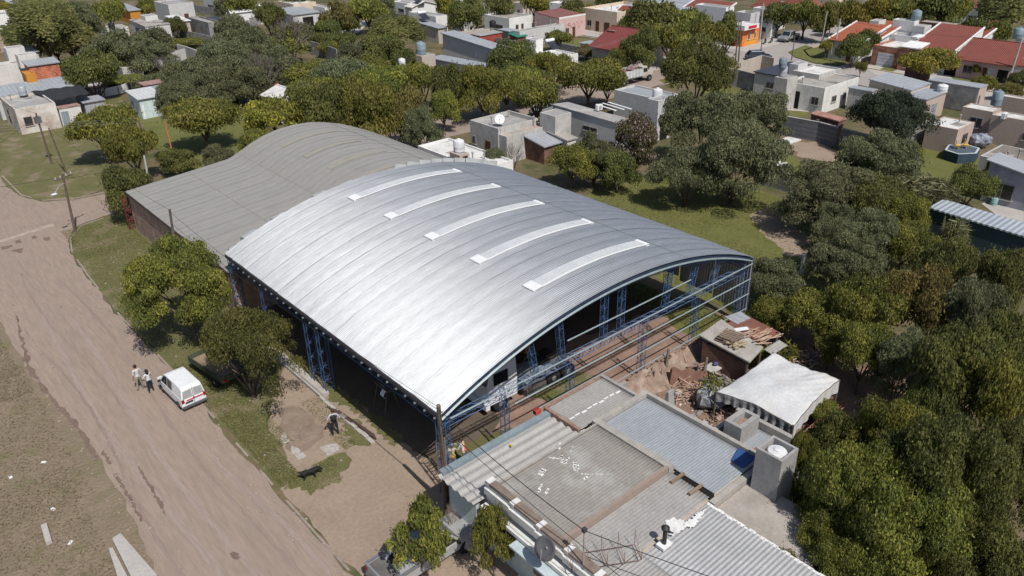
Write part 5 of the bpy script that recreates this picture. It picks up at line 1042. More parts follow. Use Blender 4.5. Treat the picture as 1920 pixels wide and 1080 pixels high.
for a_ in [('flat_house', 'low grey flat-roofed house behind the palm at the top', (670, 6), (718, 10), 3.2, W_grey, R_dirty), ('flat_house', 'small white house at the top edge right of the golden willow', (735, 2), (770, 6), 3.4, W_clean, R_grey), ('flat_house', 'pale house peeping over the blue lean-to at the top', (1030, 4), (1070, 4), 3.6, W_clean, R_white),
   ('flat_house', 'low grey house between the golden willow and the white villa', (845, 30), (870, 34), 3.0, W_grey, R_dirty), ('flat_house', 'pale flat house at the top edge above the long slab roof', (960, 4), (1000, 4), 3.4, W_beige, R_dirty), ('flat_house', 'white flat house behind the church-like building', (380, -6), (440, -4), 3.6, W_clean, R_white),
   ('flat_house', 'low beige house left of the block wall', (560, 48), (590, 50), 2.8, W_beige, R_dirty), ('flat_house', 'grey house behind the orange hut at the top', (190, 2), (226, 4), 3.4, W_grey, R_metal), ('flat_house', 'white house at the top between the corner store pole and the hipped roof', (1440, 2), (1480, 4), 3.8, W_clean, R_grey),
   ('flat_house', 'tan house at the top edge above the parked black car', (1530, -4), (1580, -2), 3.8, W_cream, R_dirty), ('flat_house', 'white house tucked behind the big dark tree at the top right', (1690, 2), (1730, 4), 3.6, W_clean, R_white), ('flat_house', 'grey house cut by the top edge near the tall thick pole', (1250, -8), (1300, -6), 4, W_grey, R_metal)]: bld(*a_, par=.3)
for nm_, lb_, ps_, h_ in (('low grey garden wall left of the pale shed roof at the top', 0, [(735, 40), (770, 46)], 1.8), ('block wall behind the terrace of the white roofed house', 0, [(930, 92), (985, 102)], 2.0), ('yard wall between the red house and the slab roof', 0, [(940, 74), (1000, 86)], 1.8),
   ('white garden wall beside the dark red roofed house', 0, [(1040, 96), (1085, 106)], 1.6), ('garden wall left of the slate roofed porch', 0, [(470, 50), (512, 40)], 1.8), ('grey wall running behind the church-like building', 0, [(360, 22), (425, 34)], 1.8), ('block wall between the peach annex and the dark slab wall', 0, [(1640, 262), (1690, 280), (1738, 262)], 1.9),
   ('long grey wall at the foot of the grey block house', 0, [(318, 66), (400, 84)], 1.6), ('low wall on the left side of the grey-blue roofs', 0, [(1585, 190), (1620, 205)], 2.0), ('yard wall behind the brick shed', 0, [(1600, 215), (1650, 230)], 2.0)): wallrun('garden_wall', nm_, ps_, h_, W_block)
# --- row of red-roofed houses across street C
bld('orange_roof_house', 'house with bright orange tiles nearest the curved lamp', (1560, 72), (1622, 74), 3.6, W_white, R_otiley, 'shed', sx=1.6, over=.4, N=(1612, 81), dep=8, ops=[('L', .2, .4, 1, 2.2, 'win'), ('L', .6, .75, 0, 2.2, 'door')])
bld('orange_wing', 'second orange tiled roof slope with a white gable edge', (1616, 66), (1660, 72), 3.8, W_clean, R_otiley, 'shed', sx=1.4, over=.3, N=(1648, 73), dep=8)
bld('red_pillar_garage', 'garage with a white door between a brick pillar and a brick gable', (1638, 84), (1700, 88), 3.4, W_rbrick, R_white, par=.35, cat='garage', N=(1690, 91), dep=8, ops=[('L', .22, .8, 0, 2.3, 'gar')])
bld('chimney_block', 'white chimney block behind the orange roofs', (1631, 38), (1648, 40), 6.0, W_white, R_grey, par=.1, z0=3.4, cat='chimney')
bld('white_terrace_house', 'long white terrace house with bright roof behind the garage', (1658, 62), (1770, 70), 4.2, W_clean, R_white, par=.5); bld('white_upper_block', 'upper white block carrying a blue tank', (1675, 36), (1724, 38), 6.2, W_clean, R_white, par=.3, z0=4.2, cat='house')
tank(1717, 37, 6.2, .75, 1.5, M_bluet, 'blue tank on the upper white block'); bld('brick_parapet', 'long brown brick parapet behind the white terraces', (1724, 40), (1790, 48), 5.2, W_dkbrick, R_dirty, par=.1, cat='wall', z0=0)
bld('grey_stair_block', 'grey square stair block beside the skylit white roof', (1712, 48), (1736, 50), 5.8, W_grey, R_grey, par=.1, z0=4.0, cat='house'); bld('brown_block', 'brown rendered block at the end of the brick parapet', (1782, 52), (1802, 53), 5.6, W_dkbrick, R_dirty, par=.1, z0=3.4, cat='house')
bld('white_v_house', 'white-edged house with a V of two red tiled slopes', (1712, 84), (1806, 80), 3.6, W_clean, R_tile, 'shed', sx=2.2, over=.1, N=(1788, 97), dep=9, ops=[('L', .6, .8, .7, 2.2, 'win', M_wframe)])
MBq = G(1721, 70, 4.1); tag(MB().box(MBq.x-1.3, MBq.x+1.3, MBq.y-.5, MBq.y+.5, 4.0, 4.4).build('roof_box', M_white, bevel=.1), 'white rounded box on the V-shaped red roof', 'skylight')
bld('red_gable_front', 'brick gable wall with white-framed window, left of the V-shaped roof', (1692, 86), (1722, 92), 3.9, W_rbrick, W_clean, 'shed', cat='porch', over=.1, sx=.4, N=(1722, 92), dep=3, ops=[('L', .3, .85, .6, 2.2, 'win', M_wframe)])
bld('far_red_house', 'red tiled roof with white triangular gable further back', (1788, 70), (1862, 72), 3.8, W_clean, R_tile, 'shed', sx=1.8, N=(1830, 79), dep=9)
bld('porch_house', 'long house with a big bright red tiled roof and a shaded front porch', (1804, 106), (1916, 108), 3.2, W_pink, R_tile, 'gable', rise=2.2, rd='y', over=.6, N=(1893, 123), dep=10, ops=[('L', .12, .3, 1, 2.2, 'win'), ('L', .5, .58, 0, 2.2, 'door'), ('L', .6, .72, .2, 2.2, 'gar'), ('L', .78, .97, .2, 2.2, 'void')])
acunit(1808, 117, 2.2, 'white air conditioner on the porch house wall'); bld('red_garage_right', 'red tiled garage with a white door cut by the right edge', (1899, 119), (1950, 125), 3.0, W_grey, R_tile, 'shed', sx=1.4, cat='garage', N=(1945, 128), dep=8, ops=[('L', .1, .8, 0, 2.3, 'gar')])
bld('grey_carport', 'grey carport between the V-roofed house and the porch house', (1772, 104), (1806, 106), 3.0, W_grey, R_white, par=.2, cat='carport', N=(1800, 109), dep=7, ops=[('L', .2, .9, 0, 2.2, 'void')])
for q, (px_, py_) in enumerate(((1870, 82), (1905, 72))): bld('blue_tank_stand', 'white stand behind the porch house roof, ' + ('left one', 'right one with a tank')[q], (px_, py_), (px_+22, py_+2), 4.0, W_white, R_grey, par=.1, cat='tank stand')
tank(1908, 72, 4.0, .8, 1.6, M_bluet, 'blue-grey tank behind the porch house roof')
# --- near side of street C
wallrun('yard_wall', 'long grey block wall behind the large round-crowned tree', [(1350, 158), (1382, 163), (1412, 171)], 2.4, W_block)
wallrun('yard_wall', 'pale rendered wall enclosing the yard by the dark car', [(1353, 158), (1392, 147), (1425, 136), (1448, 142)], 2.6, W_beige)
bld('black_roof_house', 'grey house with a flat black metal roof', (1416, 134), (1533, 124), 3.2, W_grey, R_dkmetal, 'shed', over=.2, sy=0)
bld('mouldy_white_house', 'old white and grey house with flat white roof and an open doorway', (1472, 152), (1611, 145), 3.6, wm('blotched white render', (.62, .61, .59), (.50, .49, .47), streak=.6), R_dirty, par=.25, ops=[('L', .02, .42, 0, 2.5, 'void'), ('L', .72, .9, 1.1, 2.2, 'win'), ('R', .25, .38, 1.2, 2.1, 'win'), ('R', .58, .66, 1.2, 2.1, 'win')])
o_, D_ = bld('white_roof_slab', 'bright white coated upper roof of the old mouldy house', (1486, 132), (1578, 128), 4.1, W_mould, R_white, par=.3, z0=3.4, cat='roof')
block('tank_tower', 'stained tower with two stacked tanks at the mouldy house', (1453, 144), (1478, 148), 4.6, W_mould, 0, ops=[('L', .2, .8, 0, 2.0, 'void')]); tank(1467, 142, 4.6, .55, 1.3, M_silv, 'lower tank on the stained tower'); tank(1467, 126, 5.9, .5, 1.2, M_bluet, 'upper pale blue tank on the stained tower')
block('tank_stand', 'white stair block on the black roof behind the stained tower', (1481, 119), (1499, 121), 4.8, W_grey, 3.2)
bld('grey_slope_house', 'house with a big pale grey-blue sloping roof behind the dark conifer', (1630, 156), (1745, 156), 3.6, W_cream, R_metaly, 'shed', sy=.5, over=.1, D=None)
bld('grey_slope_wing', 'low grey-blue roof left of the dark conifer', (1592, 164), (1645, 168), 3.1, W_mould, R_metaly, 'shed', over=.1, cat='house wing')
bld('peach_wing', 'peach wing with grey roof and a white tank at its corner', (1688, 178), (1775, 172), 3.2, W_peach, R_metaly, 'shed', over=.1, cat='house wing', ops=[('R', .35, .6, 0, 2.1, 'gar', M_gate)]); tank(1766, 172, 3.2, .6, .9, M_whitet, 'white tank at the corner of the peach wing')
bld('peach_street_house', 'peach house with a long grey-blue roof beside the white tank', (1741, 150), (1835, 166), 3.5, W_peach, R_metaly, 'shed', over=.05, ops=[('L', .0, .98, .1, 3.2, 'gar', W_block), ('R', .15, .35, 1.0, 2.4, 'win')])
wallrun('brick_parapet', 'old brown brick parapet above the grey-blue roofs', [(1694, 149), (1740, 157)], 4.4, W_dkbrick, cat='parapet')
bld('small_peach_house', 'small square peach annex with a flaking white roof', (1738, 232), (1828, 229), 3.0, W_peach, R_white, par=.12, ops=[('R', .4, .7, .9, 2.0, 'win', M_door)])
bld('white_roof_peach', 'peach house with a white coated roof and barred window', (1805, 200), (1862, 210), 3.2, W_peach, R_white, par=.15, ops=[('L', .35, .75, .9, 2.2, 'win', mat('window bars', (.25, .25, .27)))])
bld('white_roof_right', 'wide white roof cut by the right edge with a blue tank beside it', (1868, 178), (1975, 190), 3.8, W_peach, R_white, par=.15); tank(1867, 197, 2.8, .6, 1.7, M_bluet, 'blue-grey tank before the wide white roof')
bld('peach_long_wall', 'long peach wall house with white roof and an air conditioner at the right edge', (1860, 215), (1975, 240), 3.4, W_peach, R_white, par=.15); acunit(1882, 222, 3.3, 'air conditioner on the long peach wall house')
bld('brown_slab_house', 'low house with a dirty brown slab roof at the right edge', (1838, 292), (1975, 290), 3.0, W_mould, mat('dirty brown slab', (.19, .165, .14), c2=(.13, .115, .10), sc=.6, c3=(.3, .29, .28), sc3=.3), par=.1)
bld('grey_gable_house', 'grey house with a smooth pale metal gable roof at the right edge', (1853, 318), (1975, 352), 3.3, mat('lilac grey render', (.36, .36, .42)), R_metal, 'shed', sy=.9, over=.3, ops=[('L', .1, .45, .7, 2.3, 'win', M_frame), ('R', .1, .3, 0, 2.2, 'door', M_white)])
bld('long_tin_roof', 'long pale corrugated roof with dark teal wall near the canes', (1745, 397), (1960, 478), 2.6, mat('dark teal sheet wall', (.03, .06, .075), bands=(0, .25, .3, 0)), mat('pale corrugated sheets', (.42, .46, .50), rough=.55, metal=.35, c2=(.36, .40, .44), sc=.5, bands=(1, .42, .28, .02)), 'shed', sy=.35, over=.15, cat='shed')
bld('brick_shed', 'small dark brick shed with a rusty red roof by the block wall', (1521, 216), (1585, 222), 2.4, W_dkbrick, mat('rusty red sheet', (.24, .10, .075), c2=(.32, .2, .16), sc=1.0), 'shed', sy=.2, over=.12, cat='shed', ops=[('R', .35, .8, 0, 1.8, 'void')])
wallrun('slab_wall', 'long dark grey slab wall below the brick shed', [(1462, 252), (1530, 265), (1572, 277), (1640, 296)], 2.2, mat('dark slab wall', (.14, .145, .16), c2=(.11, .115, .13), sc=1, bands=(2, .5, .2, 0)), cap=M_conc)
for i, (a, b) in enumerate(((1530, 262), (1572, 275))): p = G(a, b); tag(MB().box(p.x-.5, p.x-.2, p.y-.15, p.y+.15, 0, 2.4).build('wall_post', M_bark), 'brown post of the long dark slab wall, %s one' % ('farther', 'nearer')[i], 'post')
wallrun('slab_fence', 'pale ribbed concrete fence left of the wide mesquite', [(1418, 342), (1452, 352), (1482, 362)], 1.8, mat('ribbed concrete fence', (.30, .32, .33), bands=(2, .4, .25, 0)))
wallrun('slab_wall', 'broken grey slab wall at the right corner of the hangar lot', [(1500, 515), (1545, 490), (1600, 470)], 1.6, W_grey)
bld('open_shelter', 'white sheet shelter roof on posts behind the big mesquite', (1448, 268), (1500, 262), 2.2, W_clean, R_white, 'shed', cat='shelter', z0=2.0, over=.1)
bld('grey_hut', 'low pale hut beside the shelter at the thicket edge', (1420, 300), (1470, 305), 2.0, W_grey, R_white, 'shed', cat='hut')
p = G(1800, 297); o = empty('small_pool', (p.x, p.y, 0), 'dark blue hexagonal pool with yellow chairs inside, on the garden lawn', 'pool'); q = [(p.x+2.2*math.cos(t), p.y+1.7*math.sin(t)) for t in [k*6.283/6+.3 for k in range(6)]]
MB().hexa([(*a, 0) for a in q], [(*a, 1.0) for a in q]).build('wall', mat('dark blue pool wall', (.035, .06, .09)), o); MB().poly([(*((Vector(a)-Vector((p.x, p.y)))*.98+Vector((p.x, p.y))), 1.03) for a in q]).build('rim', mat('pale pool rim', (.45, .5, .52)), o)
MB().poly([(*((Vector(a)-Vector((p.x, p.y)))*.85+Vector((p.x, p.y))), 1.05) for a in q]).build('cover', mat('pool cover dark', (.07, .10, .13)), o)
for i, (dx, dy) in enumerate(((-.4, .4), (.4, -.1))):
    c = empty('chair', (p.x+dx, p.y+dy, 1.05), 'yellow plastic chair stacked in the hexagonal pool, ' + ('left one', 'right one')[i], 'chair'); Y_ = mat('yellow plastic', (.62, .36, .02))
    MB().obox((0, 0, .35), .5, .5, .06, .4).build('seat', Y_, c, local=True); MB().obox((.1, .22, .4), .5, .06, .5, .4).build('backrest', Y_, c, local=True)
    for s in ((-.2, -.2), (.2, -.2), (.2, .2), (-.2, .2)): MB().tube((*s, 0), (s[0]*.9, s[1]*.9, .36), .025).build('leg', Y_, c, local=True)
p = G(1838, 262, .8); tag(MB().blob((p.x, p.y, .75), 1.3, 1.2, .75, 14, 5, .1).build('covered_heap', mat('dark plastic sheet', (.05, .06, .09), rough=.35, c2=(.3, .32, .36), sc=2, amt=.4)), 'dark glossy heap wrapped in plastic beside the small peach annex', 'heap')
p = G(1865, 378); tank(1862, 384, 0, .32, .7, mat('teal drum', (.22, .36, .36)), 'pale teal drum by the grey gabled house')
# satellite dish on the mouldy house
def dish(px, py, z, r, label, m_, az_=-2.2):
    p = G(px, py, z); o = empty('satellite_dish', (p.x, p.y, z), label, 'satellite dish'); M_ = Matrix.Translation(p+Vector((0, 0, .7))) @ Matrix.Rotation(az_, 4, 'Z') @ Matrix.Rotation(R_(62), 4, 'Y'); mb = MB(); k = 20
    prof = [(0, 0), (r*.35, .03*r), (r*.7, .12*r), (r, .26*r)]
    for rr, zz in prof: mb.v += [tuple(M_ @ Vector((rr*math.cos(6.283*i/k), rr*math.sin(6.283*i/k), zz))) for i in range(k)]
    for j in range(3):
        for i in range(k): mb.f.append((j*k+i, j*k+(i+1) % k, (j+1)*k+(i+1) % k, (j+1)*k+i))
    mb.build('dish', m_, o, smooth=True, solid=.02); MB().tube(p, p+Vector((0, 0, .75)), .04).build('mast', M_frame, o); MB().tube(M_ @ Vector((r*.9, 0, .2)), M_ @ Vector((0, 0, r*.8)), .02).build('feed_arm', M_frame, o)
dish(937, 236, 3.2, .55, 'white satellite dish on the mould stained house', M_white)
# ------------------------------------------------------------------ near house with the patchwork of roofs
def corr(x0, x1, y0, y1, zf, ax, pitch, amp, m_, name, par, smooth=True, solid=.01, shape='sin'):
    """corrugated sheet with real ribs; ax = axis across the ribs"""
    L = (x1-x0) if ax == 0 else (y1-y0); n = int(L/pitch*4); mb = MB()
    def h(d):
        u = (d/pitch) % 1
        return amp*math.sin(u*6.2832) if shape == 'sin' else amp*max(-1, min(1, 2.6*math.sin(u*6.2832)))
    if ax == 1: mb.grid(lambda u, v: (x0+(x1-x0)*u, y0+L*v, zf(x0+(x1-x0)*u, y0+L*v)+h(L*v)), 10, n)
    else: mb.grid(lambda u, v: (x0+L*u, y0+(y1-y0)*v, zf(x0+L*u, y0+(y1-y0)*v)+h(L*u)), n, 10)
    return mb.build(name, m_, par, smooth=smooth if shape == 'sin' else False, solid=solid)
nh = empty('patchwork_house', (20, 18, 0), 'near house covered by a patchwork of corrugated roofs and a stepped white front parapet', 'house')
K_strip = mat('grey broad-ribbed sheet', (.315, .31, .30), rough=.75, c2=(.27, .265, .255), sc=1); K_brown = mat('brownish grey corrugated roof', (.25, .23, .208), rough=.85, c2=(.215, .205, .193), sc=.45, amt=.9, c3=(.30, .295, .28), sc3=.4, bands=(1, .16, .10, .006))
K_grey = mat('weathered grey corrugated roof', (.30, .295, .285), rough=.8, c2=(.25, .24, .23), sc=.6, bands=(1, .16, .12, .006)); K_blue = mat('bluish zinc corrugated roof', (.30, .32, .345), rough=.65, metal=.15, c2=(.25, .268, .295), sc=.8, amt=.9, stretch=(.4, 1.2, 1), bands=(1, .14, .05, 0))
K_bright = mat('bright trapezoid sheet', (.36, .365, .37), rough=.65, metal=.2, c2=(.31, .315, .32), sc=.8); K_cem = mat('rough cement', (.34, .32, .295), c2=(.25, .235, .215), sc=1.5, bump=.02, bsc=12); K_conc = mat('grey cement wall', (.30, .295, .29), c2=(.23, .225, .22), sc=1, streak=.5)
K_rust = mat('broken brick edge', (.19, .11, .085), c2=(.27, .2, .16), sc=4)
# walls
wl_ = MB(); wl_.box(16.3, 26.9, 14.2, 21.3, 0, 2.95); wl_.build('wall', W_beige, nh)
MB().box(17.2, 26.6, 21.32, 23.3, 0, 2.55).build('rear_wall', W_grey, nh)
MB().box(16.3, 22.9, 8, 14.18, 0, 2.75).build('wall', W_beige, nh)
# striped strip along the hangar boundary
corr(15.4, 22.3, 20.95, 23.55, lambda x, y: 2.98-.02*(y-21), 1, .5, .055, K_strip, 'ribbed_roof', nh, shape='trap', solid=.02)
MB().box(15.6, 22.4, 23.4, 23.75, 2.86, 3.06).build('gutter', mat('grey blue gutter', (.2, .25, .28), rough=.6), nh)
MB().box(16.9, 22.35, 21.0, 21.26, 3.0, 3.13).build('flashing', mat('pale sealing tape', (.42, .43, .44), c2=(.33, .34, .35), sc=2), nh)
MB().box(15.8, 16.0, 21.3, 23.3, 0, 2.7).build('side_wall', W_cyan, nh)
# grey roof beyond
corr(22.55, 26.6, 21.55, 23.85, lambda x, y: 2.95+.03*(y-21.5), 1, .16, .014, K_grey, 'corrugated_roof', nh)
mb = MB()
for i in range(9): mb.obox((22.9+i*.42, 22.45+.04*math.sin(i*2.2), 3.0), .34, .07+.02*(i % 3), .02, .0)
mb.build('sealing_paste', M_white, nh)
MB().box(22.32, 22.5, 21.45, 23.9, 2.7, 3.16).build('brick_kerb', K_rust, nh); MB().box(22.5, 26.4, 23.88, 24.1, 2.2, 3.06).build('brick_kerb', K_rust, nh)
MB().hexa([(26.62, 21.3, 0), (26.82, 21.3, 0), (26.82, 24.0, 0), (26.62, 24.0, 0)], [(26.62, 21.3, 3.1), (26.82, 21.3, 3.1), (26.82, 24.0, 3.1), (26.62, 24.0, 3.1)]).build('end_wall', K_conc, nh)
# main brown roof
corr(16.5, 23.05, 16.75, 20.9, lambda x, y: 3.30+.03*(x-16.5)*.3, 1, .16, .009, K_brown, 'corrugated_roof', nh)
MB().box(16.45, 23.3, 20.92, 21.0, 2.95, 3.42).box(23.07, 23.45, 16.5, 21.25, 2.95, 3.44).build('cement_kerb', K_cem, nh)
MB().box(16.5, 23.1, 16.5, 16.68, 2.95, 3.5).build('brick_divider', mat('pinkish brick divider', (.27, .20, .165), c2=(.22, .18, .155), sc=3), nh)
rn = random.Random(21); mb = MB()
def paint(px, py, L, a, w=.09):
    p = G(px, py, 3.36)
    k = max(2, int(L/.1))
    for i in range(k):
        q = p+Vector((math.cos(a), math.sin(a), 0))*((i-k/2)*.1); mb.obox((q.x+rn.uniform(-.02, .02), q.y+rn.uniform(-.03, .03), 3.318), .15, w*rn.uniform(.5, 1.3), .018, a+rn.uniform(-.3, .3))
for a in [(1045, 858, .8, 2.3, .05), (1053, 858, .5, .8, .12), (1063, 862, .5, .3, .12), (1078, 872, .6, .7, .13), (1083, 876, .5, .7, .1), (1015, 882, .4, .3, .12), (1020, 884, .4, .3, .1), (1117, 888, 1.3, -.7+3.1, .05), (1117, 831, .2, 0, .1), (1130, 832, .6, .3, .14), (1133, 829, .4, .5, .12), (1153, 828, .4, .6, .1),
          (1160, 862, .9, 2.4, .06), (1170, 866, .4, .4, .1), (1195, 865, 2.2, 2.35, .06), (1175, 843, .5, .5, .12), (1215, 885, .9, 2.5, .16), (1100, 895, .25, 0, .13), (1171, 886, .2, 0, .12), (1198, 912, .2, .5, .12), (1013, 913, .6, .6, .08), (1027, 918, .35, .4, .1), (1073, 839, .4, .5, .1), (1050, 834, .4, .6, .1)]: paint(*a)
mb.build('sealing_paste', mat('white sealing paste', (.68, .68, .67)), nh)
# lower roofs
corr(16.5, 23.2, 14.35, 16.48, lambda x, y: 3.18-.03*(16.5-y), 1, .16, .014, K_grey, 'corrugated_roof', nh)
corr(16.5, 18.6, 9.5, 14.33, lambda x, y: 3.08, 1, .16, .014, K_grey, 'corrugated_roof', nh)
corr(18.4, 22.9, 8.5, 14.2, lambda x, y: 2.98+.02*(x-18), 1, .19, .013, K_bright, 'trapezoid_roof', nh, shape='trap')
rn = random.Random(5); mb = MB()
def smear(pts, zz, jag=.05, seed=1):
    r_ = random.Random(seed); P = [G(*q, zz) for q in pts]; out = []
    for i in range(len(P)):
        a, b = P[i], P[(i+1) % len(P)]; n = max(2, int((b-a).length/.07)); d = b-a; nr = Vector((-d.y, d.x, 0)).normalized()
        out += [a+d*(k/n)+nr*r_.uniform(-jag, jag) for k in range(n)]
    from mathutils.geometry import tessellate_polygon
    k0 = len(mb.v); mb.v += [tuple(q) for q in out]
    for t in tessellate_polygon([out]): mb.f.append(tuple(k0+q for q in t))
smear([(1246, 978), (1262, 970), (1285, 977), (1280, 990), (1262, 1000), (1250, 990)], 3.17, .06, 1); smear([(1256, 1003), (1283, 983), (1310, 962), (1322, 953), (1318, 963), (1290, 985), (1262, 1005)], 3.172, .05, 2)
smear([(1285, 980), (1318, 956), (1316, 968), (1296, 990)], 3.174, .09, 3); smear([(1240, 985), (1252, 978), (1256, 990), (1248, 996)], 3.176, .05, 4)
mb.build('lime_paste', mat('white sealing paste', (.68, .68, .67)), nh)
mb = MB()
for i in range(22): mb.obox((22.88+.02*math.sin(i*2.1), 8.6+i*.26, 3.055), .13+.04*math.sin(i*3), .275, .03+.002*(i % 3), 0)
mb.build('ridge_paste', mat('white sealing paste', (.68, .68, .67)), nh)
MB().box(22.92, 23.05, 8.3, 14.15, 0, 2.96).build('green_wall', mat('green sheet', (.02, .16, .09), bands=(1, .3, .2, 0)), nh)
# bluish roof with its parapet
corr(23.55, 26.85, 14.3, 21.0, lambda x, y: 3.12+.0*(x), 1, .14, .007, K_blue, 'zinc_roof', nh)
MB().box(23.5, 27.1, 21.02, 21.28, 2.95, 3.36).box(26.9, 27.12, 14.2, 21.02, 2.95, 3.34).build('parapet', K_cem, nh)
MB().box(23.2, 23.5, 14.3, 16.4, 3.0, 3.1).build('gap_shade', M_void, nh); MB().box(23.1, 26.4, 14.0, 14.28, 2.7, 3.02).build('ledge', K_cem, nh)  # gap strip is solid; the shade between the roofs is put into its colour
for y in (14.9, 15.9): MB().box(22.6, 23.5, y, y+.12, 3.2, 3.3).build('beam_end', mat('timber', (.25, .18, .13)), nh)
# right-hand grey roof with raised wall and brick box
corr(27.15, 29.3, 13.4, 17.0, lambda x, y: 2.75, 1, .14, .007, K_blue, 'zinc_roof', nh)
MB().box(27.14, 29.35, 13.2, 17.25, 0, 2.6).build('wing_wall', W_grey, nh); MB().box(29.36, 29.6, 10.5, 17.3, 0, 3.15).box(27.14, 29.35, 17.02, 17.25, 2.6, 3.0).build('parapet', K_cem, nh)
ch = MB(); ch.box(27.5, 29.0, 15.75, 16.0, 2.7, 3.75).box(27.5, 29.0, 16.45, 16.7, 2.7, 3.75).box(27.5, 27.7, 16.0, 16.45, 2.7, 3.75).box(28.8, 29.0, 16.0, 16.45, 2.7, 3.75); ch.build('brick_box', K_conc, nh)
MB().box(27.7, 28.8, 16.0, 16.45, 2.7, 3.4).build('rubble_fill', K_rust, nh); MB().box(27.6, 27.95, 14.9, 15.1, 2.78, 2.86).build('loose_brick', mat('terracotta', (.3, .1, .07)), nh)
# terrace and tank tower
MB().box(23.1, 26.0, 9.5, 13.98, 0, 2.72).build('terrace', mat('stained terrace screed', (.33, .30, .275), c2=(.26, .235, .21), sc=.8), nh)
tt = MB(); z = 4.95
tt.box(25.45, 26.75, 12.5, 12.62, 0, z).box(25.45, 26.75, 13.63, 13.75, 0, z).box(25.45, 25.57, 12.62, 13.63, 0, z).box(26.63, 26.75, 12.62, 13.63, 0, z); tt.box(25.57, 26.63, 12.62, 13.63, 3.9, 4.0); tt.build('tank_tower', K_conc, nh)
tankxy(26.1, 13.12, 4.03, .47, .85, M_whitet, 'cream tank with grey lid inside the tall cement tower of the near house')
# dark blue sheet cover at the low corner of the bluish roof
MB().hexa([(25.85, 14.45, 3.16), (26.85, 14.45, 3.16), (26.85, 15.4, 3.16), (25.85, 15.1, 3.16)], [(25.85, 14.45, 3.2), (26.85, 14.45, 3.2), (26.85, 15.4, 3.2), (25.85, 15.1, 3.2)]).build('blue_sheet', mat('navy sheet', (.03, .075, .22), rough=.6, bands=(0, .1, .2, 0)), nh)
# stepped front parapet with ledge
K_white = mat('white painted moulding', (.60, .60, .59), c2=(.50, .50, .49), sc=2, streak=.2); K_cap = mat('brown brick cap', (.20, .155, .125), c2=(.14, .11, .09), sc=3)
y = 20.9
for i in range(7):
    yb = y-1.62; dx = 0; zt = 3.95-.09*i
    MB().box(16.1, 16.42, yb, y, 2.96, zt-.1).build('parapet_block', K_white, nh); MB().box(16.06, 16.45, yb+.02, y-.25, zt-.1, zt).build('cap', K_cap, nh); MB().box(15.98, 16.12, yb, y, zt-.62, zt-.3).build('moulding', K_white, nh)
    MB().box(16.04, 16.47, y-.24, y, zt-.1, zt+.04).build('step', K_white, nh)
    y = yb-.003
MB().box(15.75, 16.28, 9.4, 20.9, 2.6, 2.78).build('front_ledge', K_white, nh); MB().box(16.12, 16.29, 9.4, 20.9, 0, 2.58).build('front_wall', W_cyan, nh)
MB().box(15.3, 15.74, 10, 18.5, 2.45, 2.55).build('canopy', mat('pale blue canopy', (.42, .50, .53)), nh)
for y in (19.2, 17.0, 15.0): f = MB().box(16.05, 16.11, y, y+.9, .9, 2.1).build('window', M_wframe, nh); MB().box(16.03, 16.06, y+.08, y+.82, .98, 2.02).build('pane', M_pane, f)
# dish, antenna lattice, stove pipe, cable post
dish(1025, 1052, 3.1, .5, 'dark grey satellite dish on the front parapet of the near house', mat('dark grey dish', (.10, .10, .11), rough=.5), 3.3)
sp = empty('stove_pipe', G(1245, 1022, 3.1), 'black stove pipe with a round cowl on the near house roof', 'chimney')
MB().lathe((0, 0, 0), [(.09, 0), (.09, .85), (.17, .87), (.17, .95), (.05, 1.08)], 14).build('pipe', mat('blackened steel', (.03, .03, .03), rough=.5), sp, local=True, smooth=40); MB().box(-.28, .28, -.2, .2, -.02, .1).build('base', M_white, sp, local=True)
an = empty('antenna_frame', G(1140, 1030, 3.2), 'rusty wire antenna frame lying on the near house roof', 'antenna'); mb = MB(); R0_ = mat('rusty wire', (.13, .07, .05))
q = [Vector((-1.5, .8, .1)), Vector((.9, -.6, .1)), Vector((.5, -1.3, .1)), Vector((-1.9, .1, .1))]
for i in range(4): mb.tube(q[i], q[(i+1) % 4], .018, n=4)
for i in range(5): a = q[0].lerp(q[1], i/4); b = q[3].lerp(q[2], i/4); mb.tube(a, b, .014, n=3); mb.tube(a, a+Vector((.05, .05, .75)), .012, n=3); mb.tube(b, b+Vector((0, 0, .6)), .012, n=3); mb.tube(a+Vector((0, 0, .6)), b, .01, n=3)
mb.build('frame', R0_, an, local=True)
pm = empty('cable_mast', G(1093, 1078, 3.1), 'thin steel mast carrying the black cable over the near house', 'mast'); MB().tube((0, 0, 0), (.0, 0, 2.3), .035).build('mast', M_frame, pm, local=True); MB().box(-.08, .08, -.08, .08, 2.25, 2.42).build('insulator', R_dkmetal, pm, local=True)
# ------------------------------------------------------------------ scrap yard
wd = empty('boundary_wall', (32, 24.5, 0), 'crumbling dirt-plastered brick boundary wall at the foot of the open gable', 'wall'); M_adobe = mat('dirt plastered brick', (.255, .19, .15), c2=(.165, .115, .09), sc=2.2, amt=.6, bump=.05, bsc=9, c3=(.31, .25, .205), sc3=1.2); rn = random.Random(9); mb = MB()
mb.grid(lambda u, v: (27.8+9.4*u, 24.72-1.25*(1-v)**1.2+.1*math.sin(u*23), (1.05+.07*math.sin(u*31)+.05*math.sin(u*57))*v+.03), 60, 8); mb.grid(lambda u, v: (27.8+9.4*u, 24.72+.22*v+.1*math.sin(u*23)*(1-v), 1.08+.07*math.sin(u*31)+.05*math.sin(u*57)-.5*v*v), 60, 3)
mb.build('plastered_face', M_adobe, wd); mb = MB()
for i in range(30): x = 28+rn.random()*9; mb.obox((x, 24.7+rn.uniform(-.06, .1), 1.04), .24, .12, .08, rn.uniform(0, 3))
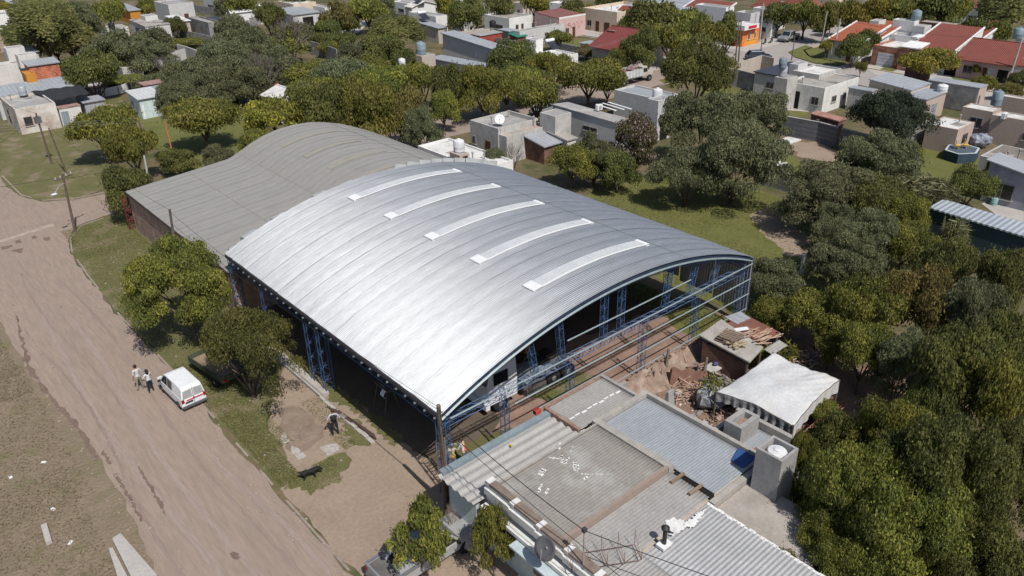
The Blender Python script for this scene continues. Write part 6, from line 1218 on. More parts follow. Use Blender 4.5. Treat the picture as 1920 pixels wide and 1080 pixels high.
mb.build('loose_bricks', K_rust, wd); MB().hexa([(26.85, 24.15, 0), (29.2, 24.3, 0), (29.2, 24.5, 0), (26.85, 24.35, 0)], [(26.85, 24.15, 1.35), (29.2, 24.3, 1.35), (29.2, 24.5, 1.35), (26.85, 24.35, 1.35)]).build('cement_wall', K_conc, wd)
MB().box(26.83, 27.05, 21.3, 24.4, 0, 1.4).build('cross_wall', K_conc, wd)
sh = empty('scrap_shed', (37, 22, 0), 'low shed roofed with rusty sheets, concrete and stacked timber in the scrap yard', 'shed'); M_rs = mat('rusted sheet', (.20, .085, .06), c2=(.13, .06, .045), sc=1.2, bands=(0, .2, .15, 0))
MB().box(35.1, 38.9, 23.2, 23.5, 0, 2.0).box(35.1, 35.3, 20.4, 23.2, 0, 1.9).build('wall', W_dkbrick, sh); MB().hexa([(34.9, 20.1, 2.1), (36.9, 20.5, 2.1), (37.6, 24.0, 2.25), (35.1, 23.8, 2.2)], [(34.9, 20.1, 2.2), (36.9, 20.5, 2.2), (37.6, 24.0, 2.35), (35.1, 23.8, 2.3)]).build('slab_roof', K_cem, sh)
MB().hexa([(36.95, 20.9, 2.05), (39.4, 20.9, 1.95), (39.5, 23.4, 2.1), (37.5, 23.6, 2.2)], [(36.95, 20.9, 2.1), (39.4, 20.9, 2.0), (39.5, 23.4, 2.15), (37.5, 23.6, 2.25)]).build('rusty_roof', M_rs, sh)
MB().hexa([(38.0, 23.1, 2.2), (39.3, 23.0, 2.15), (39.5, 23.9, 2.2), (38.1, 24.1, 2.25)], [(38.0, 23.1, 2.24), (39.3, 23.0, 2.19), (39.5, 23.9, 2.24), (38.1, 24.1, 2.29)]).build('pale_sheet', R_metal, sh); MB().obox((37.6, 22.5, 2.27), .9, .35, .03, -.5).build('white_board', M_white, sh)
for x, y in ((35, 20.3), (36.8, 20.6), (39.2, 21)): MB().tube((x, y, 0), (x, y, 2.1), .09).build('post', M_bark, sh)
o = empty('pallet_pile', (36, 22.2, 2.3), 'pile of wooden pallets and logs on the concrete part of the scrap shed roof', 'pallet'); M_wood = mat('weathered wood', (.22, .17, .13), c2=(.13, .10, .08), sc=3)
for k in range(3):
    mb = MB()
    for i in range(6): mb.obox((35.4+i*.2+k*.05, 22.3-k*.1, 2.34+k*.15), .12, 1.1, .03, .15)
    for j in range(3): mb.obox((35.9+k*.05, 21.85+j*.45, 2.26+k*.15), 1.2, .09, .08, .15)
    mb.build('pallet', M_wood, o)
mb = MB()
for i in range(14): mb.tube((35.2+rn.random()*.5, 21.2+rn.random()*.9, 2.3+rn.random()*.2), (35.7+rn.random()*.5, 21.1+rn.random()*.7, 2.3+rn.random()*.25), .07, n=6)
mb.build('logs', mat('cut logs', (.34, .28, .2), c2=(.2, .15, .1), sc=5), o); mb = MB()
for i in range(26): x, y = 36.6+rn.random()*1.2, 20.6+rn.random()*1.6; a = rn.uniform(.3, 1.4); L = rn.uniform(.8, 1.7); mb.tube((x, y, 2.3+rn.random()*.15), (x+L*math.cos(a), y-L*.3*math.sin(a), 2.3+rn.random()*.2), .03, n=4)
tag(mb.build('plank_pile', mat('reddish timber', (.28, .16, .11), c2=(.36, .3, .24), sc=4)), 'loose reddish laths scattered on the near edge of the rusty shed roof', 'planks')
tag(corr(37.0, 38.6, 19.9, 20.5, lambda x, y: 2.0-.2*(20.5-y), 0, .16, .02, K_grey, 'fibre_sheet', None), 'long grey ribbed sheet leaning at the shed edge', 'sheet')
# more jumble in the yard
def pile(name, label, c, n, spread, size, zmax, m_, seed, cat, flat=False):
    r_ = random.Random(seed); mb = MB()
    for i in range(n):
        x, y = c[0]+r_.gauss(0, spread[0]), c[1]+r_.gauss(0, spread[1]); z = r_.random()*zmax*math.exp(-((x-c[0])/spread[0])**2*.3)
        mb.obox((x, y, z), size[0]*r_.uniform(.4, 1.3), size[1]*r_.uniform(.4, 1.3), size[2]*r_.uniform(.5, 1.3), r_.uniform(0, 3.1), (r_.uniform(-.5, .5)*(0 if flat else 1), r_.uniform(-.5, .5)*(0 if flat else 1)))
    return tag(mb.build(name, m_), label, cat, None, 'stuff' if flat else None)
pile('scrap_pile', 'heap of dark metal scrap under the front of the scrap shed', (34.4, 21.6), 70, (.5, .6), (.5, .12, .06), .7, mat('dark scrap metal', (.10, .10, .095), c2=(.2, .18, .16), sc=3), 1, 'scrap')
pile('board_pile', 'tangle of weathered boards between the shed and the white tarp', (35.6, 20.3), 60, (.7, .35), (1.1, .1, .04), .6, M_wood, 2, 'boards')
pile('stone_scatter', 'scatter of broken bricks and stones over the yard soil', (31.5, 21.5), 150, (1.6, 1.3), (.16, .12, .08), .02, K_rust, 3, 'rubble', True)
pile('pale_rubble', 'pale rubble and cement lumps near the grey stub', (30.2, 20.3), 50, (.6, .5), (.25, .2, .12), .1, K_conc, 4, 'rubble')
pile('stick_pile', 'heap of dark sticks at the foot of the brick box', (30.6, 16.6), 60, (.5, .5), (1.0, .05, .05), .4, M_bark, 5, 'sticks')
pile('rag_pile', 'crumpled pale rags and bags beside the work table', (34.0, 20.4), 26, (.35, .3), (.35, .3, .12), .35, mat('pale rags', (.42, .41, .40), c2=(.2, .2, .24), sc=5), 6, 'rags')
pile('timber_heap', 'short reddish timber offcuts along the shed wall', (34.6, 23.0), 50, (.35, .5), (.7, .1, .08), .7, mat('reddish firewood', (.24, .15, .12), c2=(.34, .27, .22), sc=4), 7, 'timber')
pile('bottle_scatter', 'small pale litter strewn over the yard floor', (33.0, 20.8), 60, (1.6, 1.2), (.12, .08, .05), .02, M_white, 8, 'litter', True)
pile('rust_sheets', 'rust-coloured sheet offcuts below the tarp left corner', (31.6, 18.6), 12, (.5, .4), (.9, .5, .02), .25, M_rs, 9, 'sheets')
pile('lath_pile', 'criss-crossed reddish laths in the middle of the yard', (32.6, 22.2), 60, (.7, .5), (1.0, .06, .04), .5, mat('reddish timber', (.28, .16, .11), c2=(.36, .3, .24), sc=4), 11, 'laths')
pile('block_heap', 'heap of grey blocks beside the cement wall end', (29.6, 22.6), 40, (.4, .4), (.4, .2, .18), .4, K_conc, 12, 'blocks')
pile('rust_heap', 'low heap of rust-brown junk between the wrapped heap and the tarp', (32.2, 19.6), 70, (.7, .4), (.5, .15, .06), .5, mat('rust brown junk', (.16, .09, .065), c2=(.28, .2, .16), sc=3), 13, 'scrap')
pile('dark_junk', 'dark junk spilling along the yard side of the zinc roof parapet', (28.3, 19.4), 80, (.45, 1.2), (.45, .18, .08), .4, mat('dark junk', (.10, .08, .07), c2=(.25, .2, .17), sc=3), 14, 'scrap')
# tarp tent
tn = empty('tarp_tent', (33.6, 17.3, 0), 'large white tarpaulin shelter with folds and a ridge, beside the scrap yard', 'tent')
q = [G(1343, 735, 1.75), G(1450, 662, 2.1), G(1573, 714, 1.9), G(1487, 799, 1.9)]
def tz(u, v):
    p = (q[0]*(1-u)+q[1]*u)*(1-v)+(q[3]*(1-u)+q[2]*u)*v
    z = p.z+.26*math.exp(-((u-.42)**2*9+(v-.55)**2*5))*(4*u*(1-u))**.5*(4*v*(1-v))**.5+.03*math.sin(u*26+v*9)*math.sin(v*7+1)+.12*abs(math.sin(u*2.2+v*2.6+.4))**3+.02*math.sin((u-v)*44)*math.exp(-((u-1)**2+(v-1)**2)*3)+.006*math.sin(math.atan2(v-.5, u-.42)*22)*min(1, 3*math.hypot(u-.42, v-.5))+.05*math.sin(v*17-u*6)*(.3+u*.7)*.6
    z -= .28*(4*u*(1-u)*0)+.16*math.sin(3.14*u)*(math.exp(-v*9)+math.exp(-(1-v)*9))*.3; p = Vector((p.x, p.y, z)); c = (q[0]+q[1]+q[2]+q[3])/4; k = .07*(math.sin(3.1416*u)*((1-2*v)**4)+math.sin(3.1416*v)*((1-2*u)**4)); p.x += (c.x-p.x)*k; p.y += (c.y-p.y)*k; return p
M_tarp = mat('white tarpaulin', (.50, .51, .52), rough=.55, c2=(.45, .46, .47), sc=.8, c3=(.47, .45, .42), sc3=.5, amt=.6, spec=.4)
MB().grid(lambda u, v: tz(u, v), 44, 44).build('canopy', M_tarp, tn, smooth=True, solid=.015)
mb = MB(); mb.grid(lambda u, v: tz(0, u)+Vector((-.02-.06*math.sin(u*60)*v, 0, -.55*v-.02)), 60, 4); mb.build('side_flap', mat('striped dark flap', (.14, .145, .15), c2=(.35, .36, .37), sc=4, amt=.3), tn, solid=.01)
mb = MB(); mb.grid(lambda u, v: tz(u, 1)+Vector((0, -.03-.04*math.sin(u*40)*v, -.75*v-.02)), 40, 3); mb.build('side_flap', M_tarp, tn, solid=.01)
for p in q: MB().tube((p.x, p.y, 0), (p.x, p.y, p.z+.05), .07).build('pole', M_bark, tn)
MB().box(31.2, 36.1, 15.1, 15.3, 0, 1.1).build('low_wall', mat('red brown low wall', (.24, .11, .08)), tn)
# yard clutter
p = G(1332, 762); o = empty('covered_heap', (p.x, p.y, 0), 'heap wrapped in silver and black plastic with a plant growing through it', 'heap')
MB().blob((p.x, p.y, .6), .9, .8, .75, 14, 3, .25).build('plastic_cover', mat('silver black plastic', (.10, .105, .12), c2=(.36, .38, .40), sc=1.6, amt=.35, rough=.4), o)
global_rng = rng; rng = np.random.default_rng(5); n = 420; P_ = rng.normal(size=(n, 3))*[.33, .33, .3]+[0.15, .1, 1.25]; me = leaf_mesh('leaves', P_, rng.normal(size=(n, 3)), .075, LM['ash']); c = bpy.data.objects.new('leaves', me); COL.objects.link(c); c.parent = o
p = G(1385, 792); mb = MB()
for i in range(16): mb.blob((p.x-1.2+rn.random()*2.4, p.y-.2+rn.random()*1.3, .2), .22, .18, .2, 8, i)
tag(mb.build('rubble_pile', mat('pale stones', (.33, .26, .21), c2=(.24, .18, .14), sc=4)), 'row of pale stones along the near edge of the scrap yard', 'rubble')
for i, (a, b, h_, an_) in enumerate(((1248, 705, 1.9, .1), (1318, 715, 1.6, .2), (1385, 700, 1.9, -.1), (1370, 770, 1.3, .1), (1412, 765, 1.5, .6), (1396, 742, 1.2, 0))):
    p = G(a, b); lb = ('thick leaning post at the top of the yard near the plastered wall', 'crooked tree-trunk post by the work table', 'upright post at the shed front corner', 'thin post beside the silver wrapped heap', 'slanting plank rising at the tarp edge by the brick box', 'short dark post at the striped tarp flap')[i]
    tag(MB().path([p, p+Vector((an_*.3, .02, h_*.5)), p+Vector((an_*.8, 0, h_))], [.13, .11, .08], 7).build('wooden_post', mat('grey timber post', (.20, .165, .135), c2=(.12, .10, .085), sc=5)), lb, 'post')
p = G(1338, 708); o = empty('work_table', (p.x, p.y, 0), 'pale table cluttered with scrap under the shed front', 'table'); MB().box(p.x-.7, p.x+.7, p.y-.4, p.y+.4, .78, .83).build('top', mat('pale table top', (.45, .44, .42)), o)
for a in (-.6, .6):
    for b in (-.32, .32): MB().tube((p.x+a, p.y+b, 0), (p.x+a, p.y+b, .78), .03).build('leg', M_wood, o)
tag(MB().blob((p.x+.1, p.y, .98), .22, .15, .08, 8, 4).build('blue_bundle', mat('blue cloth', (.08, .08, .2))), 'blue cloth bundle on the cluttered table', 'bundle')
mb = MB(); p = G(1330, 655)
for i in range(70): mb.obox((p.x-.9+rn.random()*1.7, p.y-.3+rn.random()*1.0, rn.random()*.5), .28, .14, .09, rn.uniform(0, 3), (rn.uniform(-.4, .4), rn.uniform(-.4, .4)))
tag(mb.build('brick_pile', mat('dusty bricks', (.30, .19, .14), c2=(.20, .12, .09), sc=4)), 'tumbled heap of dusty bricks against the scrap shed', 'bricks')
p = G(1305, 682); mb = MB().obox((p.x, p.y, .15), 1.7, 1.0, .12, .3).obox((p.x+.1, p.y, .28), 1.4, .9, .08, .5); tag(mb.build('scrap_sheets', mat('dark scrap metal', (.10, .10, .095), c2=(.2, .18, .16), sc=3)), 'flat dark scrap sheets stacked left of the brick heap', 'scrap')
p = G(1316, 722); mb = MB().grid(lambda u, v: (p.x-1.6+2.6*u+.2*v, p.y+1.2-1.6*u, (1.1-.6*u+.1*math.sin(u*20))*v), 20, 3)
tag(mb.build('broken_brick_wall', mat('red earth wall', (.22, .125, .095), c2=(.15, .08, .06), sc=2), solid=.3), 'broken red-brown brick wall stub crossing the yard', 'wall')
p = G(1222, 720); mb = MB()
for i in range(9): x, y = p.x-.3+rn.random()*.9, p.y-.4+rn.random()*.9; mb.tube((x, y, 0), (x+rn.uniform(-.1, .1), y, rn.uniform(.7, 1.5)), .025, n=4); mb.tube((x-.3, y, rn.uniform(.3, .9)), (x+.35, y+.1, rn.uniform(.3, .9)), .03, n=4)
tag(mb.build('rebar_tangle', mat('rusty iron', (.09, .055, .045))), 'rusty tangle of upright iron bars beside the plastered wall', 'scrap')
p = G(1253, 765); tag(MB().hexa([p+Vector((-.3, -.25, 0)), p+Vector((.3, -.25, 0)), p+Vector((.3, .2, 0)), p+Vector((-.3, .2, 0))], [p+Vector((-.22, -.1, 1.2)), p+Vector((.22, -.1, 1.2)), p+Vector((.22, .05, 1.2)), p+Vector((-.22, .05, 1.2))]).build('concrete_post', K_conc), 'short grey concrete stub behind the zinc roof parapet', 'post')
for i, (a, b, s_, nm, m2, lb) in enumerate(((1352, 737, .3, 'bucket', M_white, 'white tin beside the crooked post'), (1310, 748, .16, 'plastic_jug', mat('cream plastic', (.5, .42, .28)), 'cream plastic jug lying on the yard soil'), (1271, 742, .28, 'cement_bag', M_conc, 'spilt pale cement bag on the yard soil'), (1320, 740, .15, 'plastic_jug', M_white, 'small white jug left of the white tin'))):
    p = G(a, b); tag(MB().lathe(p, [(s_*.7, 0), (s_, s_*.3), (s_*.95, s_*1.1), (s_*.4, s_*1.4)], 10).build(nm, m2), lb, nm.split('_')[-1])
p = G(1395, 762); tag(corr(p.x-.8, p.x+.8, p.y-.5, p.y+.6, lambda x, y: .25+.35*(y-p.y), 0, .14, .02, K_grey, 'scrap_sheet', None), 'piece of corrugated sheet lying by the brick box', 'sheet')
canes(1425, 662, 24, 1.3, 'broad-leaved green plant behind the rusty shed', 260, 'ash', 'broadleaf_plant'); canes(1478, 660, 14, 1.2, 'prickly pear clump right of the broad-leaved plant', 160, 'ash', 'broadleaf_plant')
p = G(1500, 690); mb = MB()
for i in range(60): x, y = p.x-1.8+rn.random()*3.6, p.y-.9+rn.random()*1.3; a = rn.random()*3; mb.tube((x, y, .1+rn.random()*.5), (x+.7*math.cos(a), y+.7*math.sin(a), .1+rn.random()*.5), .04, n=4)
tag(mb.build('firewood_pile', mat('reddish firewood', (.24, .15, .12), c2=(.34, .27, .22), sc=4)), 'long pile of reddish firewood behind the white tarp', 'firewood')
mb = MB(); p = G(1560, 775, .1)
for k in range(3): mb.tube(G(1500+k*2, 792+k*4, .15), G(1588, 752+k*5, .4), .05)
tag(mb.build('timber_poles', mat('reddish poles', (.2, .10, .08))), 'two long reddish poles lying at the tarp right corner', 'poles')
# welding machine on the near roof edge
p = G(1007, 778, 3.0); o = empty('welding_machine', (p.x, p.y, 3.08), 'small red and black welding machine on the ribbed roof edge', 'welder'); MB().box(-.17, .17, -.12, .12, 0, .28).build('case', mat('red case', (.42, .05, .035), rough=.5), o, local=True, bevel=.03); MB().box(-.19, -.17, -.1, .1, .04, .25).build('front_panel', M_dark, o, local=True); MB().tube((-.12, 0, .3), (.12, 0, .3), .018).build('handle', M_dark, o, local=True)
tag(MB().obox((p.x-2.6, p.y-1.0, 3.02), .1, .1, .1).build('tool_box', mat('yellow tool case', (.5, .36, .04))), 'small yellow tool case on the ribbed roof', 'tool case')
# ------------------------------------------------------------------ vehicles
def extr(mb, prof, w0, w1, zb, zt):
    """side profile (x,z) extruded across y; half width runs from w0 at zb to w1 at zt"""
    hw = lambda z: w0+(w1-w0)*min(1, max(0, (z-zb)/(zt-zb)))
    mb.hexa([(x, -hw(z), z) for x, z in prof], [(x, hw(z), z) for x, z in prof]); return mb
def car(name, label, loc, rz, L, W, H, paint, kind='hatch', cat='car', lights=True, grp=None):
    o = empty(name, loc, label, cat, grp, rz); a, b = -L/2, L/2; hw = W/2; r = .32; zb = .28; belt = H*.56
    if kind == 'pickup': low = [(a, .5), (b-.08, .42), (b, .62), (b-.1, belt*.93), (b-1.15, belt*1.06), (a, belt*1.02)]; cab = [(a+1.75, belt*1.02), (b-1.2, belt*1.04), (b-1.85, H), (a+2.0, H)]
    elif kind == 'van': low = [(a, .32), (b-.1, .30), (b, .5), (b-.12, belt*.80), (b-.85, belt*1.03), (a, belt)]; cab = [(a, belt-.01), (b-.75, belt), (b-1.45, H*.965), (b-1.8, H), (a+.25, H), (a+.06, H*.93)]
    elif kind == 'sedan': low = [(a, .34), (b-.06, .30), (b, .5), (b-.12, belt*.88), (b-1.1, belt*1.04), (a+.7, belt*1.08), (a+.05, belt*1.0)]; cab = [(a+.65, belt*1.04), (b-1.05, belt*1.0), (b-1.75, H), (a+1.25, H)]
    else: low = [(a, .34), (b-.06, .30), (b, .5), (b-.12, belt*.88), (b-1.0, belt*1.04), (a, belt)]; cab = [(a+.05, belt-.01), (b-.95, belt), (b-1.6, H), (a+.55, H)]
    body = extr(MB(), low, hw, hw*.96, zb, belt).build('body', paint, o, local=True, bevel=.07)
    cb = extr(MB(), cab, hw*.95, hw*.78, belt, H).build('cabin', paint, o, local=True, bevel=.05)
    # glass panels lie just proud of the cabin
    def hwz(z): return (hw*.95+(hw*.78-hw*.95)*(z-belt)/(H-belt))
    z0, z1 = belt+.07, H-.12
    def ex(pt0, pt1, z): t = (z-pt0[1])/(pt1[1]-pt0[1]); return pt0[0]+(pt1[0]-pt0[0])*t
    f0, f1 = cab[1], cab[2]; rr0, rr1 = cab[0], cab[-1]
    if f1[1] < z1: z1f = f1[1]-.05
    else: z1f = z1
    g = MB(); g.hexa([(ex(f0, f1, z0)+.0, -hwz(z0)*.86, z0), (ex(f0, f1, z0)+.03, -hwz(z0)*.86, z0), (ex(f0, f1, z0)+.03, hwz(z0)*.86, z0), (ex(f0, f1, z0)+.0, hwz(z0)*.86, z0)], [(ex(f0, f1, z1f), -hwz(z1)*.86, z1f), (ex(f0, f1, z1f)+.03, -hwz(z1)*.86, z1f), (ex(f0, f1, z1f)+.03, hwz(z1)*.86, z1f), (ex(f0, f1, z1f), hwz(z1)*.86, z1f)]); g.build('windscreen', M_glass, cb, local=True)
    if kind != 'van':
        g = MB(); g.hexa([(ex(rr0, rr1, z0)-.03, -hwz(z0)*.84, z0), (ex(rr0, rr1, z0), -hwz(z0)*.84, z0), (ex(rr0, rr1, z0), hwz(z0)*.84, z0), (ex(rr0, rr1, z0)-.03, hwz(z0)*.84, z0)], [(ex(rr0, rr1, z1)-.03, -hwz(z1)*.84, z1), (ex(rr0, rr1, z1), -hwz(z1)*.84, z1), (ex(rr0, rr1, z1), hwz(z1)*.84, z1), (ex(rr0, rr1, z1)-.03, hwz(z1)*.84, z1)]); g.build('rear_window', M_glass, cb, local=True)
    xr0, xr1 = max(ex(rr0, rr1, z0), ex(rr0, rr1, z1) if kind != 'van' else 0)+.15, 0
    xf0, xf1 = ex(f0, f1, z0)-.14, ex(f0, f1, z1f)-.14
    ra, rb = (ex(rr0, rr1, z0)+.18, ex(rr0, rr1, z1)+.18) if kind != 'van' else (b-2.75, b-2.75)
    mid = (ra+xf0)/2 if kind != 'van' else b-2.0
    for s in (-1, 1):
        for (p0, p1, q0, q1) in ((ra, mid-.05, rb, mid-.05), (mid+.05, xf0, mid+.05, xf1)):
            g = MB(); v = [(p0, z0), (p1, z0), (q1, z1f), (q0, z1f)]; g.hexa([(x, s*(hwz(z)-.01), z) for x, z in v], [(x, s*(hwz(z)+.012), z) for x, z in v]); g.build('side_window', M_glass, cb, local=True)
        MB().box(a-.02, a+.02, s*hw*.86-.09, s*hw*.86+.09, belt*.72, belt*.98).build('tail_light', mat('tail lamp red', (.28, .01, .01), rough=.3), o, local=True)
        MB().box(b-.14, b-.03, s*hw*.74-.16, s*hw*.74+.16, belt*.68, belt*.84).build('headlight', mat('headlamp', (.6, .62, .65), rough=.2), o, local=True)
        MB().obox((xf0-.02, s*(hw+.08), belt+.02), .1, .18, .14).build('mirror', M_dark, o, local=True)
        for x in (a+L*.17, b-L*.185): wheel(o, (x, s*(hw-.1), r if kind != 'pickup' else .38), r if kind != 'pickup' else .38, .2, 'y')
    MB().box(a-.06, a+.03, -hw*.97, hw*.97, .3, .5).build('rear_bumper', mat('grey bumper', (.10, .105, .11)), o, local=True, bevel=.03); MB().box(b-.04, b+.05, -hw*.9, hw*.9, .26, .46).build('front_bumper', mat('grey bumper', (.10, .105, .11)) if kind != 'sedan' else paint, o, local=True, bevel=.03)
    return o, body
M_sil = mat('silver car paint', (.36, .38, .40), rough=.35, metal=.4, coat=.5); M_blk = mat('black car paint', (.015, .016, .02), rough=.3, coat=.6); M_navy = mat('navy car paint', (.02, .03, .055), rough=.3, coat=.6); M_greyp = mat('grey car paint', (.16, .17, .18), rough=.35, coat=.5)
VP_ = G(343, 741); vo, vb = car('van', 'white delivery van with a red stripe across its rear doors, parked by the kerb', (*VP_[:2], 0), R_(93), 4.3, 1.72, 1.82, M_wpaint, 'van', 'van')
hw = .86
for s in (-1, 1):
    d = MB(); v = [(.06*s, 1.06), (.72*s, 1.06), (.62*s, 1.58), (.07*s, 1.62)]; d.hexa([(-2.17+max(0, (z-1.02))*.08, y, z) for y, z in v], [(-2.12+max(0, (z-1.02))*.08, y, z) for y, z in v]); d.build('rear_window', mat('frosted rear pane', (.34, .35, .35), rough=.6), vo, local=True)
MB().box(-2.2, -2.15, -.62, .5, .86, .91).build('stripe', mat('magenta red stripe', (.55, .02, .07)), vo, local=True); MB().box(-2.19, -2.15, .08, .6, .66, .76).build('number_plate', M_dark, vo, local=True); MB().box(-2.17, -2.14, -.012, .012, .55, 1.7).build('door_gap', M_dark, vo, local=True); MB().box(-2.22, -2.16, -.03, .03, .88, 1.02).build('door_handle', M_dark, vo, local=True)
for s in (-1, 1): MB().box(-1.5, 1.3, s*.85-.02, s*.85+.025, .34, .46).build('side_moulding', mat('grey bumper', (.10, .105, .11)), vo, local=True)
vo.scale = (.86, .86, .86)
for k in range(5): MB().box(-1.9, .35, -.5+k*.25-.02, -.5+k*.25+.02, 1.81, 1.835).build('roof_rib', M_wpaint, vo, local=True)
po, pb = car('pickup_truck', 'dusty silver pickup truck with a yellow item in its open bed, under the sparse tree', (13.55, 22.2, 0), R_(1), 5.1, 1.78, 1.72, mat('dusty silver paint', (.30, .305, .31), rough=.5, c2=(.25, .25, .25), sc=2), 'pickup', 'pickup truck')
MB().box(-2.48, -.85, -.74, .74, .92, .99).build('bed_floor', mat('dusty bed floor', (.12, .115, .11)), po, local=True)
for s in (-1, 1): MB().box(-2.52, -.8, s*.82-.05, s*.82+.05, .95, 1.1).build('bed_side', M_greyp, po, local=True)
MB().box(-2.56, -2.48, -.84, .84, .55, 1.08).build('tailgate', M_sil, po, local=True)
tag(MB().blob((12.75, 21.75, 1.1), .2, .16, .14, 8, 2).build('yellow_bag', mat('yellow bag', (.55, .42, .02))), 'bright yellow bag in the open pickup bed', 'bag')
tag(MB().blob((12.1, 22.4, 1.02), .4, .25, .1, 8, 6, .3).build('dark_bag', M_dark), 'dark bundle in the open pickup bed', 'bundle')
p = G(893, 1003, .6); tag(MB().blob((p.x, p.y, .55), .75, .7, .6, 16, 5, .08).build('covered_motorbike', mat('grey cover', (.27, .27, .31), c2=(.2, .2, .24), sc=3)), 'rounded thing under a grey cover at the near house front', 'covered bike')
car('pickup_truck', 'silver double cab pickup at the paved corner in front of dark trees', (*G(1478, 76)[:2], 0), R_(185), 5.2, 1.85, 1.8, M_sil, 'pickup', 'pickup truck')
car('car', 'dark navy hatchback half hidden behind the pale yard wall', (*G(1422, 112)[:2], 0), R_(-40), 4.1, 1.7, 1.5, M_navy, 'hatch')
car('car', 'black car parked on the far street, nearest of the far row', (*G(1541, 58)[:2], 0), R_(188), 4.4, 1.75, 1.5, M_blk, 'sedan'); car('car', 'silver sedan on the far street behind the black car', (*G(1545, 46)[:2], 0), R_(185), 4.4, 1.75, 1.45, M_sil, 'sedan')
car('car', 'pale car farthest left on the far street under the trees', (*G(1558, 44)[:2], 0), R_(185), 4.3, 1.75, 1.45, M_greyp, 'sedan'); car('car', 'grey car on the far street right beside the orange roof', (*G(1592, 48)[:2], 0), R_(188), 4.3, 1.75, 1.5, M_greyp, 'hatch')
car('car', 'silver car parked under the street tree near the grey house', (*G(1020, 212)[:2], 0), R_(8), 4.2, 1.7, 1.45, M_sil, 'sedan'); car('car', 'pale car cut by the left edge beside the crumbling corner house', (*G(-2, 214)[:2], 0), R_(90), 4.2, 1.7, 1.45, M_wpaint, 'hatch')
g_ = G(1243, 212); car('car', 'white car parked in the open grey garage', (g_.x, g_.y+.0, 0), R_(-95), 4.0, 1.65, 1.5, M_wpaint, 'hatch'); car('car', 'pale car shaded by the trees before the dark red roof house', (*G(1305, 48)[:2], 0), R_(95), 4.2, 1.7, 1.45, M_sil, 'sedan')
# cattle truck
p = G(1180, 156); o = empty('cattle_truck', (p.x, p.y, 0), 'old truck with white slatted side boards and a reddish load on the dirt side street', 'truck', None, R_(-2)); M_bd = mat('white side boards', (.50, .51, .52), bands=(0, .7, .15, 0))
MB().box(-4.2, 1.6, -1.15, 1.15, .9, 1.05).build('chassis', M_steel, o, local=True)
for s in (-1, 1): MB().box(-2.2, 1.6, s*1.15-.04, s*1.15+.04, 1.05, 2.1).build('side_board', M_bd, o, local=True)
MB().box(-4.2, -2.3, -1.2, 1.2, 1.05, 2.0).build('rear_crate', mat('brown slats', (.18, .10, .08), bands=(2, .3, .5, 0)), o, local=True); MB().box(-2.2, 1.5, -1.0, 1.0, 1.1, 1.9).build('load', mat('reddish load', (.25, .12, .10), c2=(.14, .08, .07), sc=1.2), o, local=True); MB().blob((.6, 0, 2.1), 1.0, .8, .5, 10, 3, .25).build('bundle', mat('dark bundle', (.1, .07, .07), c2=(.3, .22, .2), sc=3), o, local=True)
c = extr(MB(), [(1.8, .8), (4.0, .8), (4.05, 1.35), (3.1, 1.5), (2.8, 2.2), (1.8, 2.2)], .95, .8, 1.2, 2.2).build('cab', mat('cream truck paint', (.42, .38, .33)), o, local=True, bevel=.05); MB().box(2.0, 2.75, -.96, .96, 1.5, 2.0).build('side_window', M_glass, c, local=True)
for s in (-1, 1):
    for x in (-3.2, -2.2, 3.2): wheel(o, (x, s*.95, .48), .48, .28)
# green farm trailer under the dark street tree
o = empty('trailer', (12.7, 43.0, 0), 'dark green flatbed trailer with low sides, half under the dark olive street tree', 'trailer', None, R_(98)); M_gr = mat('dark green paint', (.045, .06, .035), c2=(.07, .075, .05), sc=2)
MB().box(-1.9, 1.9, -.8, .8, .72, .8).build('bed', mat('dusty boards', (.23, .17, .12)), o, local=True); MB().box(-1.9, 1.9, -.85, -.8, .7, 1.1).box(-1.9, 1.9, .8, .85, .7, 1.1).build('side', M_gr, o, local=True)
for s in (-1, 1): MB().box(s*1.93-.03, s*1.93+.03, -.85, .85, .7, 1.1).build('end_board', M_gr, o, local=True); wheel(o, (-.9, s*.75, .34), .34, .2); MB().box(s*1.97-.01, s*1.97+.02, .5, .75, .75, .9).build('reflector', mat('tail lamp red', (.28, .01, .01)), o, local=True)
MB().path([Vector((1.9, 0, .6)), Vector((3.0, 0, .5))], .05).build('drawbar', M_gr, o, local=True)
# motorbikes
for i, (a, b) in enumerate(((1434, 82), (1446, 80))):
    p = G(a, b); o = empty('motorbike', (p.x, p.y, 0), ('black motorbike at the paved corner, left of two', 'black motorbike at the paved corner, right of two')[i], 'motorbike', None, R_(20))
    for x in (-.65, .65): wheel(o, (x, 0, .3), .3, .1, name='wheel')
    MB().path([Vector((-.6, 0, .35)), Vector((-.1, 0, .6)), Vector((.4, 0, .75)), Vector((.65, 0, .35))], .06).build('frame', M_dark, o, local=True); MB().box(-.55, .1, -.1, .1, .7, .8).build('seat', M_dark, o, local=True); MB().blob((.2, 0, .82), .22, .13, .13).build('fuel_tank', M_blk, o, local=True); MB().tube((.45, -.3, 1.0), (.45, .3, 1.0), .025).build('handlebar', M_frame, o, local=True)
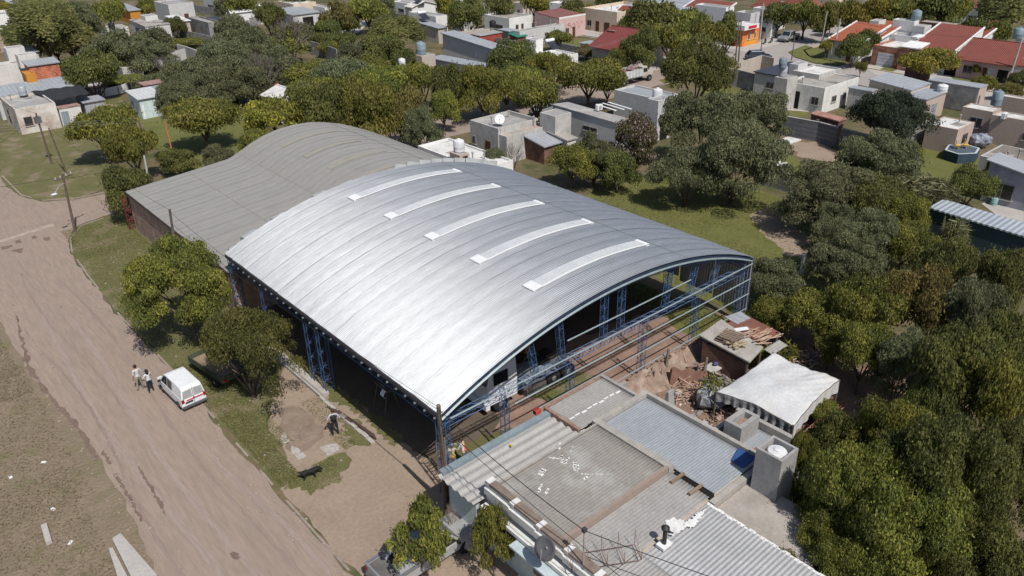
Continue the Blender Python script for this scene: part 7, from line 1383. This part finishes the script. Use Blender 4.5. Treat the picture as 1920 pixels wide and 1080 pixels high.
# ------------------------------------------------------------------ people
def person(label, loc, rz, H, shirt, trousers, hair, pose='stand', shoe=(.05, .05, .05), longhair=False, lean=0, extras=None, sleeve=True):
    k = H/1.75; V = []; E = []; Rr = []
    def add(p, r, par=None): V.append(Vector(p)*k); Rr.append(r*k); (E.append((par, len(V)-1)) if par is not None else None); return len(V)-1
    pl = add((0, 0, .95), .135); ab = add((0+lean*.3, 0, 1.1), .13, pl); chs = add((lean*.7, 0, 1.28), .155, ab); nb = add((lean, 0, 1.44), .10, chs); nk = add((lean, 0, 1.50), .055, nb); hd = add((lean+.015, 0, 1.58), .085, nk); hd2 = add((lean+.02, 0, 1.66), .098, hd); add((lean+.01, 0, 1.73), .07, hd2)
    hand = []
    for s in (-1, 1):
        hp = add((0, s*.10, .90), .105, pl)
        if pose == 'walk': kn = add((.14*s+.04, s*.11, .50), .065, hp); an_ = add((.16*s-.06, s*.11, .09), .042, kn); add((.16*s+.1, s*.12, .035), .038, an_)
        else: kn = add((.02, s*.13, .50), .065, hp); an_ = add((0, s*.15, .09), .042, kn); add((.15, s*.18, .035), .038, an_)
        sd = add((lean, s*.19, 1.40), .062, nb)
        if pose == 'akimbo': el = add((lean-.08, s*.36, 1.17), .042, sd); wr = add((.03, s*.20, 1.0), .028, el); dr = Vector((.06, -s*.05, -.03))
        elif pose == 'work': el = add((lean+.1, s*.27, 1.14), .042, sd); wr = add((lean+.34, s*.18, 1.12), .028, el); dr = Vector((.09, 0, .01))
        elif pose == 'hug' and s == -1: el = add((lean+.0, s*.30, 1.16), .042, sd); wr = add((lean+.0, s*.44, 1.08), .028, el); dr = Vector((-.0, s*.08, 0))
        else: el = add((lean-.03, s*.25, 1.12), .042, sd); wr = add((lean+.05, s*.26, .88), .028, el); dr = Vector((.02, 0, -.09))
        pm_ = add(Vector(V[wr])/k+dr*.6, .032, wr)
        for f in range(4): fb = add(Vector(V[pm_])/k+dr*.5+Vector((0, (f-1.5)*.018, 0)), .010, pm_); add(Vector(V[fb])/k+dr*(.5-.06*abs(f-1.2)), .008, fb)
        add(Vector(V[pm_])/k+dr*.25+Vector((.035, -s*.01, 0)), .010, pm_)
    me = bpy.data.meshes.new('person_body'); me.from_pydata([tuple(v) for v in V], E, []); ob = bpy.data.objects.new('tmp', me); COL.objects.link(ob)
    sk = ob.modifiers.new('s', 'SKIN'); sub = ob.modifiers.new('u', 'SUBSURF'); sub.levels = 1; sub.render_levels = 1
    for i, v in enumerate(me.skin_vertices[0].data): v.radius = (Rr[i], Rr[i]*(.78 if i in (0, 1, 2, 3) else 1)); v.use_root = (i == 0)
    dg = bpy.context.evaluated_depsgraph_get(); me2 = bpy.data.meshes.new_from_object(ob.evaluated_get(dg)); bpy.data.objects.remove(ob)
    me2.name = 'body'; skin = mat('skin', (.33, .18, .12), rough=.6); ms = [skin, mat('shirt '+str(shirt), shirt), mat('trousers '+str(trousers), trousers), mat('shoes '+str(shoe), shoe)]
    me2.materials.clear()
    for q in ms: me2.materials.append(q)
    for p in me2.polygons:
        c = p.center/k; z = c.z; y = abs(c.y); mi = 0
        if z < .09: mi = 3
        elif z < .98 and y < .22 and not (pose == 'akimbo' and y > .2): mi = 2
        elif z < 1.47 and y < .20+.0*z: mi = 1
        elif z > 1.15 and z < 1.48 and (sleeve or y < .26): mi = 1
        p.material_index = mi
    me2.shade_smooth()
    o = empty('person', loc, label, 'person', None, rz); b = bpy.data.objects.new('body', me2); COL.objects.link(b); b.parent = o
    hm = MB(); hm.blob((k*(lean-.005), 0, k*1.675), .108*k, .102*k, .105*k, 12, 3, .03)
    if longhair: hm.blob((k*(lean-.06), 0, k*1.52), .07*k, .1*k, .16*k, 10, 4, .05)
    hm.build('hair', mat('hair '+str(hair), hair, rough=.6), o, local=True, smooth=True)
    fm = MB(); fm.blob((k*(lean+.115), 0, k*1.63), .02*k, .015*k, .03*k, 6); fm.build('nose', skin, o, local=True)
    for s in (-1, 1): MB().blob((k*(lean+.1), s*.035*k, k*1.655), .012*k, .012*k, .01*k, 6).build('eye', M_dark, o, local=True); MB().blob((k*(lean+.01), s*.1*k, k*1.64), .02*k, .012*k, .03*k, 6).build('ear', skin, o, local=True)
    if extras: extras(o, k, lean)
    return o
person('man in white short-sleeved shirt and khaki trousers walking on the dirt road', (*G(265, 731)[:2], 0), R_(100), 1.78, (.52, .54, .57), (.26, .22, .17), (.03, .015, .012), 'hug', (.08, .03, .02))
def cam_(o, k, l): MB().box(k*.12, k*.26, -.06*k, .06*k, 1.28*k, 1.38*k).build('camera', M_dark, o, local=True)
person('woman in a white top and dark trousers with a black camera, walking beside the man', (*G(285, 736)[:2], 0), R_(105), 1.64, (.55, .56, .58), (.018, .02, .03), (.02, .012, .012), 'work', (.55, .5, .48), True, extras=cam_)
def vest(o, k, l): MB().lathe((l*.5*k, 0, 1.0*k), [(.15*k, 0), (.175*k, .15*k), (.185*k, .32*k), (.12*k, .44*k)], 14).build('vest', mat('black vest', (.02, .02, .025)), o, local=True, smooth=True)
person('man in a black vest over a grey shirt, hands on hips, on the bare lot', (*G(630, 816)[:2], 0), R_(70), 1.74, (.36, .38, .42), (.02, .022, .028), (.05, .025, .02), 'akimbo', extras=vest)
M_har = mat('yellow harness', (.55, .38, .03)); M_har2 = mat('orange harness', (.6, .10, .03))
def harn(mm, helm):
    def f(o, k, l):
        mb = MB()
        for s in (-1, 1): mb.path([Vector((-.15*k+l*.5*k, s*.1*k, 1.05*k)), Vector((-.165*k+l*k, -s*.02*k, 1.25*k)), Vector((-.1*k+l*k, -s*.12*k, 1.45*k))], .022*k, 4)
        mb.lathe((l*.2*k, 0, 1.0*k), [(.155*k, 0), (.16*k, .05*k)], 14); mb.build('harness', mm, o, local=True)
        if helm: MB().blob((l*k, 0, 1.71*k), .13*k, .12*k, .10*k, 12, 1, .0).build('helmet', helm, o, local=True, smooth=True)
    return f
person('worker in a grey shirt and yellow harness, wearing a dark helmet, at the hangar corner', (*G(850, 884)[:2], .0), R_(75), 1.76, (.42, .42, .41), (.22, .18, .17), (.02, .02, .02), 'work', extras=harn(M_har, M_greyp), lean=.02)
person('bending worker in a white shirt and orange harness beside the yellow-harness worker', (*G(872, 872)[:2], .0), R_(120), 1.72, (.50, .50, .50), (.12, .12, .14), (.05, .03, .02), 'work', extras=harn(M_har2, None), lean=.14)
# welder's plank stand at the corner
mb = MB()
for i in range(2): mb.path([Vector((17.0+i*.5, 25.9, 0)), Vector((17.0+i*.5, 25.9, 2.6))], .035, 5)
for j in range(7): mb.tube((17.0, 25.9, .3+.35*j), (17.5, 25.9, .3+.35*j), .025, n=5)
tag(mb.build('ladder', mat('timber', (.25, .18, .13))), 'short ladder standing behind the harnessed workers at the hangar corner', 'ladder')
# dog
p = G(583, 896); o = empty('dog', (p.x, p.y, 0), 'black dog sniffing the ground on the bare lot near the kerb', 'dog', None, R_(-15))
V = [(0, 0, .42), (-.28, 0, .44), (-.4, 0, .45), (-.55, 0, .58), (.2, 0, .43), (.34, 0, .50), (.46, 0, .44), (.55, 0, .36), (.64, 0, .31)]; Rr = [.10, .105, .09, .025, .125, .08, .075, .07, .035]; E = [(0, 1), (1, 2), (2, 3), (0, 4), (4, 5), (5, 6), (6, 7), (7, 8)]
for s in (-1, 1):
    n = len(V); V += [(-.3, s*.09, .34), (-.24, s*.1, .24), (-.36, s*.1, .12), (-.32, s*.1, .02)]; Rr += [.07, .045, .025, .026]; E += [(1, n), (n, n+1), (n+1, n+2), (n+2, n+3)]
    n = len(V); V += [(.22, s*.09, .34), (.18, s*.1, .2), (.24, s*.1, .02)]; Rr += [.055, .035, .025]; E += [(4, n), (n, n+1), (n+1, n+2)]
    n = len(V); V += [(.47, s*.05, .52)]; Rr += [.02]; E += [(6, n)]
me = bpy.data.meshes.new('d'); me.from_pydata(V, E, []); ob = bpy.data.objects.new('tmp', me); COL.objects.link(ob); ob.modifiers.new('s', 'SKIN'); ob.modifiers.new('u', 'SUBSURF').levels = 1
for i, v in enumerate(me.skin_vertices[0].data): v.radius = (Rr[i], Rr[i]); v.use_root = (i == 0)
me2 = bpy.data.meshes.new_from_object(ob.evaluated_get(bpy.context.evaluated_depsgraph_get())); bpy.data.objects.remove(ob); me2.materials.clear(); me2.materials.append(mat('black fur', (.012, .012, .013), rough=.8)); me2.shade_smooth(); b = bpy.data.objects.new('body', me2); COL.objects.link(b); b.parent = o; o.scale = (1.05, 1.05, 1.05)
# ------------------------------------------------------------------ poles and wires
M_pw = mat('weathered pole wood', (.13, .095, .075), c2=(.085, .065, .055), sc=3); M_pc = mat('pale concrete pole', (.40, .39, .37), sc=2); M_pr = mat('rust orange pole', (.42, .17, .07), c2=(.33, .13, .06), sc=2); M_py = mat('yellow steel pole', (.42, .34, .12))
M_lamp = mat('lamp housing', (.55, .56, .57), rough=.4)
def pole(b, t, label, m_=None, r=.11, h=None, cross=0, name='utility_pole', lamp=None, box=False, twin=False, cat='pole'):
    B = G(*b)
    if h is None:
        best = None
        for i in range(60, 260):
            z = i*.05; q = G(t[0], t[1], z); d = math.hypot(q.x-B.x, q.y-B.y)
            if best is None or d < best[0]: best = (d, z, q)
        T = best[2]
    else: T = G(t[0], t[1], h)
    o = empty(name, (B.x, B.y, 0), label, cat); MB().tube(B, T, r, r*.7, 8).build('shaft', m_ or M_pw, o, smooth=40)
    if twin: d = Vector((.45, -.3, 0)); MB().tube(B+d, T+d*.6, r, r*.7, 8).build('shaft', m_ or M_pw, o, smooth=40)
    if cross:
        a = Vector((math.cos(cross), math.sin(cross), 0)); MB().tube(T-a*.9-Vector((0, 0, .3)), T+a*.9-Vector((0, 0, .3)), .06, n=4).build('crossarm', m_ or M_pw, o)
        for k in (-.8, -.3, .3, .8): MB().tube(T+a*k-Vector((0, 0, .25)), T+a*k-Vector((0, 0, .08)), .04).build('insulator', M_lamp, o)
    if box: MB().obox(T-Vector((0, 0, 1.1)), .6, .4, .7, .3).build('transformer', mat('transformer grey', (.16, .15, .15)), o)
    if lamp:
        q = T+Vector(lamp); MB().path([T-Vector((0, 0, .8)), T.lerp(q, .5)+Vector((0, 0, -.2)), q], .035).build('arm', M_frame, o); MB().blob(q, .28, .16, .1, 10, 2, 0).build('lamp_head', M_lamp, o, smooth=True)
    return T
T1 = pole((838, 952), (822, 760), 'tall brown wooden pole at the hangar front corner', h=6.9, r=.14)
T2 = pole((341, 550), (318, 392), 'dark wooden pole rising behind the bushy street tree at the old brick wall', r=.12)
T3 = pole((141, 435), (117, 326), 'wooden pole on the corner verge with a white top arm and lamp', r=.12, cross=.5, lamp=(-1.2, -.9, -1.3)); T4 = pole((97, 307), (67, 212), 'leaning wooden pole with a transformer box on the grass', box=True, r=.12); T5 = pole((125, 325), (91, 240), 'thin wooden pole between the transformer pole and the corner pole', r=.09)
T6 = pole((283, 362), (270, 292), 'short grey concrete post behind the old roof edge', M_pc, name='concrete_post', r=.13); T7 = pole((331, 318), (309, 228), 'rust orange pole beside the round yellow-green tree', M_pr, r=.1); T8 = pole((268, 252), (255, 208), 'brown wooden pole before the turquoise house', r=.09)
T9 = pole((673, 215), (668, 166), 'white T-topped concrete post among the yellow-green trees', M_pc, cross=.3); T10 = pole((880, 150), (878, 105), 'thin dark pole in front of the grey metal roof', r=.08); T11 = pole((1024, 215), (1024, 150), 'thin dark pole beside the silver car under the tree', r=.07); pole((889, 150), (889, 127), 'short white post right of the thin dark pole', M_pc, name='concrete_post')
T12 = pole((1249, 121), (1254, 44), 'grey pole on the verge right of the dark red roof', M_pc, r=.09); T13 = pole((1246, 72), (1251, 0), 'tall thick concrete pole at the top above the street trees', M_pc, r=.2); T14 = pole((1197, 60), (1198, 27), 'short concrete post before the red awning', M_pc)
T15 = pole((1378, 123), (1386, 38), 'double wooden pole with a crossarm beside the yard wall', cross=.2, twin=True, r=.13); T16 = pole((1425, 112), (1430, 64), 'thin wooden pole behind the navy car', r=.09); T17 = pole((1424, 78), (1432, 6), 'tall pale concrete pole at the corner store', M_pc, r=.13); T17b = pole((1428, 74), (1427, 18), 'dark pole beside the tall pale pole at the corner store', r=.1)
T18 = pole((1484, 113), (1490, 72), 'thin wooden pole at the tip of the corner lawn', r=.09); T19 = pole((1538, 94), (1551, 21), 'slim concrete pole on the corner lawn', M_pc); T22 = pole((1560, 112), (1576, 35), 'leaning concrete pole right of the clipped ball tree', M_pc, r=.13); T23 = pole((1593, 100), (1597, 44), 'thin dark pole before the orange roof', r=.08)
pole((1556, 123), (1561, 80), 'thin yellow post at the kerb of the corner lawn', M_py, r=.06, name='sign_post'); T24 = pole((1888, 162), (1917, 72), 'big concrete pole at the right before the porch house', M_pc, r=.15); pole((1125, 66), (1127, 20), 'thin rusty pole left of the red awning', M_pr, r=.06); pole((1655, 22), (1662, 0), 'concrete pole at the top behind the far trees', M_pc); pole((353, 38), (349, 4), 'pale pole before the block house at the top', M_pc, r=.07)
B = G(1552, 80); o = empty('street_lamp', (B.x, B.y, 0), 'tall street lamp with a curved yellow arm on the paved corner', 'street lamp'); T = G(1561, 22, 10.2); hgt = 9.6
pts = [B, B+Vector((0, 0, 8.2)), B+Vector((-.25, .5, 9.4)), B+Vector((-1.0, 1.4, 10.0)), B+Vector((-1.9, 2.3, 9.9))]; MB().path(pts, [.1, .08, .07, .06, .05], 7).build('arm', M_py, o); MB().blob(pts[-1], .45, .25, .12, 10, 2, 0).build('lamp_head', M_lamp, o)
M_wire = mat('black cable', (.02, .02, .02)); M_wire2 = mat('bare aluminium wire', (.30, .30, .30), rough=.5, metal=.3)
def wire(a, b, label, sag=.5, r=.014, m_=None):
    a, b = Vector(a), Vector(b); n = 14; P = [a.lerp(b, i/n)-Vector((0, 0, 4*sag*(i/n)*(1-i/n))) for i in range(n+1)]; mb = MB()
    for i in range(n): mb.tube(P[i], P[i+1], r, n=4, cap=False)
    return tag(mb.build('power_line', m_ or M_wire), label, 'cable', 'overhead cables')
mast = G(1093, 1078, 3.1)+Vector((0, 0, 2.3))
wire(T1-Vector((0, 0, .2)), mast, 'black cable from the front corner pole down to the mast on the near house', .25, .022); wire(mast, (20.5, 5, 5.2), 'black cable leaving the near house mast towards the bottom edge', .2, .022)
for i, dz in enumerate((.1, .25)): wire(T1-Vector((0, 0, dz)), T2-Vector((.1, 0, .1+i*1.0)), ('upper', 'lower')[i]+' street-side cable between the front corner pole and the brick wall pole', .5, .013)
wire(T2-Vector((0, 0, .1)), T4-Vector((0, 0, .3)), 'cable from the brick wall pole to the transformer pole', .6); wire(T1-Vector((0, 0, 1.0)), (15.5, 8, 5.4), 'cable from the front corner pole along the near house front', .3, .015); wire(T3-Vector((0, 0, .3)), (-10, 78, 7), 'cable from the corner pole out to the left edge', .5); wire(T3-Vector((0, 0, .4)), T6, 'cable from the corner pole to the grey concrete post', .4, .012)
wire(T4-Vector((0, 0, .3)), (-5, 60, 7), 'cable from the transformer pole down to the left edge', .4); wire(T4, (8, 130, 7), 'cable from the transformer pole over the corner house', .5)
for i in range(3): wire(T9+Vector((-.6+i*.6, 0, -.2)), T12+Vector((0, 0, -.2-.25*i)), 'wire over the side street trees, %s of three' % ('left', 'middle', 'right')[i], 1.0, .008, M_wire2); wire(T9+Vector((-.6+i*.6, 0, -.2)), (10, 88+i*1.2, 6.8), 'wire running left above the verge trees, %s of three' % ('left', 'middle', 'right')[i], .9, .008, M_wire2)
wire(T15, T22, 'cable across the paved junction to the leaning concrete pole', .6, .015); wire(T22, T24, 'cable along the paved street to the big right-hand pole', .8, .015); wire(T13, T17, 'cable from the tall thick pole to the corner store pole', .8, .015)
# culvert slabs, plank and litter on the weedy verge
tag(MB().hexa([(3.25, 29.4, 0), (4.15, 29.2, 0), (3.75, 32.9, 0), (3.35, 32.8, 0)], [(3.25, 29.4, .3), (4.15, 29.2, .3), (3.75, 32.9, .3), (3.35, 32.8, .3)]).build('culvert_slab', M_conc), 'wide pale concrete slab at the road edge', 'slab')
tag(MB().hexa([(2.75, 29.6, 0), (3.15, 29.45, 0), (3.2, 32.3, 0), (3.05, 32.35, 0)], [(2.75, 29.6, .22), (3.15, 29.45, .22), (3.2, 32.3, .22), (3.05, 32.35, .22)]).build('culvert_slab', M_conc), 'narrow pale slab left of the wide road-edge slab', 'slab')
tag(MB().obox((1.15, 35.4, 0), .25, 1.4, .22, -.08).build('concrete_block', M_conc), 'short loose concrete beam on the weedy ground', 'block')
rn = random.Random(33)
for i, (a, b) in enumerate(((20, 895), (100, 955), (82, 867), (132, 1018))): p = G(a, b); tag(MB().obox((p.x, p.y, 0), .25, .15, .03, rn.random()*3).build('litter', M_white), ('white scrap at the far left of the weedy ground', 'white paper near the middle of the weedy ground', 'small white scrap at the top of the weedy ground', 'white scrap beside the loose concrete beam')[i], 'litter')
# long iron pieces beside the footing
mb = MB()
for i in range(5): mb.tube((16.0+i*.07, 35.5-i*.2, .12), (16.5+i*.03, 31.0+i*.1, .12), .035, n=4)
tag(mb.build('steel_bars', mat('rusty iron', (.09, .055, .045))), 'bundle of dark iron bars lying behind the man in the black vest', 'bars')
# grass tufts: uncountable ground cover
def tufts(name, label, spots, n, h, m_, seed):
    r2 = np.random.default_rng(seed); P = []
    A = np.array(spots); k = r2.integers(0, len(A), n); P = np.stack([A[k, 0]+(r2.random(n)*2-1)*A[k, 2], A[k, 1]+(r2.random(n)*2-1)*A[k, 3], np.full(n, h*.4)], 1)
    Nn = r2.normal(size=(n, 3)); Nn[:, 2] *= .3; Nn /= np.linalg.norm(Nn, axis=1)[:, None]; up = np.cross(np.tile([0., 0, 1], (n, 1)), Nn)
    global rng; rng = r2; me = leaf_mesh(name, P, Nn, h*.24*r2.uniform(.5, 1.5, n), m_, 1.8, None, up); o = bpy.data.objects.new(name, me); COL.objects.link(o); tag(o, label, 'grass', None, 'stuff')
LM['grass'] = leafmat('grass blades', (.09, .09, .032), (.14, .14, .045), (.24, .215, .11)); LM['straw'] = leafmat('straw blades', (.11, .085, .05), (.17, .135, .08), (.26, .21, .13))
tufts('grass', 'short green grass on the verge along the kerb', [(13.2, 50, 2.3, 9), (13.6, 62, 2.6, 8), (12.0, 40, 1.1, 6), (14, 71, 2.5, 4), (11.5, 35, .6, 4)], 42000, .11, LM['grass'], 3)
tufts('patch_grass', 'grass growing in patches on the bare lot', [(12.6, 30.2, 1.0, .7), (13.4, 31.0, .6, .5), (15.2, 32.3, .4, .9), (11.4, 31.5, .5, .8), (15.6, 35.5, .6, 1.5), (20.2, 26.2, 1.8, .9), (27.8, 28.3, 1.6, 1.6)], 5000, .1, LM['grass'], 9)
tufts('lawn_grass', 'green grass of the lawn beside the hangar', [(52, 36, 9, 12), (48, 28, 5, 6), (57, 42, 7, 6), (40, 30, 1.3, 5)], 30000, .13, LM['grass'], 4)
tufts('weeds', 'dry weeds on the waste ground left of the road', [(0, 34, 3, 6), (1, 45, 2.7, 8), (-1, 27, 4, 5), (1, 55, 2.5, 6)], 22000, .13, LM['straw'], 5)
for o in bpy.data.objects:
    if o.parent is None and o.type in ('MESH', 'EMPTY') and 'kind' not in o and 'label' not in o: print('UNLABELLED', o.name)
